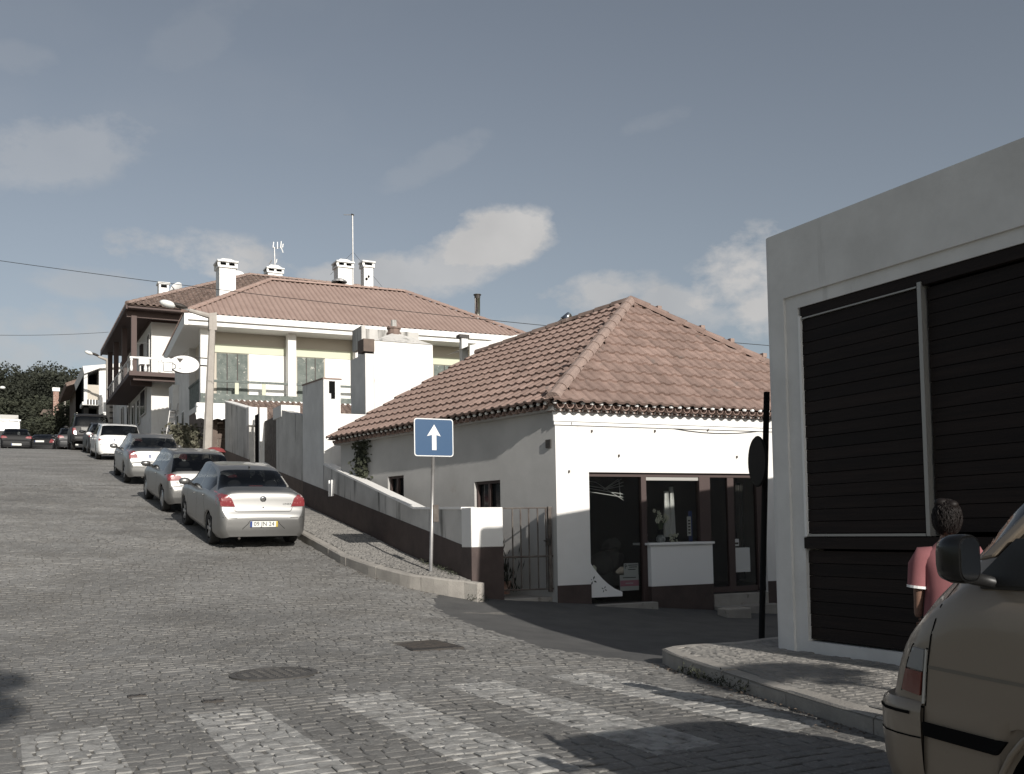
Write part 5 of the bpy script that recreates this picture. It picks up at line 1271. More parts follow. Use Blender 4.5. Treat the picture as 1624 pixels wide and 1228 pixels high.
# ------------------------------------------------------------ trees on the hill
def leafmesh(name,n,spread,leaf,seed):
    rnd=random.Random(seed); mb=MB(); cl=[]
    for k in range(26):
        a=rnd.uniform(0,6.28); z=rnd.uniform(-.65,1)**1; rr=math.sqrt(max(0,1-z*z*.8))*rnd.uniform(.45,1); cl.append((math.cos(a)*rr,math.sin(a)*rr,z,rnd.uniform(.22,.42)))
    for i in range(n):
        c=cl[rnd.randrange(len(cl))]; v=Vector((rnd.gauss(0,1),rnd.gauss(0,1),rnd.gauss(0,.7))); v=v.normalized()*c[3]*rnd.uniform(.6,1.08)
        q=Vector((c[0]+v.x,c[1]+v.y,c[2]+v.z*.8)); s_=leaf*rnd.uniform(.6,1.5)
        d=Vector((rnd.gauss(0,1),rnd.gauss(0,1),rnd.gauss(0,.6))).normalized()*s_; e=d.cross(Vector((rnd.gauss(0,1),rnd.gauss(0,1),rnd.gauss(0,1)))).normalized()*s_*.55
        mb.add([tuple(q-d),tuple(q+e),tuple(q+d),tuple(q-e)],[(0,1,2,3)])
    return mb
LM=[leafmesh('c',15000,1,.028,i).mesh('pine_crown',['leaf']) for i in range(3)]
LM2=[leafmesh('c',15000,1,.03,i+9).mesh('tree_crown',['leaf2']) for i in range(2)]
def tree(px,pyt,s,w_,h_,label,meshes,group='trees on the hill beyond the crest'):
    tpv=P(px,pyt,s=s); gz=prof(s)-.3; t=thing('tree',label,'tree',(tpv.x,s,gz),group)
    o=bpy.data.objects.new('crown',random.choice(meshes)); COL.objects.link(o); o.parent=t; o.scale=(w_/2,w_/2,h_/2); o.location=(0,0,tpv.z-gz-h_/2*.98); o.rotation_euler=(0,0,random.uniform(0,6.28))
    zc_=tpv.z-gz-h_*.55; mb=MB(lambda x,y,z:(x+tpv.x,y+s,z+gz)); mb.tube([(0,0,0),(.1,0,zc_*.5),(.0,.1,zc_)],[.28,.2,.08],6)
    for k in range(4): a=k*1.6; mb.tube([(0,0,zc_*.6),(math.cos(a)*w_*.25,math.sin(a)*w_*.25,zc_*1.0)],[.1,.03],4)
    mb.build('trunk','bark',t)
T=[(-20,612,128,15,9,'dark pine at the far left edge of the hill',0),(22,588,135,11,9,'dark pine left of the two tall crowns on the hill',0),(50,578,130,12,12,'tallest rounded pine crown on the hill',0),(75,590,126,10,10,'dark pine filling the dip between the two tall crowns',0),(100,586,122,11,12,'broad pine crown just left of the recessed-balcony house',0),(128,604,118,9,10,'pine crown partly behind the recessed-balcony house',0),
   (-15,640,112,13,8,'wide lower pine at the left edge above the white van',1),(20,636,110,12,8,'wide green pine crown directly above the white van',1),(50,640,108,10,8,'lighter green pine crown left of the brick chimney',1),(72,652,104,9,7,'bushy tree in front of the brick chimney',1),(95,640,112,8,9,'scrubby tree behind the thin pale pole',1),(115,632,106,7,8,'scrubby tree beside the far house wall',1),
   (30,668,98,9,6,'low bushy tree behind the black hatchback on the crest',1),(58,672,95,8,6,'low bushy tree behind the dark saloon on the crest',1),(84,668,94,8,6,'low bushy tree behind the far silver car',1),(108,660,96,7,6,'low bushy tree behind the dark off-roader',1),(5,670,97,8,6,'low bushy tree behind the white van',1),(125,655,92,6,8,'low bush at the foot of the far houses',1)]
for px,py,s,w_,h_,lb_,k in T: tree(px,py+(14 if not k else 2),s,w_,h_,lb_,LM2 if k else LM)
cc=P(89,615,s=101.5); c2=P(89,645,s=101.5); bc=thing('brick_chimney','reddish brick chimney with a white cap rising among the trees','chimney',(cc.x,101.5,c2.z))
w_=.24
mb=MB(); mb.box(cc.x-w_,cc.x+w_,101.5,102.2,c2.z-3,cc.z-.35); mb.build('shaft','brick',bc)
z=c2.z; r_=0
while z<cc.z-.45:
    for i in range(2): MB().box(cc.x-w_+.02+i*.23,cc.x-w_+.22+i*.23,101.47,101.5,z,z+.13).build('brick','brick',bc)
    z+=.16; r_+=1
MB().box(cc.x-w_-.08,cc.x+w_+.08,101.4,102.3,cc.z-.35,cc.z).build('cap','whiteclean',bc)
q=P(74,645,s=103); mb=MB(); mb.box(q.x-.3,q.x+.9,103,108,5.5,q.z-.8); mb.prism([(q.x-.6,q.z-.8),(q.x+1.1,q.z-.8),(q.x+.9,q.z-.3),(q.x-.3,q.z-.3)],102.8,108,'y'); rebase(mb.build('far_house','brownstone',label='small dark roofed house half hidden among the trees beside the brick chimney',cat='building'),(q.x,103,6))
q=P(103,610,s=100); mb=MB(); mb.tube([(q.x,100,5),tuple(q)],.08,6); rebase(mb.build('utility_pole','concrete',label='thin pale pole among the trees right of the brick chimney',cat='pole'),(q.x,100,6))
# unseen shadow casters behind the camera are added further down
# ------------------------------------------------------------ things in the shop window
def shopthing(name,label,cat,a,b,z): return thing(name,label,cat,FS(a,b,z))
av,zv=fa(1062,850); zv=zc
vs_=shopthing('flower_vase','dark vase of cream flowers standing on the white counter behind the glass','vase',av,-.3,zv)
MB(FS).lathe([(0,0),(.05,0),(.075,.1),(.05,.2),(.06,.24),(.045,.24),(0,.2)],12,(av,-.3,zv)).build('vase','dark',vs_,smooth=True)
for i in range(11):
    a=av+random.uniform(-.12,.2); z=zv+random.uniform(.36,.62); b_=-.3+random.uniform(-.08,.05)
    MB(FS).tube([(av,-.3,zv+.2),(lerp(av,a,.6),b_,lerp(zv+.2,z,.7)),(a,b_,z)],.004,4).build('stem','stem',vs_)
    m1=MB(FS)
    for k in range(6):
        t=k*1.047; r_=.03 if i%3 else .045
        m1.add([(a,b_,z),(a+math.cos(t)*r_-math.sin(t)*r_*.4,b_+.01,z+math.sin(t)*r_+math.cos(t)*r_*.4),(a+math.cos(t)*r_*1.3,b_+.02,z+math.sin(t)*r_*1.3+.005),(a+math.cos(t)*r_+math.sin(t)*r_*.4,b_+.01,z+math.sin(t)*r_-math.cos(t)*r_*.4)],[(0,1,2,3)])
    m1.build('flower','flower',vs_)
a,z=fa(1058,850); p=shopthing('ceramic_bowl','small patterned round pot on the counter below the flowers','pot',a,-.2,zc); MB(FS).lathe([(0,0),(.05,0),(.085,.05),(.08,.1),(.05,.13),(0,.13)],14,(a,-.2,zc)).build('body','ceramic',p,smooth=True); MB(FS).lathe([(.055,.13),(.06,.145),(.05,.145),(.0,.135)],14,(a,-.2,zc)).build('rim','ceramic',p)
a=fa(1034,850)[0]; p=shopthing('statuette','dark carved figurine at the left end of the shop counter','statuette',a,-.25,zc)
MB(FS).lathe([(0,0),(.07,0),(.075,.03),(.05,.05),(.06,.15),(.045,.25),(.025,.29),(.0,.29)],10,(a,-.25,zc)).build('body','ceramic',p,smooth=True); MB(FS).ball((a,-.25,zc+.32),(.035,.035,.045),8).build('head','ceramic',p,smooth=True); MB(FS).tube([(a-.05,-.22,zc+.2),(a-.08,-.18,zc+.12),(a-.02,-.17,zc+.1)],.018,6).build('arm','ceramic',p,smooth=True)
# draped cloth hanging in the display
for (p0,p1,y0,y1,lb,nm) in ((1077,1090,777,852,'narrow white satin cloth hanging left in the shop display','left'),(1087,1097,770,850,'white satin cloth with a brighter fold hanging right in the shop display','r')):
    a0,a1=fa(p0,800)[0],fa(p1,800)[0]; z0=fa(p0,y1)[1]; z1=fa(p0,y0)[1]; mb=MB(FS); n_=12; vs=[]
    for j in range(7):
        f=j/6; 
        for i in range(n_+1):
            q=i/n_; wd=lerp(.35,1.05,f); aa=lerp(a0,a1,.5+(q-.5)*wd); vs.append((aa,-.55+.05*math.sin(q*14+f*2),lerp(z1,z0,f)))
    mb.add(vs,[(j*(n_+1)+i,j*(n_+1)+i+1,(j+1)*(n_+1)+i+1,(j+1)*(n_+1)+i) for j in range(6) for i in range(n_)])
    o=mb.build('hanging_cloth','cloth',smooth=True,label=lb,cat='cloth'); rebase(o,FS((a0+a1)/2,-.55,z0))
a=fa(1103,838)[0]; z=fa(1103,850)[1]; z1=fa(1103,819)[1]; mb=MB(FS); mb.box(a-.04,a+.04,-.2,-.19,z,z1); o=mb.build('price_card','paper',label='tall narrow white card with dark marks standing at the right of the counter',cat='card'); rebase(o,FS(a,-.2,z))
for i in range(5): b=MB(FS); b.box(a-.025,a+.022,-.188,-.186,z+.04+i*.055,z+.065+i*.055); b.build('printed_mark','iron',o)
a=fa(1109,830)[0]; mb=MB(FS); mb.box(a-.025,a+.03,-.3,-.26,zc,fa(1109,810)[1]); o=mb.build('book','plateblue',label='thin dark blue upright box beside the white card in the display',cat='box'); rebase(o,FS(a,-.28,zc))
mb=MB(FS)
for i in range(26):
    aa=fa(1085,845)[0]+random.uniform(-.1,.1); zz=zc+random.random()*.16; mb.ball((aa,-.35+random.random()*.1,zz),.018,5)
o=mb.build('bead_cluster','flower',label='cluster of small pale beads piled below the hanging cloths',cat='beads',kind='stuff'); rebase(o,FS(fa(1085,845)[0],-.3,zc))
# notices in the left window
def notice(px0,px1,py0,py1,b_,m_,lb,txt=None,cat='notice',tsize=.05,extra=None):
    a0,a1=fa(px0,900)[0],fa(px1,900)[0]; z1=fa(px0,py0)[1]; z0=fa(px0,py1)[1]
    mb=MB(FS); mb.box(a0,a1,b_,b_+.003,z0,z1); o=mb.build('notice',m_,label=lb,cat=cat); rebase(o,FS((a0+a1)/2,b_,z0)); ac=(a0+a1)/2
    if txt:
        for t,dx,fz,sz in txt: text(t,sz,lambda x,y,z:FS(ac+dx*(a1-a0)+x,b_+.004+y*.2,lerp(z0,z1,fz)+z),'ink',o)
    return o,a0,a1,z0,z1
n1=notice(995,1018,894,915,-.12,'paper','white notice with a large letter P, taped low in the left shop window',[('P',-.36,.72,.11)])
def faint_lines(o,a0,a1,rows,m_='ink',b_=-.116):
    for z,x0,x1 in rows: MB(FS).box(lerp(a0,a1,x0),lerp(a0,a1,x1),b_,b_+.0008,z-.007,z+.007).build('printed_line',m_,o)
o,a0,a1,z0,z1=n1; faint_lines(o,a0,a1,[(lerp(z0,z1,.85),.3,.95),(lerp(z0,z1,.7),.36,.9),(lerp(z0,z1,.52),.3,.8)])
n2=notice(988,1018,913,938,-.115,'paper','white and pink notice below the one with the large letter P')
o,a0,a1,z0,z1=n2; b=MB(FS); b.box(a0+.005,a1-.002,-.1117,-.111,lerp(z0,z1,.28),lerp(z0,z1,.66)); b.build('pink_strip','pinkpaper',o)
faint_lines(o,a0,a1,[(lerp(z0,z1,.47),.3,.7)],'paper',-.1105); faint_lines(o,a0,a1,[(lerp(z0,z1,.83),.15,.85)],'iron',-.1115)
notice(1172,1195,869,908,-.095,'paper','large grey printed sheet taped on the right shop door pane')
o,a0,a1,z0,z1=notice(1171,1178,855,866,-.095,'paper','small white sticker above the printed sheet on the door pane')
b=MB(FS); b.box(a0+.01,a1-.01,-.0915,-.091,lerp(z0,z1,.2),lerp(z0,z1,.5)); b.build('printed_mark','iron',o)
a,z=fa(950,903); mb=MB(FS); mb.prism([(a-.04,z-.06),(a+.05,z-.08),(a+.06,z+.02),(a+.01,z+.07),(a-.05,z+.0)],-.2,-.19,'y'); o=mb.build('paper_scrap','flower',label='small cream scrap of paper low at the left of the left shop window',cat='scrap'); rebase(o,FS(a,-.2,z-.08))
a0,a1=fa(1186,800)[0],fa(1198,800)[0]
mb=MB(FS); n_=10; vs=[]
for i in range(n_+1):
    for z in (.3,2.1): vs.append((lerp(a0,a1,i/n_),-.35+.03*math.sin(i*2.2),z))
mb.add(vs,[(2*i,2*i+2,2*i+3,2*i+1) for i in range(n_)]); o=mb.build('door_curtain','inwall',label='grey curtain strip hanging behind the right shop door pane',cat='curtain'); rebase(o,FS(a0,-.35,.3))
# covered goods in the left window, hanging slats near its top
mb=MB(FS)
for (px,py,r_) in ((970,915,.2),(985,905,.24),(1003,890,.2),(1004,868,.12),(960,930,.13),(990,925,.28)):
    a,z=fa(px,py); mb.ball((a,-.75,z),(r_,.25,r_*1.0),24)
for v in mb.V: v+=Vector((1,0,1))*noise.noise(v*6)*.12+Vector((0,0,1))*noise.noise(v*15)*.03
o=mb.build('covered_goods','inwall',smooth=True,label='dull grey cloth heaped over goods behind the left shop window',cat='cloth heap',kind=None); rebase(o,FS(fa(985,930)[0],-.75,.1))
hg=thing('airing_rack','light wire airing rack hanging near the top of the left shop window','rack',FS(fa(980,770)[0],-.8,1.9))
for (x0,y0,x1,y1) in ((937,757,972,762),(937,764,985,772),(937,768,1018,782),(940,774,1018,787),(972,762,1018,792),(985,774,1014,757),(985,774,1009,757),(985,774,1017,762),(985,774,1017,768),(1010,760,1012,785)):
    (u0_,v0_),(u1_,v1_)=fa(x0,y0),fa(x1,y1); MB(FS).tube([(u0_,-.6,v0_),(u1_,-.6,v1_)],.008,5).build('rod','paper',hg)

# ------------------------------------------------------------ cars
def interp(pts,x):
    if x<=pts[0][0]: return pts[0][1]
    for i in range(len(pts)-1):
        x0,y0=pts[i]; x1,y1=pts[i+1]
        if x<=x1:
            h=x1-x0
            def sl(a,b): return (b[1]-a[1])/max(1e-6,b[0]-a[0])
            s=sl(pts[i],pts[i+1]); m0=s if i==0 else (0 if sl(pts[i-1],pts[i])*s<=0 else 2*sl(pts[i-1],pts[i])*s/(sl(pts[i-1],pts[i])+s)); m1=s if i+2>=len(pts) else (0 if sl(pts[i+1],pts[i+2])*s<=0 else 2*sl(pts[i+1],pts[i+2])*s/(sl(pts[i+1],pts[i+2])+s))
            t=(x-x0)/h; return (2*t**3-3*t*t+1)*y0+(t**3-2*t*t+t)*h*m0+(-2*t**3+3*t*t)*y1+(t**3-t*t)*h*m1
    return pts[-1][1]
def carshape(c):
    """c: dict. y=0 at the rear bumper, grows to the front. Returns builders for the regions."""
    L_,W_,H_=c['L'],c['W'],c['H']; hw=W_/2
    top,belt,bot,plan=c['top'],c['belt'],c['bot'],c['plan']
    ys=set()
    for a in (top,belt,bot,plan):
        for p in a: ys.add(round(p[0],4))
    n_=c.get('n',70)
    for i in range(n_+1): ys.add(round(L_*i/n_,4))
    for i in range(9): ys.add(round(.14*(i/8)**1.5,4)); ys.add(round(L_-.14*(i/8)**1.5,4))
    Ra=c['Rw']+.055
    for yw in c['wheels']:
        for i in range(15): ys.add(round(yw+Ra*math.cos(math.pi*i/14),4))
    for a,b in c['sidewin']: ys.add(round(a,4)); ys.add(round(b,4))
    for k in ('rearglass','frontglass'):
        if c.get(k): ys.add(c[k][0]); ys.add(c[k][1])
    ys=sorted(y for y in ys if 0<=y<=L_)
    yy=[ys[0]]
    for y in ys[1:]:
        if y-yy[-1]>.006: yy.append(y)
    ys=yy
    sub=[1,2,3,3,2,4,3,4]     # subdivisions of the eight strips of the half section
    rows=[]
    for y in ys:
        zt=interp(top,y); zb=interp(bot,y); zbelt=min(interp(belt,y),zt-.03); w_=hw*interp(plan,y); arch=False
        for yw in c['wheels']:
            if abs(y-yw)<Ra: 
                za=c['Rw']+math.sqrt(Ra*Ra-(y-yw)**2)-.01
                if za>zb: zb=za; arch=True
        g=min(1,max(0,(zt-zbelt-.03)/(H_-interp(belt,L_*.5)-.03)))
        rw=hw*c['roofw']*min(1,interp(plan,y)*1.02); zm=lerp(zb,zbelt,.5) if not arch else max(zb+.03,lerp(interp(bot,y),zbelt,.5))
        zm=max(zm,zb+.02)
        p=[(0,zb),(w_*(.90 if not arch else .965),zb),(w_*.985,max(zb+.012,min(zb+.10,zm-.01))),(w_,max(zm,zb+.02)),(w_*.99,max(zbelt-.10,zb+.03)),(w_*.945,max(zbelt,zb+.04)),(lerp(w_*.93,rw,g),lerp(max(zbelt+.004,zb+.045),zt-.045,g)),(lerp(w_*.72,rw*.84,g),max(zt-.010-.012*g,zb+.05)),(0,zt)]
        pts=[];reg=[]
        def cr(i,t):
            a,b,c_,d=p[max(i-1,1)],p[i],p[i+1],p[min(i+2,8)]
            if i+2>8: d=(-p[7][0],p[7][1])
            f=lambda q0,q1,q2,q3:.5*((2*q1)+(-q0+q2)*t+(2*q0-5*q1+4*q2-q3)*t*t+(-q0+3*q1-3*q2+q3)*t**3)
            return (f(a[0],b[0],c_[0],d[0]),f(a[1],b[1],c_[1],d[1]))
        for i in range(8):
            for k in range(sub[i]):
                t=k/sub[i]
                if i in (0,5) or (i==1): q=(lerp(p[i][0],p[i+1][0],t),lerp(p[i][1],p[i+1][1],t))
                else: q=cr(i,t)
                if i>0 and i not in (5,): q=(q[0],max(q[1],zb)) 
                pts.append(q); reg.append(i)
        pts.append(p[8]); rows.append((y,pts,g))
    m=len(rows[0][1])
    regs=[i for i in range(8) for k in range(sub[i])]
    out={}
    def put(key,quad): out.setdefault(key,[]).append(quad)
    for j in range(len(rows)-1):
        y0,p0,g0=rows[j]; y1,p1,g1=rows[j+1]; ym=(y0+y1)/2
        for i in range(m-1):
            r_=regs[i]; key='body'
            if r_==0: key='under'
            elif r_==5:
                for k,(a,b) in enumerate(c['sidewin']):
                    if a<=ym<=b and max(g0,g1)>.04: key='side%d'%k
                # seals round the glass
            elif r_>=6 or r_==6:
                for nm in ('rearglass','frontglass'):
                    v=c.get(nm)
                    if v and v[0]<=ym<=v[1]:
                        if r_==7 or (r_==6 and i-regs.index(6)>=1): key=nm
            q=[(p0[i][0],y0,p0[i][1]),(p1[i][0],y1,p1[i][1]),(p1[i+1][0],y1,p1[i+1][1]),(p0[i+1][0],y0,p0[i+1][1])]
            put(key,q); mq=[(-a,b,c_) for a,b,c_ in q][::-1]
            put(key+('R' if key.startswith('side') else ''),mq) 
    for (y,pts,g) in (rows[0],rows[-1]):   # end caps
        ring=[(a,y,b) for a,b in pts]; 
        for i in range(len(ring)-1):
            q=[(ring[i][0],y,ring[i][2]),(ring[i+1][0],y,ring[i+1][2]),(-ring[i+1][0],y,ring[i+1][2]),(-ring[i][0],y,ring[i][2])]
            put('body',q)
    return out,rows
def weld(quads):
    key={};V=[];F=[]
    for q in quads:
        f=[]
        for v in q:
            k=(round(v[0],4),round(v[1],4),round(v[2],4))
            if k not in key: key[k]=len(V); V.append(v)
            if not f or f[-1]!=key[k]: f.append(key[k])
        if len(set(f))>=3:
            f2=[]
            for x in f:
                if x not in f2: f2.append(x)
            F.append(tuple(f2))
    return V,F
def partmesh(parent,name,quads,mat_,smooth=True,shrink=0):
    V,F=weld(quads); me=bpy.data.meshes.new(name); me.from_pydata(V,[],F); me.materials.append(M[mat_]); 
    if smooth: me.polygons.foreach_set('use_smooth',[True]*len(me.polygons)); me.set_sharp_from_angle(angle=R(38))
    bm=bmesh.new(); bm.from_mesh(me); bmesh.ops.recalc_face_normals(bm,faces=bm.faces); bm.to_mesh(me); bm.free()
    o=bpy.data.objects.new(name,me); COL.objects.link(o); o.parent=parent; return o
def lb(mb,name,m_,par,**k): return mb.build(name,m_,par,world=False,**k)
def decal(bvh,poly,frm,dr,off,cuts=3,thick=.012):
    """a patch lying on the body: polygon in (a,b) mapped by frm to a start point, shot along dr onto the body, raised by off"""
    bm=bmesh.new(); vs=[bm.verts.new((a,b,0)) for a,b in poly]; f=bm.faces.new(vs); bmesh.ops.triangulate(bm,faces=[f])
    bmesh.ops.subdivide_edges(bm,edges=bm.edges[:],cuts=cuts,use_grid_fill=True)
    dr=Vector(dr).normalized(); miss=False
    last=None
    hits={}
    for v in bm.verts:
        s=Vector(frm(v.co.x,v.co.y)); h=bvh.ray_cast(s,dr)
        hits[v]=h[0]
    ok=[h for h in hits.values() if h is not None]
    if not ok: bm.free(); return None
    for v in bm.verts:
        h=hits[v]
        if h is None:
            s=Vector(frm(v.co.x,v.co.y)); n_=min(((hh-s).cross(dr).length,hh.dot(dr)) for hh in ok); h=s+dr*(n_[1]-s.dot(dr))
        v.co=h-dr*off
    # skirt towards the body
    bed=[e for e in bm.edges if len(e.link_faces)==1]
    r=bmesh.ops.extrude_edge_only(bm,edges=bed)
    for v in [g_ for g_ in r['geom'] if isinstance(g_,bmesh.types.BMVert)]: v.co+=dr*(thick+off)
    V=[tuple(v.co) for v in bm.verts]; bm.verts.index_update(); F=[tuple(v.index for v in f.verts) for f in bm.faces]; bm.free(); return V,F
def addp(par,name,vf,m_,smooth=False):
    if vf is None: return None
    o=lb(MB().add(*vf),name,m_,par,smooth=smooth); return o
def line_strip(pts,w_):  # thin polygon along a polyline in 2D
    L_=[];R_=[]
    for i,p in enumerate(pts):
        a=pts[max(i-1,0)]; b=pts[min(i+1,len(pts)-1)]; d=Vector((b[0]-a[0],b[1]-a[1],0)).normalized(); n_=(-d.y*w_/2,d.x*w_/2)
        L_.append((p[0]+n_[0],p[1]+n_[1])); R_.append((p[0]-n_[0],p[1]-n_[1]))
    return L_,R_
def seam(bvh,par,pts,frm,dr,w_=.008,m_='dark',name='panel_gap',off=.0015):
    q=[]
    for a,b in zip(pts,pts[1:]):
        d=math.hypot(b[0]-a[0],b[1]-a[1]); k=max(1,int(d/.05))
        for i in range(k): q.append((lerp(a[0],b[0],i/k),lerp(a[1],b[1],i/k)))
    q.append(pts[-1]); L_,R_=line_strip(q,w_); dr=Vector(dr).normalized(); V=[];F=[];ok=True
    for l,r in zip(L_,R_):
        for p in (l,r):
            h=bvh.ray_cast(Vector(frm(*p)),dr)[0]
            V.append(None if h is None else tuple(h-dr*off))
    for i in range(len(L_)-1):
        f=(2*i,2*i+1,2*i+3,2*i+2)
        if all(V[k] is not None for k in f): F.append(f)
    V=[v or (0,0,0) for v in V]
    if F:
        used=sorted({i for f in F for i in f}); mp={k:i for i,k in enumerate(used)}
        lb(MB().add([V[k] for k in used],[tuple(mp[i] for i in f) for f in F]),name,m_,par)
WH={}
def wheel(par,x,y,r_,side,spokes=True,wd=.19,key='w'):
    k=(round(r_,3),spokes,wd)
    if k not in WH:
        mb=MB(); ri=r_*.64; mb.lathe([(ri,-wd/2+.012),(r_*.93,-wd/2),(r_*.985,-wd/2+.02),(r_,-wd/2+.045),(r_,wd/2-.045),(r_*.985,wd/2-.02),(r_*.93,wd/2),(ri,wd/2-.012)],30,ax='x'); ty=mb.mesh('tyre','rubber',smooth=True); ty.set_sharp_from_angle(angle=R(50))
        mb=MB(); mb.lathe([(ri+.004,wd/2-.012),(ri-.012,wd/2-.008),(ri-.02,wd/2-.05),(.0,wd/2-.07)],24,ax='x')
        mb2=MB()
        if spokes:
            for i in range(6):
                t=i*math.pi/3; c,s=math.cos(t),math.sin(t)
                mb2.add([(wd/2-.02,c*.05-s*.03,s*.05+c*.03),(wd/2-.012,c*ri-s*.035,s*ri+c*.035),(wd/2-.012,c*ri+s*.035,s*ri-c*.035),(wd/2-.02,c*.05+s*.03,s*.05-c*.03),(wd/2-.05,c*.05-s*.03,s*.05+c*.03),(wd/2-.05,c*ri-s*.035,s*ri+c*.035),(wd/2-.05,c*ri+s*.035,s*ri-c*.035),(wd/2-.05,c*.05+s*.03,s*.05-c*.03)],[(0,1,2,3),(0,4,5,1),(3,2,6,7)])
            mb2.lathe([(0,wd/2-.008),(.05,wd/2-.01),(.06,wd/2-.04)],12,ax='x')
        else: mb2.lathe([(0,wd/2-.005),(.08,wd/2-.006),(ri*.8,wd/2-.025),(ri,wd/2-.018)],20,ax='x')
        WH[k]=(ty,mb.mesh('rim','dark' if spokes else 'rim'),mb2.mesh('hubcap','rim'))
    ty,rm,hc=WH[k]; o=bpy.data.objects.new('wheel',ty); COL.objects.link(o); o.parent=par; o.location=(x,y,r_); o.rotation_euler=(0,0,0 if side>0 else math.pi)
    for nm,me in (('rim',rm),('hubcap',hc)): q=bpy.data.objects.new(nm,me); COL.objects.link(q); q.parent=o
def car(label,cat,group,pos,yaw,pitch,c,paint,near=True,plate='',roll=0):
    root=thing(c.get('name','parked_car'),label,cat,pos,group,rot=(pitch,roll,yaw))
    out,rows=carshape(c); L_,W_,H_=c['L'],c['W'],c['H']
    body=partmesh(root,'body',out['body'],paint); partmesh(root,'underside',out['under'],'dark')
    bvh=BVHTree.FromPolygons(*[list(x) for x in weld(out['body']+out.get('rearglass',[])+out.get('frontglass',[])+[q for k in out if k.startswith('side') for q in out[k]])])
    if 'rearglass' in out: partmesh(root,'rear_window',out['rearglass'],'glass')
    if 'frontglass' in out: partmesh(root,'windscreen',out['frontglass'],'glass')
    for k in sorted(out):
        if k.startswith('side'): partmesh(root,'side_window',out[k],'glass')
    for y in c['wheels']:
        for sx in (-1,1): wheel(root,sx*(W_/2-.115),y,c['Rw'],sx,c.get('spokes',True))
    # cabin: floor tub, seats with headrests
    zb=interp(c['belt'],L_*.5); y0=c['rearglass'][1]+.05 if c.get('rearglass') else .5; y1=c['frontglass'][0] if c.get('frontglass') else L_-.8
    lb(MB().box(-W_/2+.14,W_/2-.14,c['rearglass'][0]+.12 if c.get('rearglass') else .3,y1-.05,.32,zb-.16),'cabin_lining','dark',root)
    for (ys_,z0) in ((c.get('rseat',y0-.1),0),(y0+.85,.0)):
        for sx in (-1,1):
            x=sx*.36; b=MB(); b.hexa([(x-.23,ys_,zb-.18),(x+.23,ys_,zb-.18),(x+.23,ys_+.14,zb-.18),(x-.23,ys_+.14,zb-.18),(x-.19,ys_-.06,zb+.10),(x+.19,ys_-.06,zb+.10),(x+.19,ys_+.04,zb+.10),(x-.19,ys_+.04,zb+.10)]); s_=lb(b,'seat','seat',root,bevel=.03)
            b=MB(); b.ball((x,ys_-.03,zb+.19),(.135,.05,.085),10); lb(b,'headrest','seat',s_,smooth=True)
    rear=lambda a,b:(a,-1,b); rd=(0,1,0)
    for poly in c['lights']:
        for sx in (-1,1):
            o=addp(root,'tail_light',decal(bvh,[(sx*a,b) for a,b in poly],rear,rd,.014,5),'redlens',smooth=False)
    if c.get('rlow'): 
        for sx in (-1,1): addp(root,'reflector',decal(bvh,[(sx*a,b) for a,b in c['rlow']],rear,rd,.004),'redlens')
    px,pz=c['plate']; 
    d=decal(bvh,[(px-.26,pz-.055),(px+.26,pz-.055),(px+.26,pz+.055),(px-.26,pz+.055)],rear,rd,.012,cuts=2)
    h=bvh.ray_cast(Vector((px,-1,pz)),Vector((0,1,0)))[0]; yp=h.y-.02
    o=lb(MB().box(px-.26,px+.26,yp,yp+.03,pz-.055,pz+.055),'number_plate','plate',root)
    lb(MB().box(px-.26,px-.222,yp-.002,yp,pz-.054,pz+.054),'blue_band','plateblue',o)
    if near:
        lb(MB().box(px+.225,px+.26,yp-.002,yp,pz-.054,pz+.054),'yellow_band','plateyellow',o)
    if plate: text(plate,.115,lambda x,y,z:(px+.0+x*.95,yp-.002-y*.2,pz+z),'ink',o,world=False)
    for s in c.get('seams',[]): seam(bvh,root,s,rear,rd,.009)
    for s in c.get('sideseams',[]):
        for sx in ((-1,1) if near else (-1,)): seam(bvh,root,s,lambda a,b,sx=sx:(sx*2,a,b),(-sx,0,0),.008)
    # mirrors
    my=c['mirror']; zbm=interp(c['belt'],my)
    for sx in (-1,1):
        b=MB(); b.ball((sx*(W_/2+.09),my,zbm+.07),(.12,.07,.075),12); o=lb(b,'wing_mirror',paint if c.get('mpaint',True) else 'black',root,smooth=True)
        lb(MB().box(min(sx*(W_/2-.06),sx*(W_/2+.02)),max(sx*(W_/2-.06),sx*(W_/2+.02)),my-.02,my+.04,zbm-.01,zbm+.05),'mirror_foot','black',o)
        b=MB(); b.lathe([(0,0),(.09,0)],12,(sx*(W_/2+.09),my-.066,zbm+.07),'y'); 
    if near:
        for sx in (-1,1):
            for yh in c.get('handles',[]):
                z=interp(c['belt'],yh)-.12; h=bvh.ray_cast(Vector((sx*2,yh,z)),Vector((-sx,0,0)))[0]
                if h is not None: lb(MB().box(min(h.x,h.x+sx*.02),max(h.x,h.x+sx*.02),yh-.08,yh+.08,z-.014,z+.014),'door_handle',paint,root,bevel=.006)
    for sx in (-1,1):
        z=interp(c['bot'],L_-.1)+.36; b=decal(bvh,[(sx*.45,z),(sx*.78*W_/1.72,z+.02),(sx*.8*W_/1.72,z+.14),(sx*.5,z+.13)],lambda a,b_:(a,L_+1,b_),(0,-1,0),.006,cuts=2); addp(root,'headlight',b,'clearlens')
    lb(MB().tube([(-.45,.12,.24),(-.45,.0,.235)],.025,8),'exhaust_pipe','iron',root)
    return root,bvh
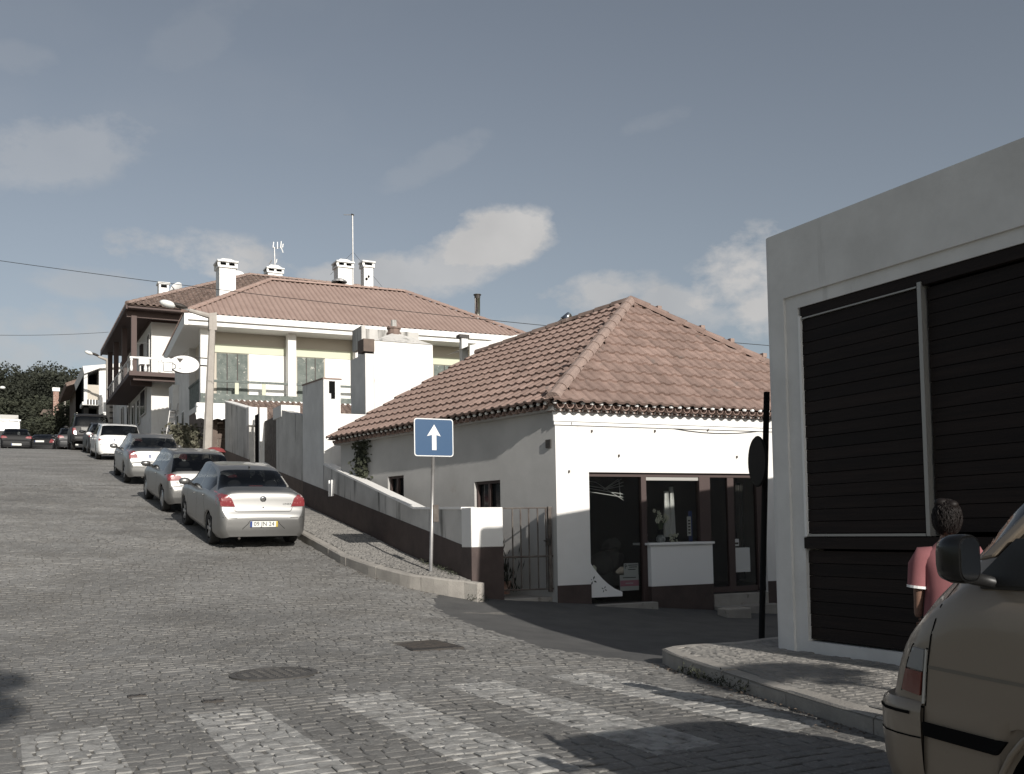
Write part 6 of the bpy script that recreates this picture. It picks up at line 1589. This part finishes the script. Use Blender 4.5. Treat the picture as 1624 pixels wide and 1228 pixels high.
SEDAN=dict(L=4.45,W=1.73,H=1.49,Rw=.305,wheels=(.86,3.46),roofw=.66,
 top=[(0,.60),(.015,.66),(.05,.72),(.09,.80),(.12,.97),(.16,1.085),(.22,1.115),(.45,1.12),(.62,1.13),(1.22,1.42),(1.55,1.475),(2.1,1.49),(2.7,1.45),(3.45,1.03),(4.0,.93),(4.3,.78),(4.42,.6),(4.45,.5)],
 belt=[(0,.96),(.5,1.02),(1.2,1.02),(2.2,.96),(3.4,.92),(4.45,.7)],bot=[(0,.265),(.03,.245),(.12,.225),(.5,.2),(4.0,.2),(4.35,.24),(4.45,.34)],
 plan=[(0,.80),(.03,.87),(.08,.92),(.2,.965),(.5,.99),(1.2,1.),(3.4,1.),(3.9,.96),(4.25,.86),(4.38,.74),(4.45,.6)],
 rearglass=(.66,1.20),frontglass=(2.74,3.42),sidewin=[(.98,1.95),(2.02,3.1)],
 lights=[[(.53,.82),(.835,.825),(.84,.90),(.825,.99),(.77,1.045),(.66,1.035),(.59,.97)]],
 plate=(.0,.50),seams=[[(-.56,.80),(-.52,.735),(-.48,.725),(.48,.725),(.52,.735),(.56,.80)],[(-.80,.625),(-.50,.615)],[(.50,.615),(.80,.625)],[(-.40,.405),(-.30,.50),(-.26,.565),(.26,.565),(.30,.50),(.40,.405)]],
 sideseams=[[(1.12,.30),(1.14,.55),(1.3,.75),(1.28,.98)],[(2.02,.28),(2.0,.95)],[(3.05,.3),(3.0,.6),(2.98,.9)]],mirror=2.85,handles=[1.45,2.35],rseat=1.0)
def mod(b,**k): d=dict(b); d.update(k); return d
HATCH=mod(SEDAN,L=4.0,W=1.69,H=1.43,wheels=(.72,3.18),Rw=.30,roofw=.70,
 top=[(0,.56),(.02,.64),(.05,.69),(.08,.80),(.12,.93),(.17,1.0),(.42,1.22),(.66,1.375),(1.0,1.42),(1.7,1.43),(2.3,1.39),(3.0,1.0),(3.5,.9),(3.85,.76),(3.97,.6),(4.0,.5)],
 belt=[(0,.86),(.3,.95),(1.2,.95),(2.2,.92),(3.0,.88),(4.0,.68)],bot=[(0,.26),(.04,.24),(.12,.225),(.5,.2),(3.6,.2),(3.9,.25),(4.0,.34)],
 plan=[(0,.82),(.03,.88),(.08,.93),(.2,.97),(.6,1.),(3.0,1.),(3.5,.96),(3.8,.86),(3.94,.74),(4.0,.6)],
 rearglass=(.175,.66),frontglass=(2.36,2.96),sidewin=[(.72,1.4),(1.46,2.7)],lights=[[(.46,.80),(.80,.77),(.83,.90),(.72,.935),(.52,.89)]],plate=(.0,.42),
 seams=[[(-.55,.80),(-.52,.68),(.52,.68),(.55,.80)],[(-.78,.60),(.78,.60)]],sideseams=[[(1.43,.28),(1.42,.9)],[(2.62,.3),(2.6,.85)]],mirror=2.45,handles=[1.6],rseat=.62,spokes=False)
SEDAN2=mod(SEDAN,L=4.6,W=1.75,H=1.43,roofw=.68,
 top=[(0,.58),(.02,.64),(.05,.68),(.09,.80),(.13,.97),(.18,1.03),(.3,1.045),(.62,1.05),(1.22,1.34),(1.6,1.42),(2.1,1.43),(2.7,1.39),(3.4,1.0),(4.0,.93),(4.45,.78),(4.57,.6),(4.6,.5)],
 belt=[(0,.9),(.5,.95),(1.2,.95),(2.2,.93),(3.4,.9),(4.6,.7)],plan=[(0,.83),(.03,.89),(.08,.93),(.2,.97),(.5,.99),(1.2,1.),(3.4,1.),(4.0,.96),(4.4,.86),(4.53,.74),(4.6,.6)],bot=[(0,.26),(.03,.24),(.12,.225),(.5,.2),(4.2,.2),(4.5,.24),(4.6,.34)],
 rearglass=(.66,1.20),lights=[[(.56,.76),(.80,.76),(.81,.93),(.78,.985),(.66,.985),(.58,.86)]],plate=(0,.84),seams=[[(-.56,.74),(-.54,.70),(.54,.70),(.56,.74)],[(-.80,.53),(.80,.53)]],spokes=True,wheels=(.95,3.6),sidewin=[(1.0,1.95),(2.02,3.1)])
WAGON=mod(SEDAN,L=4.45,W=1.70,H=1.42,roofw=.76,
 top=[(0,.55),(.02,.62),(.06,.66),(.1,.80),(.13,.92),(.18,.96),(.50,1.37),(.62,1.40),(1.3,1.42),(2.2,1.42),(2.7,1.38),(3.35,.98),(4.0,.9),(4.3,.76),(4.42,.6),(4.45,.5)],
 belt=[(0,.86),(.3,.92),(1.2,.93),(2.2,.91),(3.3,.88),(4.45,.7)],rearglass=(.2,.48),lights=[[(.52,.76),(.80,.76),(.80,.875),(.52,.875)]],plate=(0,.80),seams=[[(-.80,.60),(.80,.60)],[(-.70,.70),(.70,.70)]],sidewin=[(.55,1.15),(1.22,2.05),(2.12,3.0)],rseat=.9,spokes=False)
SUV=mod(SEDAN,L=4.6,W=1.86,H=1.86,Rw=.37,wheels=(.85,3.6),roofw=.78,
 top=[(0,.62),(.03,.72),(.08,.78),(.14,1.0),(.2,1.16),(.45,1.72),(.6,1.80),(1.3,1.85),(2.2,1.86),(2.8,1.78),(3.4,1.25),(4.1,1.12),(4.45,.95),(4.57,.75),(4.6,.6)],
 belt=[(0,1.08),(.3,1.17),(1.2,1.18),(2.2,1.15),(3.3,1.1),(4.6,.9)],bot=[(0,.48),(.05,.42),(.3,.38),(4.2,.36),(4.5,.4),(4.6,.5)],plan=[(0,.86),(.03,.9),(.08,.94),(.2,.97),(.5,.99),(1.2,1.),(3.4,1.),(4.0,.96),(4.4,.88),(4.53,.78),(4.6,.66)],
 rearglass=(.22,.44),frontglass=(2.86,3.38),lights=[[(.72,.80),(.88,.80),(.88,1.10),(.74,1.10)]],plate=(0,.86),seams=[[(-.80,.68),(.80,.68)]],sidewin=[(.55,1.2),(1.28,2.1),(2.18,3.1)],mirror=3.0,rseat=.95,spokes=True)
def place(px,py,w_px,c,plane=0,du=0):
    """rear bumper centre on the road below the view point"""
    d=ray(px,py); t=3
    while t<140:
        q=CAM+d*t
        if q.z<G(q.x,q.y): break
        t+=.01
    return q
def slope(s,l): return math.atan2(prof(s+l)-prof(s),l)
CG='cars parked uphill along the kerb'
def park(label,px,py,c,paint,plate='',near=True,cat='car',group=CG,yaw=0,u=None,s=None,**k):
    q=place(px,py,0,c) if s is None else Vector((u,s,prof(s)))
    if u is not None: q.x=u
    q.y-=.5 if s is None else 0; q.z=G(q.x,q.y)
    y0,y1=q.y+c['wheels'][0],q.y+c['wheels'][1]; p=math.atan2(G(q.x,y1)-G(q.x,y0),y1-y0); z=G(q.x,y0)-math.tan(p)*c['wheels'][0]
    print(label[:30],q,math.degrees(p))
    return car(label,cat,group,(q.x,q.y,z),yaw,p,c,paint,near,plate,**k)
r_,bv=park('silver saloon nearest the camera, number plate 09 JN 24, red wraparound tail lights',412,866,SEDAN,'silver','09 JN 24',u=4.39,yaw=R(1.0))
h=bv.ray_cast(Vector((0,-1,.96)),Vector((0,1,0)))[0]; o=lb(MB().lathe([(0,-.012),(.055,-.010),(.06,.0),(.06,.02)],18,(0,h.y,.955),'y'),'round_badge','chrome',r_,smooth=True); lb(MB().lathe([(0,-.014),(.035,-.013)],14,(0,h.y,.955),'y'),'badge_centre','silver2',o)
h=bv.ray_cast(Vector((.46,-1,.86)),Vector((0,1,0)))[0]; text('LINEA',.05,lambda x,y,z:(.46+x*1.3,h.y-.004-y*.1,.865+z),'chrome',r_,'model_lettering',world=False)
h=bv.ray_cast(Vector((0,-1,.80)),Vector((0,1,0)))[0]; lb(MB().lathe([(0,-.004),(.014,-.003),(.014,.01)],10,(0,h.y,.80),'y'),'key_lock','black',r_)
b=MB(); b.box(-.012,.012,1.26,1.32,1.44,1.475); lb(b,'aerial_foot','black',r_)
b=MB(); b.box(-.13,.13,.70,.74,1.13,1.15); lb(b,'brake_light','redlens',r_)
r_,bv=park('dull silver hatchback with a large dark rear window, second car up the kerb',308,812,HATCH,'silver2','',u=4.18,yaw=R(1.5))
h=bv.ray_cast(Vector((-.52,-1,.72)),Vector((0,1,0)))[0]; text('PEUGEOT',.045,lambda x,y,z:(-.5+x*1.4,h.y-.006-y*.1,.725+z),'iron',r_,'maker_lettering',world=False)
r_,bv=park('silver saloon with its plate on the boot lid, third car up the kerb',238,768,SEDAN2,'silver','',u=4.05)
park('white estate car with square red tail lights, fourth car up',187,730,WAGON,'carwhite','',u=4.1)
park('dark grey hatchback mostly hidden behind the white estate car',157,720,HATCH,'cardark','',near=False,u=4.25)
r_,bv=park('tall dark off-roader with a bright rear panel near the crest',135,714,SUV,'pewter','',u=3.95,s=52.5,near=False)
lb(MB().box(-.5,.5,-.02,.12,.98,1.14),'rear_panel','silver',r_); lb(MB().box(-.95*.7,-.6,1,3,1.86,1.9),'roof_rail','chrome',r_); lb(MB().box(.6,.95*.7,1,3,1.86,1.9),'roof_rail','chrome',r_)
CG2='cars on the crest of the street'
# cars beyond the crest: placed by direction and distance
def crest(label,px,s,c,paint,near=False,cat='car',**k):
    q=P(px,700,s=s); return car(label,cat,CG2,(q.x,q.y,prof(s)),k.pop('yaw',0),0,c,paint,near,**k)
crest('black hatchback with a bright white plate on the crest, in front of the white van',26,62.5,mod(HATCH,spokes=False),'carblack')
r_,bv=crest('dark low saloon on the crest between the black hatchback and the far silver car',62,66,SEDAN2,'carblack',yaw=R(-14))
crest('small far silver saloon on the crest left of the dark off-roader',91,66,SEDAN2,'silver')
park('dark car just visible between the far silver saloon and the off-roader',108,706,HATCH,'cardark',near=False,u=3.6,s=61)
VANW=mod(SEDAN,L=5.0,W=1.95,H=2.45,Rw=.34,wheels=(.9,4.0),roofw=.86,name='delivery_van',
 top=[(0,.62),(.02,.8),(.04,1.4),(.06,2.2),(.12,2.38),(.3,2.43),(3.2,2.45),(3.8,2.2),(4.5,1.35),(4.9,1.0),(5.0,.7)],belt=[(0,1.2),(3.8,1.25),(5,.95)],bot=[(0,.42),(.2,.35),(4.8,.35),(5.0,.4)],
 plan=[(0,.9),(.05,.96),(.2,.985),(4,1.),(4.6,.94),(5,.8)],rearglass=None,frontglass=(3.86,4.44),lights=[[(.86,.9),(.95,.9),(.95,1.2),(.86,1.2)]],plate=(0,.75),seams=[[(0,.5),(0,2.2)]],sideseams=[],sidewin=[(3.0,4.0)],mirror=4.0,mpaint=False,spokes=False)
VANW['rearglass']=None
q=P(8,700,s=70)
rv,bv=crest('white high-roofed van with a grey roof box at the left edge of the crest',8,70,VANW,'carwhite',cat='van')
lb(MB().box(-.75,.75,.5,1.7,2.55,2.85),'roof_box','silver2',rv); lb(MB().box(-.7,.7,-.03,.03,1.35,1.75),'rear_window','pane',rv); lb(MB().box(-.9,.9,.3,2.2,2.45,2.55),'roof_rack','whiteclean',rv)

# ------------------------------------------------------------ the champagne people carrier at the right edge
VAN=dict(L=4.50,W=1.72,H=1.88,Rw=.32,wheels=(.75,3.56),roofw=.84,n=160,name='people_carrier',
 top=[(0,.6),(.03,.75),(.08,.95),(.2,1.3),(.4,1.70),(.7,1.82),(1.6,1.88),(2.5,1.86),(3.05,1.80),(3.5,1.66),(3.89,1.46),(4.09,1.24),(4.19,1.14),(4.31,1.03),(4.40,.89),(4.44,.79),(4.465,.70),(4.485,.60),(4.50,.50)],
 belt=[(0,1.0),(1.0,1.10),(2.4,1.105),(3.9,1.105),(4.04,1.09),(4.18,1.02),(4.39,.82),(4.50,.50)],bot=[(0,.36),(.1,.26),(4.0,.2),(4.3,.2),(4.42,.26),(4.47,.34),(4.50,.42)],
 plan=[(0,.84),(.1,.94),(.4,1.),(3.9,1.),(4.2,.995),(4.32,.975),(4.41,.93),(4.46,.88),(4.485,.82),(4.50,.72)],
 rearglass=(.22,.4),frontglass=(3.25,4.06),sidewin=[(.6,1.6),(1.7,2.55),(2.62,3.93)],lights=[[(.70,.85),(.82,.85),(.80,1.1),(.70,1.1)]],plate=(0,.5),seams=[],sideseams=[],mirror=99,handles=[])
VU=3.0; VF=2.79
vz=G(3.5,1.0)-.0
root=thing('people_carrier','champagne people carrier parked facing uphill at the right edge, black wing mirror, amber indicator','van',(VU+.86,VF-4.50,vz))
out,rows=carshape(VAN); body=partmesh(root,'body',out['body'],'champagne'); partmesh(root,'underside',out['under'],'dark')
bvh=BVHTree.FromPolygons(*[list(x) for x in weld(out['body']+out['rearglass']+out['frontglass']+[q for k in out if k.startswith('side') for q in out[k]])])
partmesh(root,'rear_window',out['rearglass'],'glass'); partmesh(root,'windscreen',out['frontglass'],'vanglass')
for k in sorted(out):
    if k.startswith('side'): partmesh(root,'side_window',out[k],'vanglass')
for y in VAN['wheels']:
    for sx in (-1,1): wheel(root,sx*(.86-.115),y,VAN['Rw'],sx,False)
lb(MB().box(-.70,.70,.3,3.5,.3,.92),'cabin_lining','dark',root)
for y in (.9,1.75,2.75):
    for sx in (-1,1):
        x=sx*.37; b=MB(); b.hexa([(x-.23,y,.9),(x+.23,y,.9),(x+.23,y+.14,.9),(x-.23,y+.14,.9),(x-.19,y-.1,1.24),(x+.19,y-.1,1.24),(x+.19,y,1.24),(x-.19,y,1.24)]); s_=lb(b,'seat','seatlight',root,bevel=.03)
        lb(MB().ball((x,y-.07,1.33),(.13,.05,.09),10),'headrest','seatlight',s_,smooth=True)
lb(MB().hexa([(-.7,3.5,.9),(.7,3.5,.9),(.7,4.0,.9),(-.7,4.0,.9),(-.7,3.55,1.06),(.7,3.55,1.06),(.7,3.95,1.08),(-.7,3.95,1.08)]),'dashboard','seat',root,bevel=.02)
o=lb(MB().lathe([(.17,-.012),(.185,0),(.17,.012),(.158,0),(.17,-.012)],24,(-.37,3.4,1.10),'y'),'steering_wheel','black',root,smooth=True)
L2=lambda a,b:(-2,a,b); LD=(1,0,0)
def vp(px,py):     # view point -> (distance along the van, height) on its near side
    p=P(px,py,u=VU); return (p.y-(VF-4.50),p.z-vz)
print('van pts',[tuple(round(x,3) for x in vp(*q)) for q in ((1600,930),(1530,1163),(1425,1020),(1440,1065),(1395,1120),(1465,1150),(1590,1178),(1545,885),(1624,785),(1600,1200),(1535,925))])
def vs(pts,w_=.007,m_='dark',name='panel_gap'): seam(bvh,root,[vp(*p) for p in pts],L2,LD,w_,m_,name)
def vd(name,pts,m_,off=.006,cuts=3): return addp(root,name,decal(bvh,[vp(*p) for p in pts],L2,LD,off,cuts),m_)
# wing edge against the door-less front panel, bumper gaps, lamps
vs([(1493,925),(1480,962),(1473,1010),(1469,1060),(1466,1120)])
vs([(1439,1022),(1469,1030)]); vs([(1418,1112),(1464,1122)])
vd('side_lamp',[(1444,1026),(1465,1031),(1463,1064),(1434,1057)],'clearlens',.012,5)
vd('indicator_lamp',[(1432,1060),(1462,1066),(1459,1103),(1425,1093)],'amber',.012,5)
vd('lamp_surround',[(1466,1030),(1469,1031),(1466,1116),(1462,1116)],'alu',.008,1)
vs([(1464,1120),(1462,1180),(1463,1228)],.006)
vs([(1438,1023),(1420,1096)],.006); vs([(1463,1030),(1461,1108)],.006); vs([(1430,1060),(1462,1067)],.005)
def wrap(name,prof_,m_,y0=4.235,part=None):
    path=[(-.870,y0),(-.871,4.28),(-.862,4.35),(-.838,4.42),(-.79,4.48),(-.68,4.53),(-.4,4.56),(0,4.57)]
    path=path if part is None else path[:part]
    if part is None: path=path+[(-x,y) for x,y in path[-2::-1]]
    V=[]; n_=len(path); k=len(prof_)
    for i,(x,y) in enumerate(path):
        a=path[max(i-1,0)]; b=path[min(i+1,n_-1)]; d=Vector((b[0]-a[0],b[1]-a[1],0)).normalized(); nn=Vector((-d.y,d.x,0))
        for o_,z in prof_: V.append((x+nn.x*o_,y+nn.y*o_,z))
    F=[(i*k+j,(i+1)*k+j,(i+1)*k+j+1,i*k+j+1) for i in range(n_-1) for j in range(k-1)]
    return lb(MB().add(V,F),name,m_,root,smooth=True,sharp=35)
bp=wrap('bumper',[(-.07,.28),(-.03,.33),(-.008,.42),(.0,.52),(.0,.62),(-.006,.648),(-.02,.662),(-.09,.668)],'champagne')
wrap('bumper_groove',[(.003,.612),(.004,.624)],'dark',part=6,y0=4.30)
wrap('bumper_seam',[(.002,.530),(.002,.536)],'dark',part=7)
vd('rub_strip',[(1465,1145),(1596,1178),(1583,1198),(1573,1195),(1466,1166)],'dark',.016)
vs([(1470,1058),(1624,1088)],.012,'vancrease','crease')  # shade of the body crease, painted as a darker strip on the smooth side
vd('window_trim',[(1534,922),(1550,884),(1556,884),(1550,922),(1700,932),(1700,940),(1534,928)],'black',.006,1) if False else None
# arch lip
yw=VAN['wheels'][1]; Ra=VAN['Rw']+.055; b=MB(); b.tube([(-.862,yw+math.cos(t)*(Ra+.01),VAN['Rw']+math.sin(t)*(Ra+.01)) for t in [math.pi*i/16 for i in range(17)]],.012,6); lb(b,'arch_lip','champagne',root,smooth=True)
pa=[vp(*q) for q in ((1541,890),(1624,786),(1624,814),(1568,884))]; e_=lambda p,q,t:(p[0]+(q[0]-p[0])*t,p[1]+(q[1]-p[1])*t)
pa=[pa[0],e_(pa[0],pa[1],2.6),e_(pa[3],pa[2],3.4),pa[3]]
tx=lambda z:.33*max(0,z-1.1)
b=MB(); b.add([(-.868+tx(z),y,z) for y,z in pa]+[(-.82+tx(z),y,z) for y,z in pa],[(0,1,2,3),(7,6,5,4),(0,4,5,1),(1,5,6,2),(2,6,7,3),(3,7,4,0)]); lb(b,'windscreen_pillar','champagne',root,bevel=.01)
# black sill below the glass, pillar trim
p0=vp(1537,924)
b=MB(); b.box(-.835,-.79,.6,p0[0]-.02,1.085,1.13); lb(b,'window_sill_trim','black',root,bevel=.006)
b=MB(); b.hexa([(-.845,3.78,1.10),(-.79,3.78,1.10),(-.79,4.02,1.10),(-.845,4.02,1.10),(-.815,3.80,1.26),(-.78,3.80,1.26),(-.78,3.86,1.26),(-.815,3.86,1.26)]); lb(b,'mirror_triangle','black',root)
# mirror
mc=P(1515,886,u=VU-.16); my,mz=mc.y-(VF-4.50),mc.z-vz; mx=mc.x-(VU+.86)
b=MB(); 
pr=rrect(.054,.082,.042,5); ring=[]
for (dy,f) in ((-.055,.94),(-.045,1.0),(.0,1.0),(.035,.86),(.055,.5)):
    ring.append([(mx+x*f*1.05,my+dy,mz+z*f) for x,z in pr])
vs_=[v for r__ in ring for v in r__]; n_=len(pr); b.add(vs_,[(j*n_+i,j*n_+(i+1)%n_,(j+1)*n_+(i+1)%n_,(j+1)*n_+i) for j in range(4) for i in range(n_)]+[tuple(range(4*n_,5*n_)),tuple(range(n_))[::-1]])
mo=lb(b,'wing_mirror','glossblack',root,smooth=True,sharp=40)
b=MB(); b.prism([(mx+x*.85,mz+z*.85) for x,z in pr],my-.059,my-.056,'y'); lb(b,'mirror_glass','chrome',mo)
b=MB(); b.tube([(mx+.04,my+.01,mz-.06),(-.82,my-.0,mz-.09)],.022,8); lb(b,'mirror_arm','black',mo,smooth=True)
seam(bvh,root,[(2.56,.3),(2.58,1.07)],L2,LD)

# ------------------------------------------------------------ the person in the pink shirt
kp=Vector((4.92,3.95,0)); kz=G(4.92,3.95)
kid=thing('person','dark-haired person in a pink short-sleeved shirt seen from behind, standing beyond the van mirror','person',(kp.x,kp.y,kz))
HT=P(1500,800,s=kp.y).z-kz; k_=HT/1.55; print('kid',HT,P(1500,800,s=kp.y))
kx=P(1503,850,s=kp.y).x-kp.x
face=Vector((.75,.66,0)).normalized(); side=Vector((face.y,-face.x,0))     # facing away and a little to the right
def kb(x,y,z): return (kp.x+kx+side.x*x*k_+face.x*y*k_,kp.y+side.y*x*k_+face.y*y*k_,kz+z*k_)
def skin(name,verts,edges,radii,mat_,parent,root_=0,sub=2):
    me=bpy.data.meshes.new(name); off=wl(parent); me.from_pydata([tuple(Vector(kb(*v))-off) for v in verts],edges,[]); o=bpy.data.objects.new(name,me); COL.objects.link(o); o.parent=parent
    m_=o.modifiers.new('skin','SKIN'); m_.use_smooth_shade=True
    for i,r_ in enumerate(radii):
        v=me.skin_vertices[0].data[i]; v.radius=(r_[0]*k_,r_[1]*k_) if isinstance(r_,tuple) else (r_*k_,r_*k_)
    me.skin_vertices[0].data[root_].use_root=True
    s=o.modifiers.new('sub','SUBSURF'); s.levels=sub; s.render_levels=sub
    bpy.context.view_layer.update(); dg=bpy.context.evaluated_depsgraph_get(); m2=bpy.data.meshes.new_from_object(o.evaluated_get(dg)); o.modifiers.clear(); o.data=m2; m2.materials.clear(); m2.materials.append(M[mat_]); m2.name=name
    for p_ in m2.polygons: p_.use_smooth=True
    return o
V=[(0,0,.80),(0,0,.95),(0,.01,1.12),(0,-.005,1.25),(0,0,1.32),(0,.012,1.37), (.15,0,1.245),(.18,-.01,1.03),(.19,.03,.83),(-.15,0,1.245),(-.18,-.01,1.03),(-.19,.03,.83),(.085,0,.76),(.09,.01,.43),(.095,-.01,.08),(-.085,0,.76),(-.09,.01,.43),(-.095,-.01,.08),(.1,.11,.035),(-.1,.11,.035)]
E_=[(0,1),(1,2),(2,3),(3,4),(4,5),(3,6),(6,7),(7,8),(3,9),(9,10),(10,11),(0,12),(12,13),(13,14),(0,15),(15,16),(16,17),(14,18),(17,19)]
Rr=[(.10,.07),(.10,.07),(.105,.07),(.07,.055),.05,.048,.032,.036,.026,.032,.036,.026,.075,.055,.04,.075,.055,.04,.035,.035]
skin('body',V,E_,Rr,'skin',kid)
mb=MB(kb); rg=[(.70,.158,.112,0),(.71,.163,.117,0),(.85,.158,.112,0),(1.0,.150,.108,.0),(1.12,.158,.108,.0),(1.2,.168,.098,0),(1.25,.145,.082,0),(1.285,.09,.066,.0),(1.31,.062,.058,.005),(1.305,.052,.05,.005)]; n_=24; vs=[]
for z,a,b,y in rg:
    for i in range(n_): t=6.28318*i/n_; w_=1+.03*math.sin(t*5+z*14)*(1 if z<1.1 else .3); vs.append((math.cos(t)*a*w_,y+math.sin(t)*b*w_,z))
mb.add(vs,[(j*n_+i,j*n_+(i+1)%n_,(j+1)*n_+(i+1)%n_,(j+1)*n_+i) for j in range(len(rg)-1) for i in range(n_)])
for sx in (-1,1): mb.tube([(sx*.09,0,1.225),(sx*.14,0,1.222),(sx*.172,-.003,1.165),(sx*.188,-.006,1.03)],[.06,.074,.068,.062],14,cap=False)
for v in mb.V: v+=(v-Vector(kb(0,0,v.z-kz))).normalized()*noise.noise(Vector((v.x*14,v.y*14,v.z*7)))*.012
mb.build('shirt','pink',kid,smooth=True)
for sx in (-1,1):
    fr=lambda x,y,z,sx=sx:kb(sx*(.188-z*.12)+x,-.007+y,1.03+z+x*sx*.12); MB(fr).lathe([(.060,-.008),(.0635,-.008),(.0640,.008),(.06,.008)],16).build('sleeve_trim','whiteclean',kid)
V=[(0,0,.86),(0,0,.76),(.085,0,.70),(.09,.01,.43),(.095,-.01,.10),(-.085,0,.70),(-.09,.01,.43),(-.095,-.01,.10)]
skin('trousers',V,[(0,1),(1,2),(2,3),(3,4),(1,5),(5,6),(6,7)],[(.14,.105),(.14,.105),.088,.068,.058,.088,.068,.058],'jeans',kid)
# head with ears, nose; hair
mb=MB(lambda x,y,z:kb(x,y+.015,z+1.445)); mb.ball((0,0,0),(.072,.088,.105),20); mb.ball((0,.015,-.05),(.058,.066,.06),16); mb.ball((.074,-.005,-.005),(.012,.022,.032),10); mb.ball((-.074,-.005,-.005),(.012,.022,.032),10); mb.ball((0,.092,-.015),(.013,.018,.02),8)
mb.build('head','skin',kid,smooth=True)
mb=MB(lambda x,y,z:kb(x,y+.015,z+1.445)); mb.ball((0,-.012,.018),(.080,.094,.108),48)
rnd=random.Random(5)
for v in mb.V: 
    n3=noise.noise(v*26)*.016+noise.noise(v*70)*.008+noise.noise(Vector((v.x*160,v.y*160,v.z*30)))*.005; c_=Vector(kb(0,0,1.46)); d=(v-c_).normalized(); v+=d*n3
for i in range(2000):
    a=rnd.uniform(0,6.28); ph=rnd.uniform(-.75,1.5); d=Vector((math.cos(a)*math.cos(ph),math.sin(a)*math.cos(ph),math.sin(ph)))
    if d.y>.5 and d.z<.45: continue
    tg=(Vector((rnd.uniform(-.8,.8),rnd.uniform(-.8,.8),-1))); tg=(tg-d*tg.dot(d)).normalized(); L_=rnd.uniform(.025,.05)
    q=lambda dd,k:(dd.x*.080*k,dd.y*.094*k-.012,dd.z*.108*k+.018)
    d2=(d+tg*L_*5).normalized(); d3=(d+tg*L_*10).normalized()
    mb.tube([q(d,1.03),q(d2,1.10+rnd.random()*.04),q(d3,1.02+rnd.random()*.12)],[.0032,.003,.0008],4)
mb.ball((-.03,-.03,.115),(.045,.04,.03),14); mb.ball((.03,-.05,.10),(.04,.04,.03),14)
mb.build('hair','hair',kid,smooth=True)
for sx in (-1,1):
    for f in range(4):
        L_=[.06,.07,.065,.052][f]; x=sx*.19+(f-1.5)*.004; y=.055+(f-1.5)*.018
        MB(kb).tube([(x,y,.80),(x-sx*.004,y+.004,.80-L_*.5),(x-sx*.016,y+.006,.80-L_)],[.0095,.009,.007],6).build('finger','skin',kid,smooth=True)
    MB(kb).tube([(sx*.18,.06,.82),(sx*.17,.09,.79),(sx*.165,.10,.765)],[.011,.010,.008],6).build('thumb','skin',kid,smooth=True)
    MB(lambda x,y,z,sx=sx:kb(sx*.098+x,.05+y,z)).add(*(lambda m_:(m_.V,m_.F))(MB().ball((0,0,.04),(.05,.13,.045),10))).build('shoe','signwhite',kid,smooth=True)
# ------------------------------------------------------------ unseen tree shapes added behind the camera to shade the road and right sidewalk
def shadowcaster(x,y,z,sc_,label,n=3):
    t=thing('tree',label,'tree',(x,y,0)); o=bpy.data.objects.new('crown',LMD); COL.objects.link(o); o.parent=t; o.location=(0,0,z); o.scale=sc_
    MB(lambda a,b,c:(a+x,b+y,c)).tube([(0,0,0),(.05,0,z*.5),(0,0,z)],[.1,.08,.04],7).build('trunk','bark',t)
LMD=leafmesh('c',5000,1,.09,31).mesh('street_tree_crown',['leaf2'])
shadowcaster(-.05,-9.0,8.5,(.85,.95,1.15),'street tree behind the camera that throws its shadow on the lower left of the road')
shadowcaster(6.35,-5.6,5.5,(.62,.42,.20),'low street tree behind the camera that shades the right sidewalk')

# ------------------------------------------------------------ dry leaves and grit in the gutters
mb=MB(); rnd=random.Random(3)
for i in range(420):
    if i%2: y=rnd.uniform(4.5,8.2); x=polyat(KR,y)-.06-abs(rnd.gauss(0,.10))
    else: y=rnd.uniform(14.5,19); x=polyat(KL,y)-.05-abs(rnd.gauss(0,.10))
    z=G(x,y)+.012; r_=rnd.uniform(.006,.02); a=rnd.uniform(0,6.28); c,q=math.cos(a)*r_,math.sin(a)*r_
    mb.add([(x-c,y-q,z),(x+q*.5,y-c*.5,z+r_*.5),(x+c,y+q,z+.003),(x-q*.5,y+c*.5,z+r_*.3)],[(0,1,2,3)])
tag(mb.build('leaf_litter','bark'),'dry leaf scraps and grit lying in the gutters along both kerbs','litter',None,'stuff')
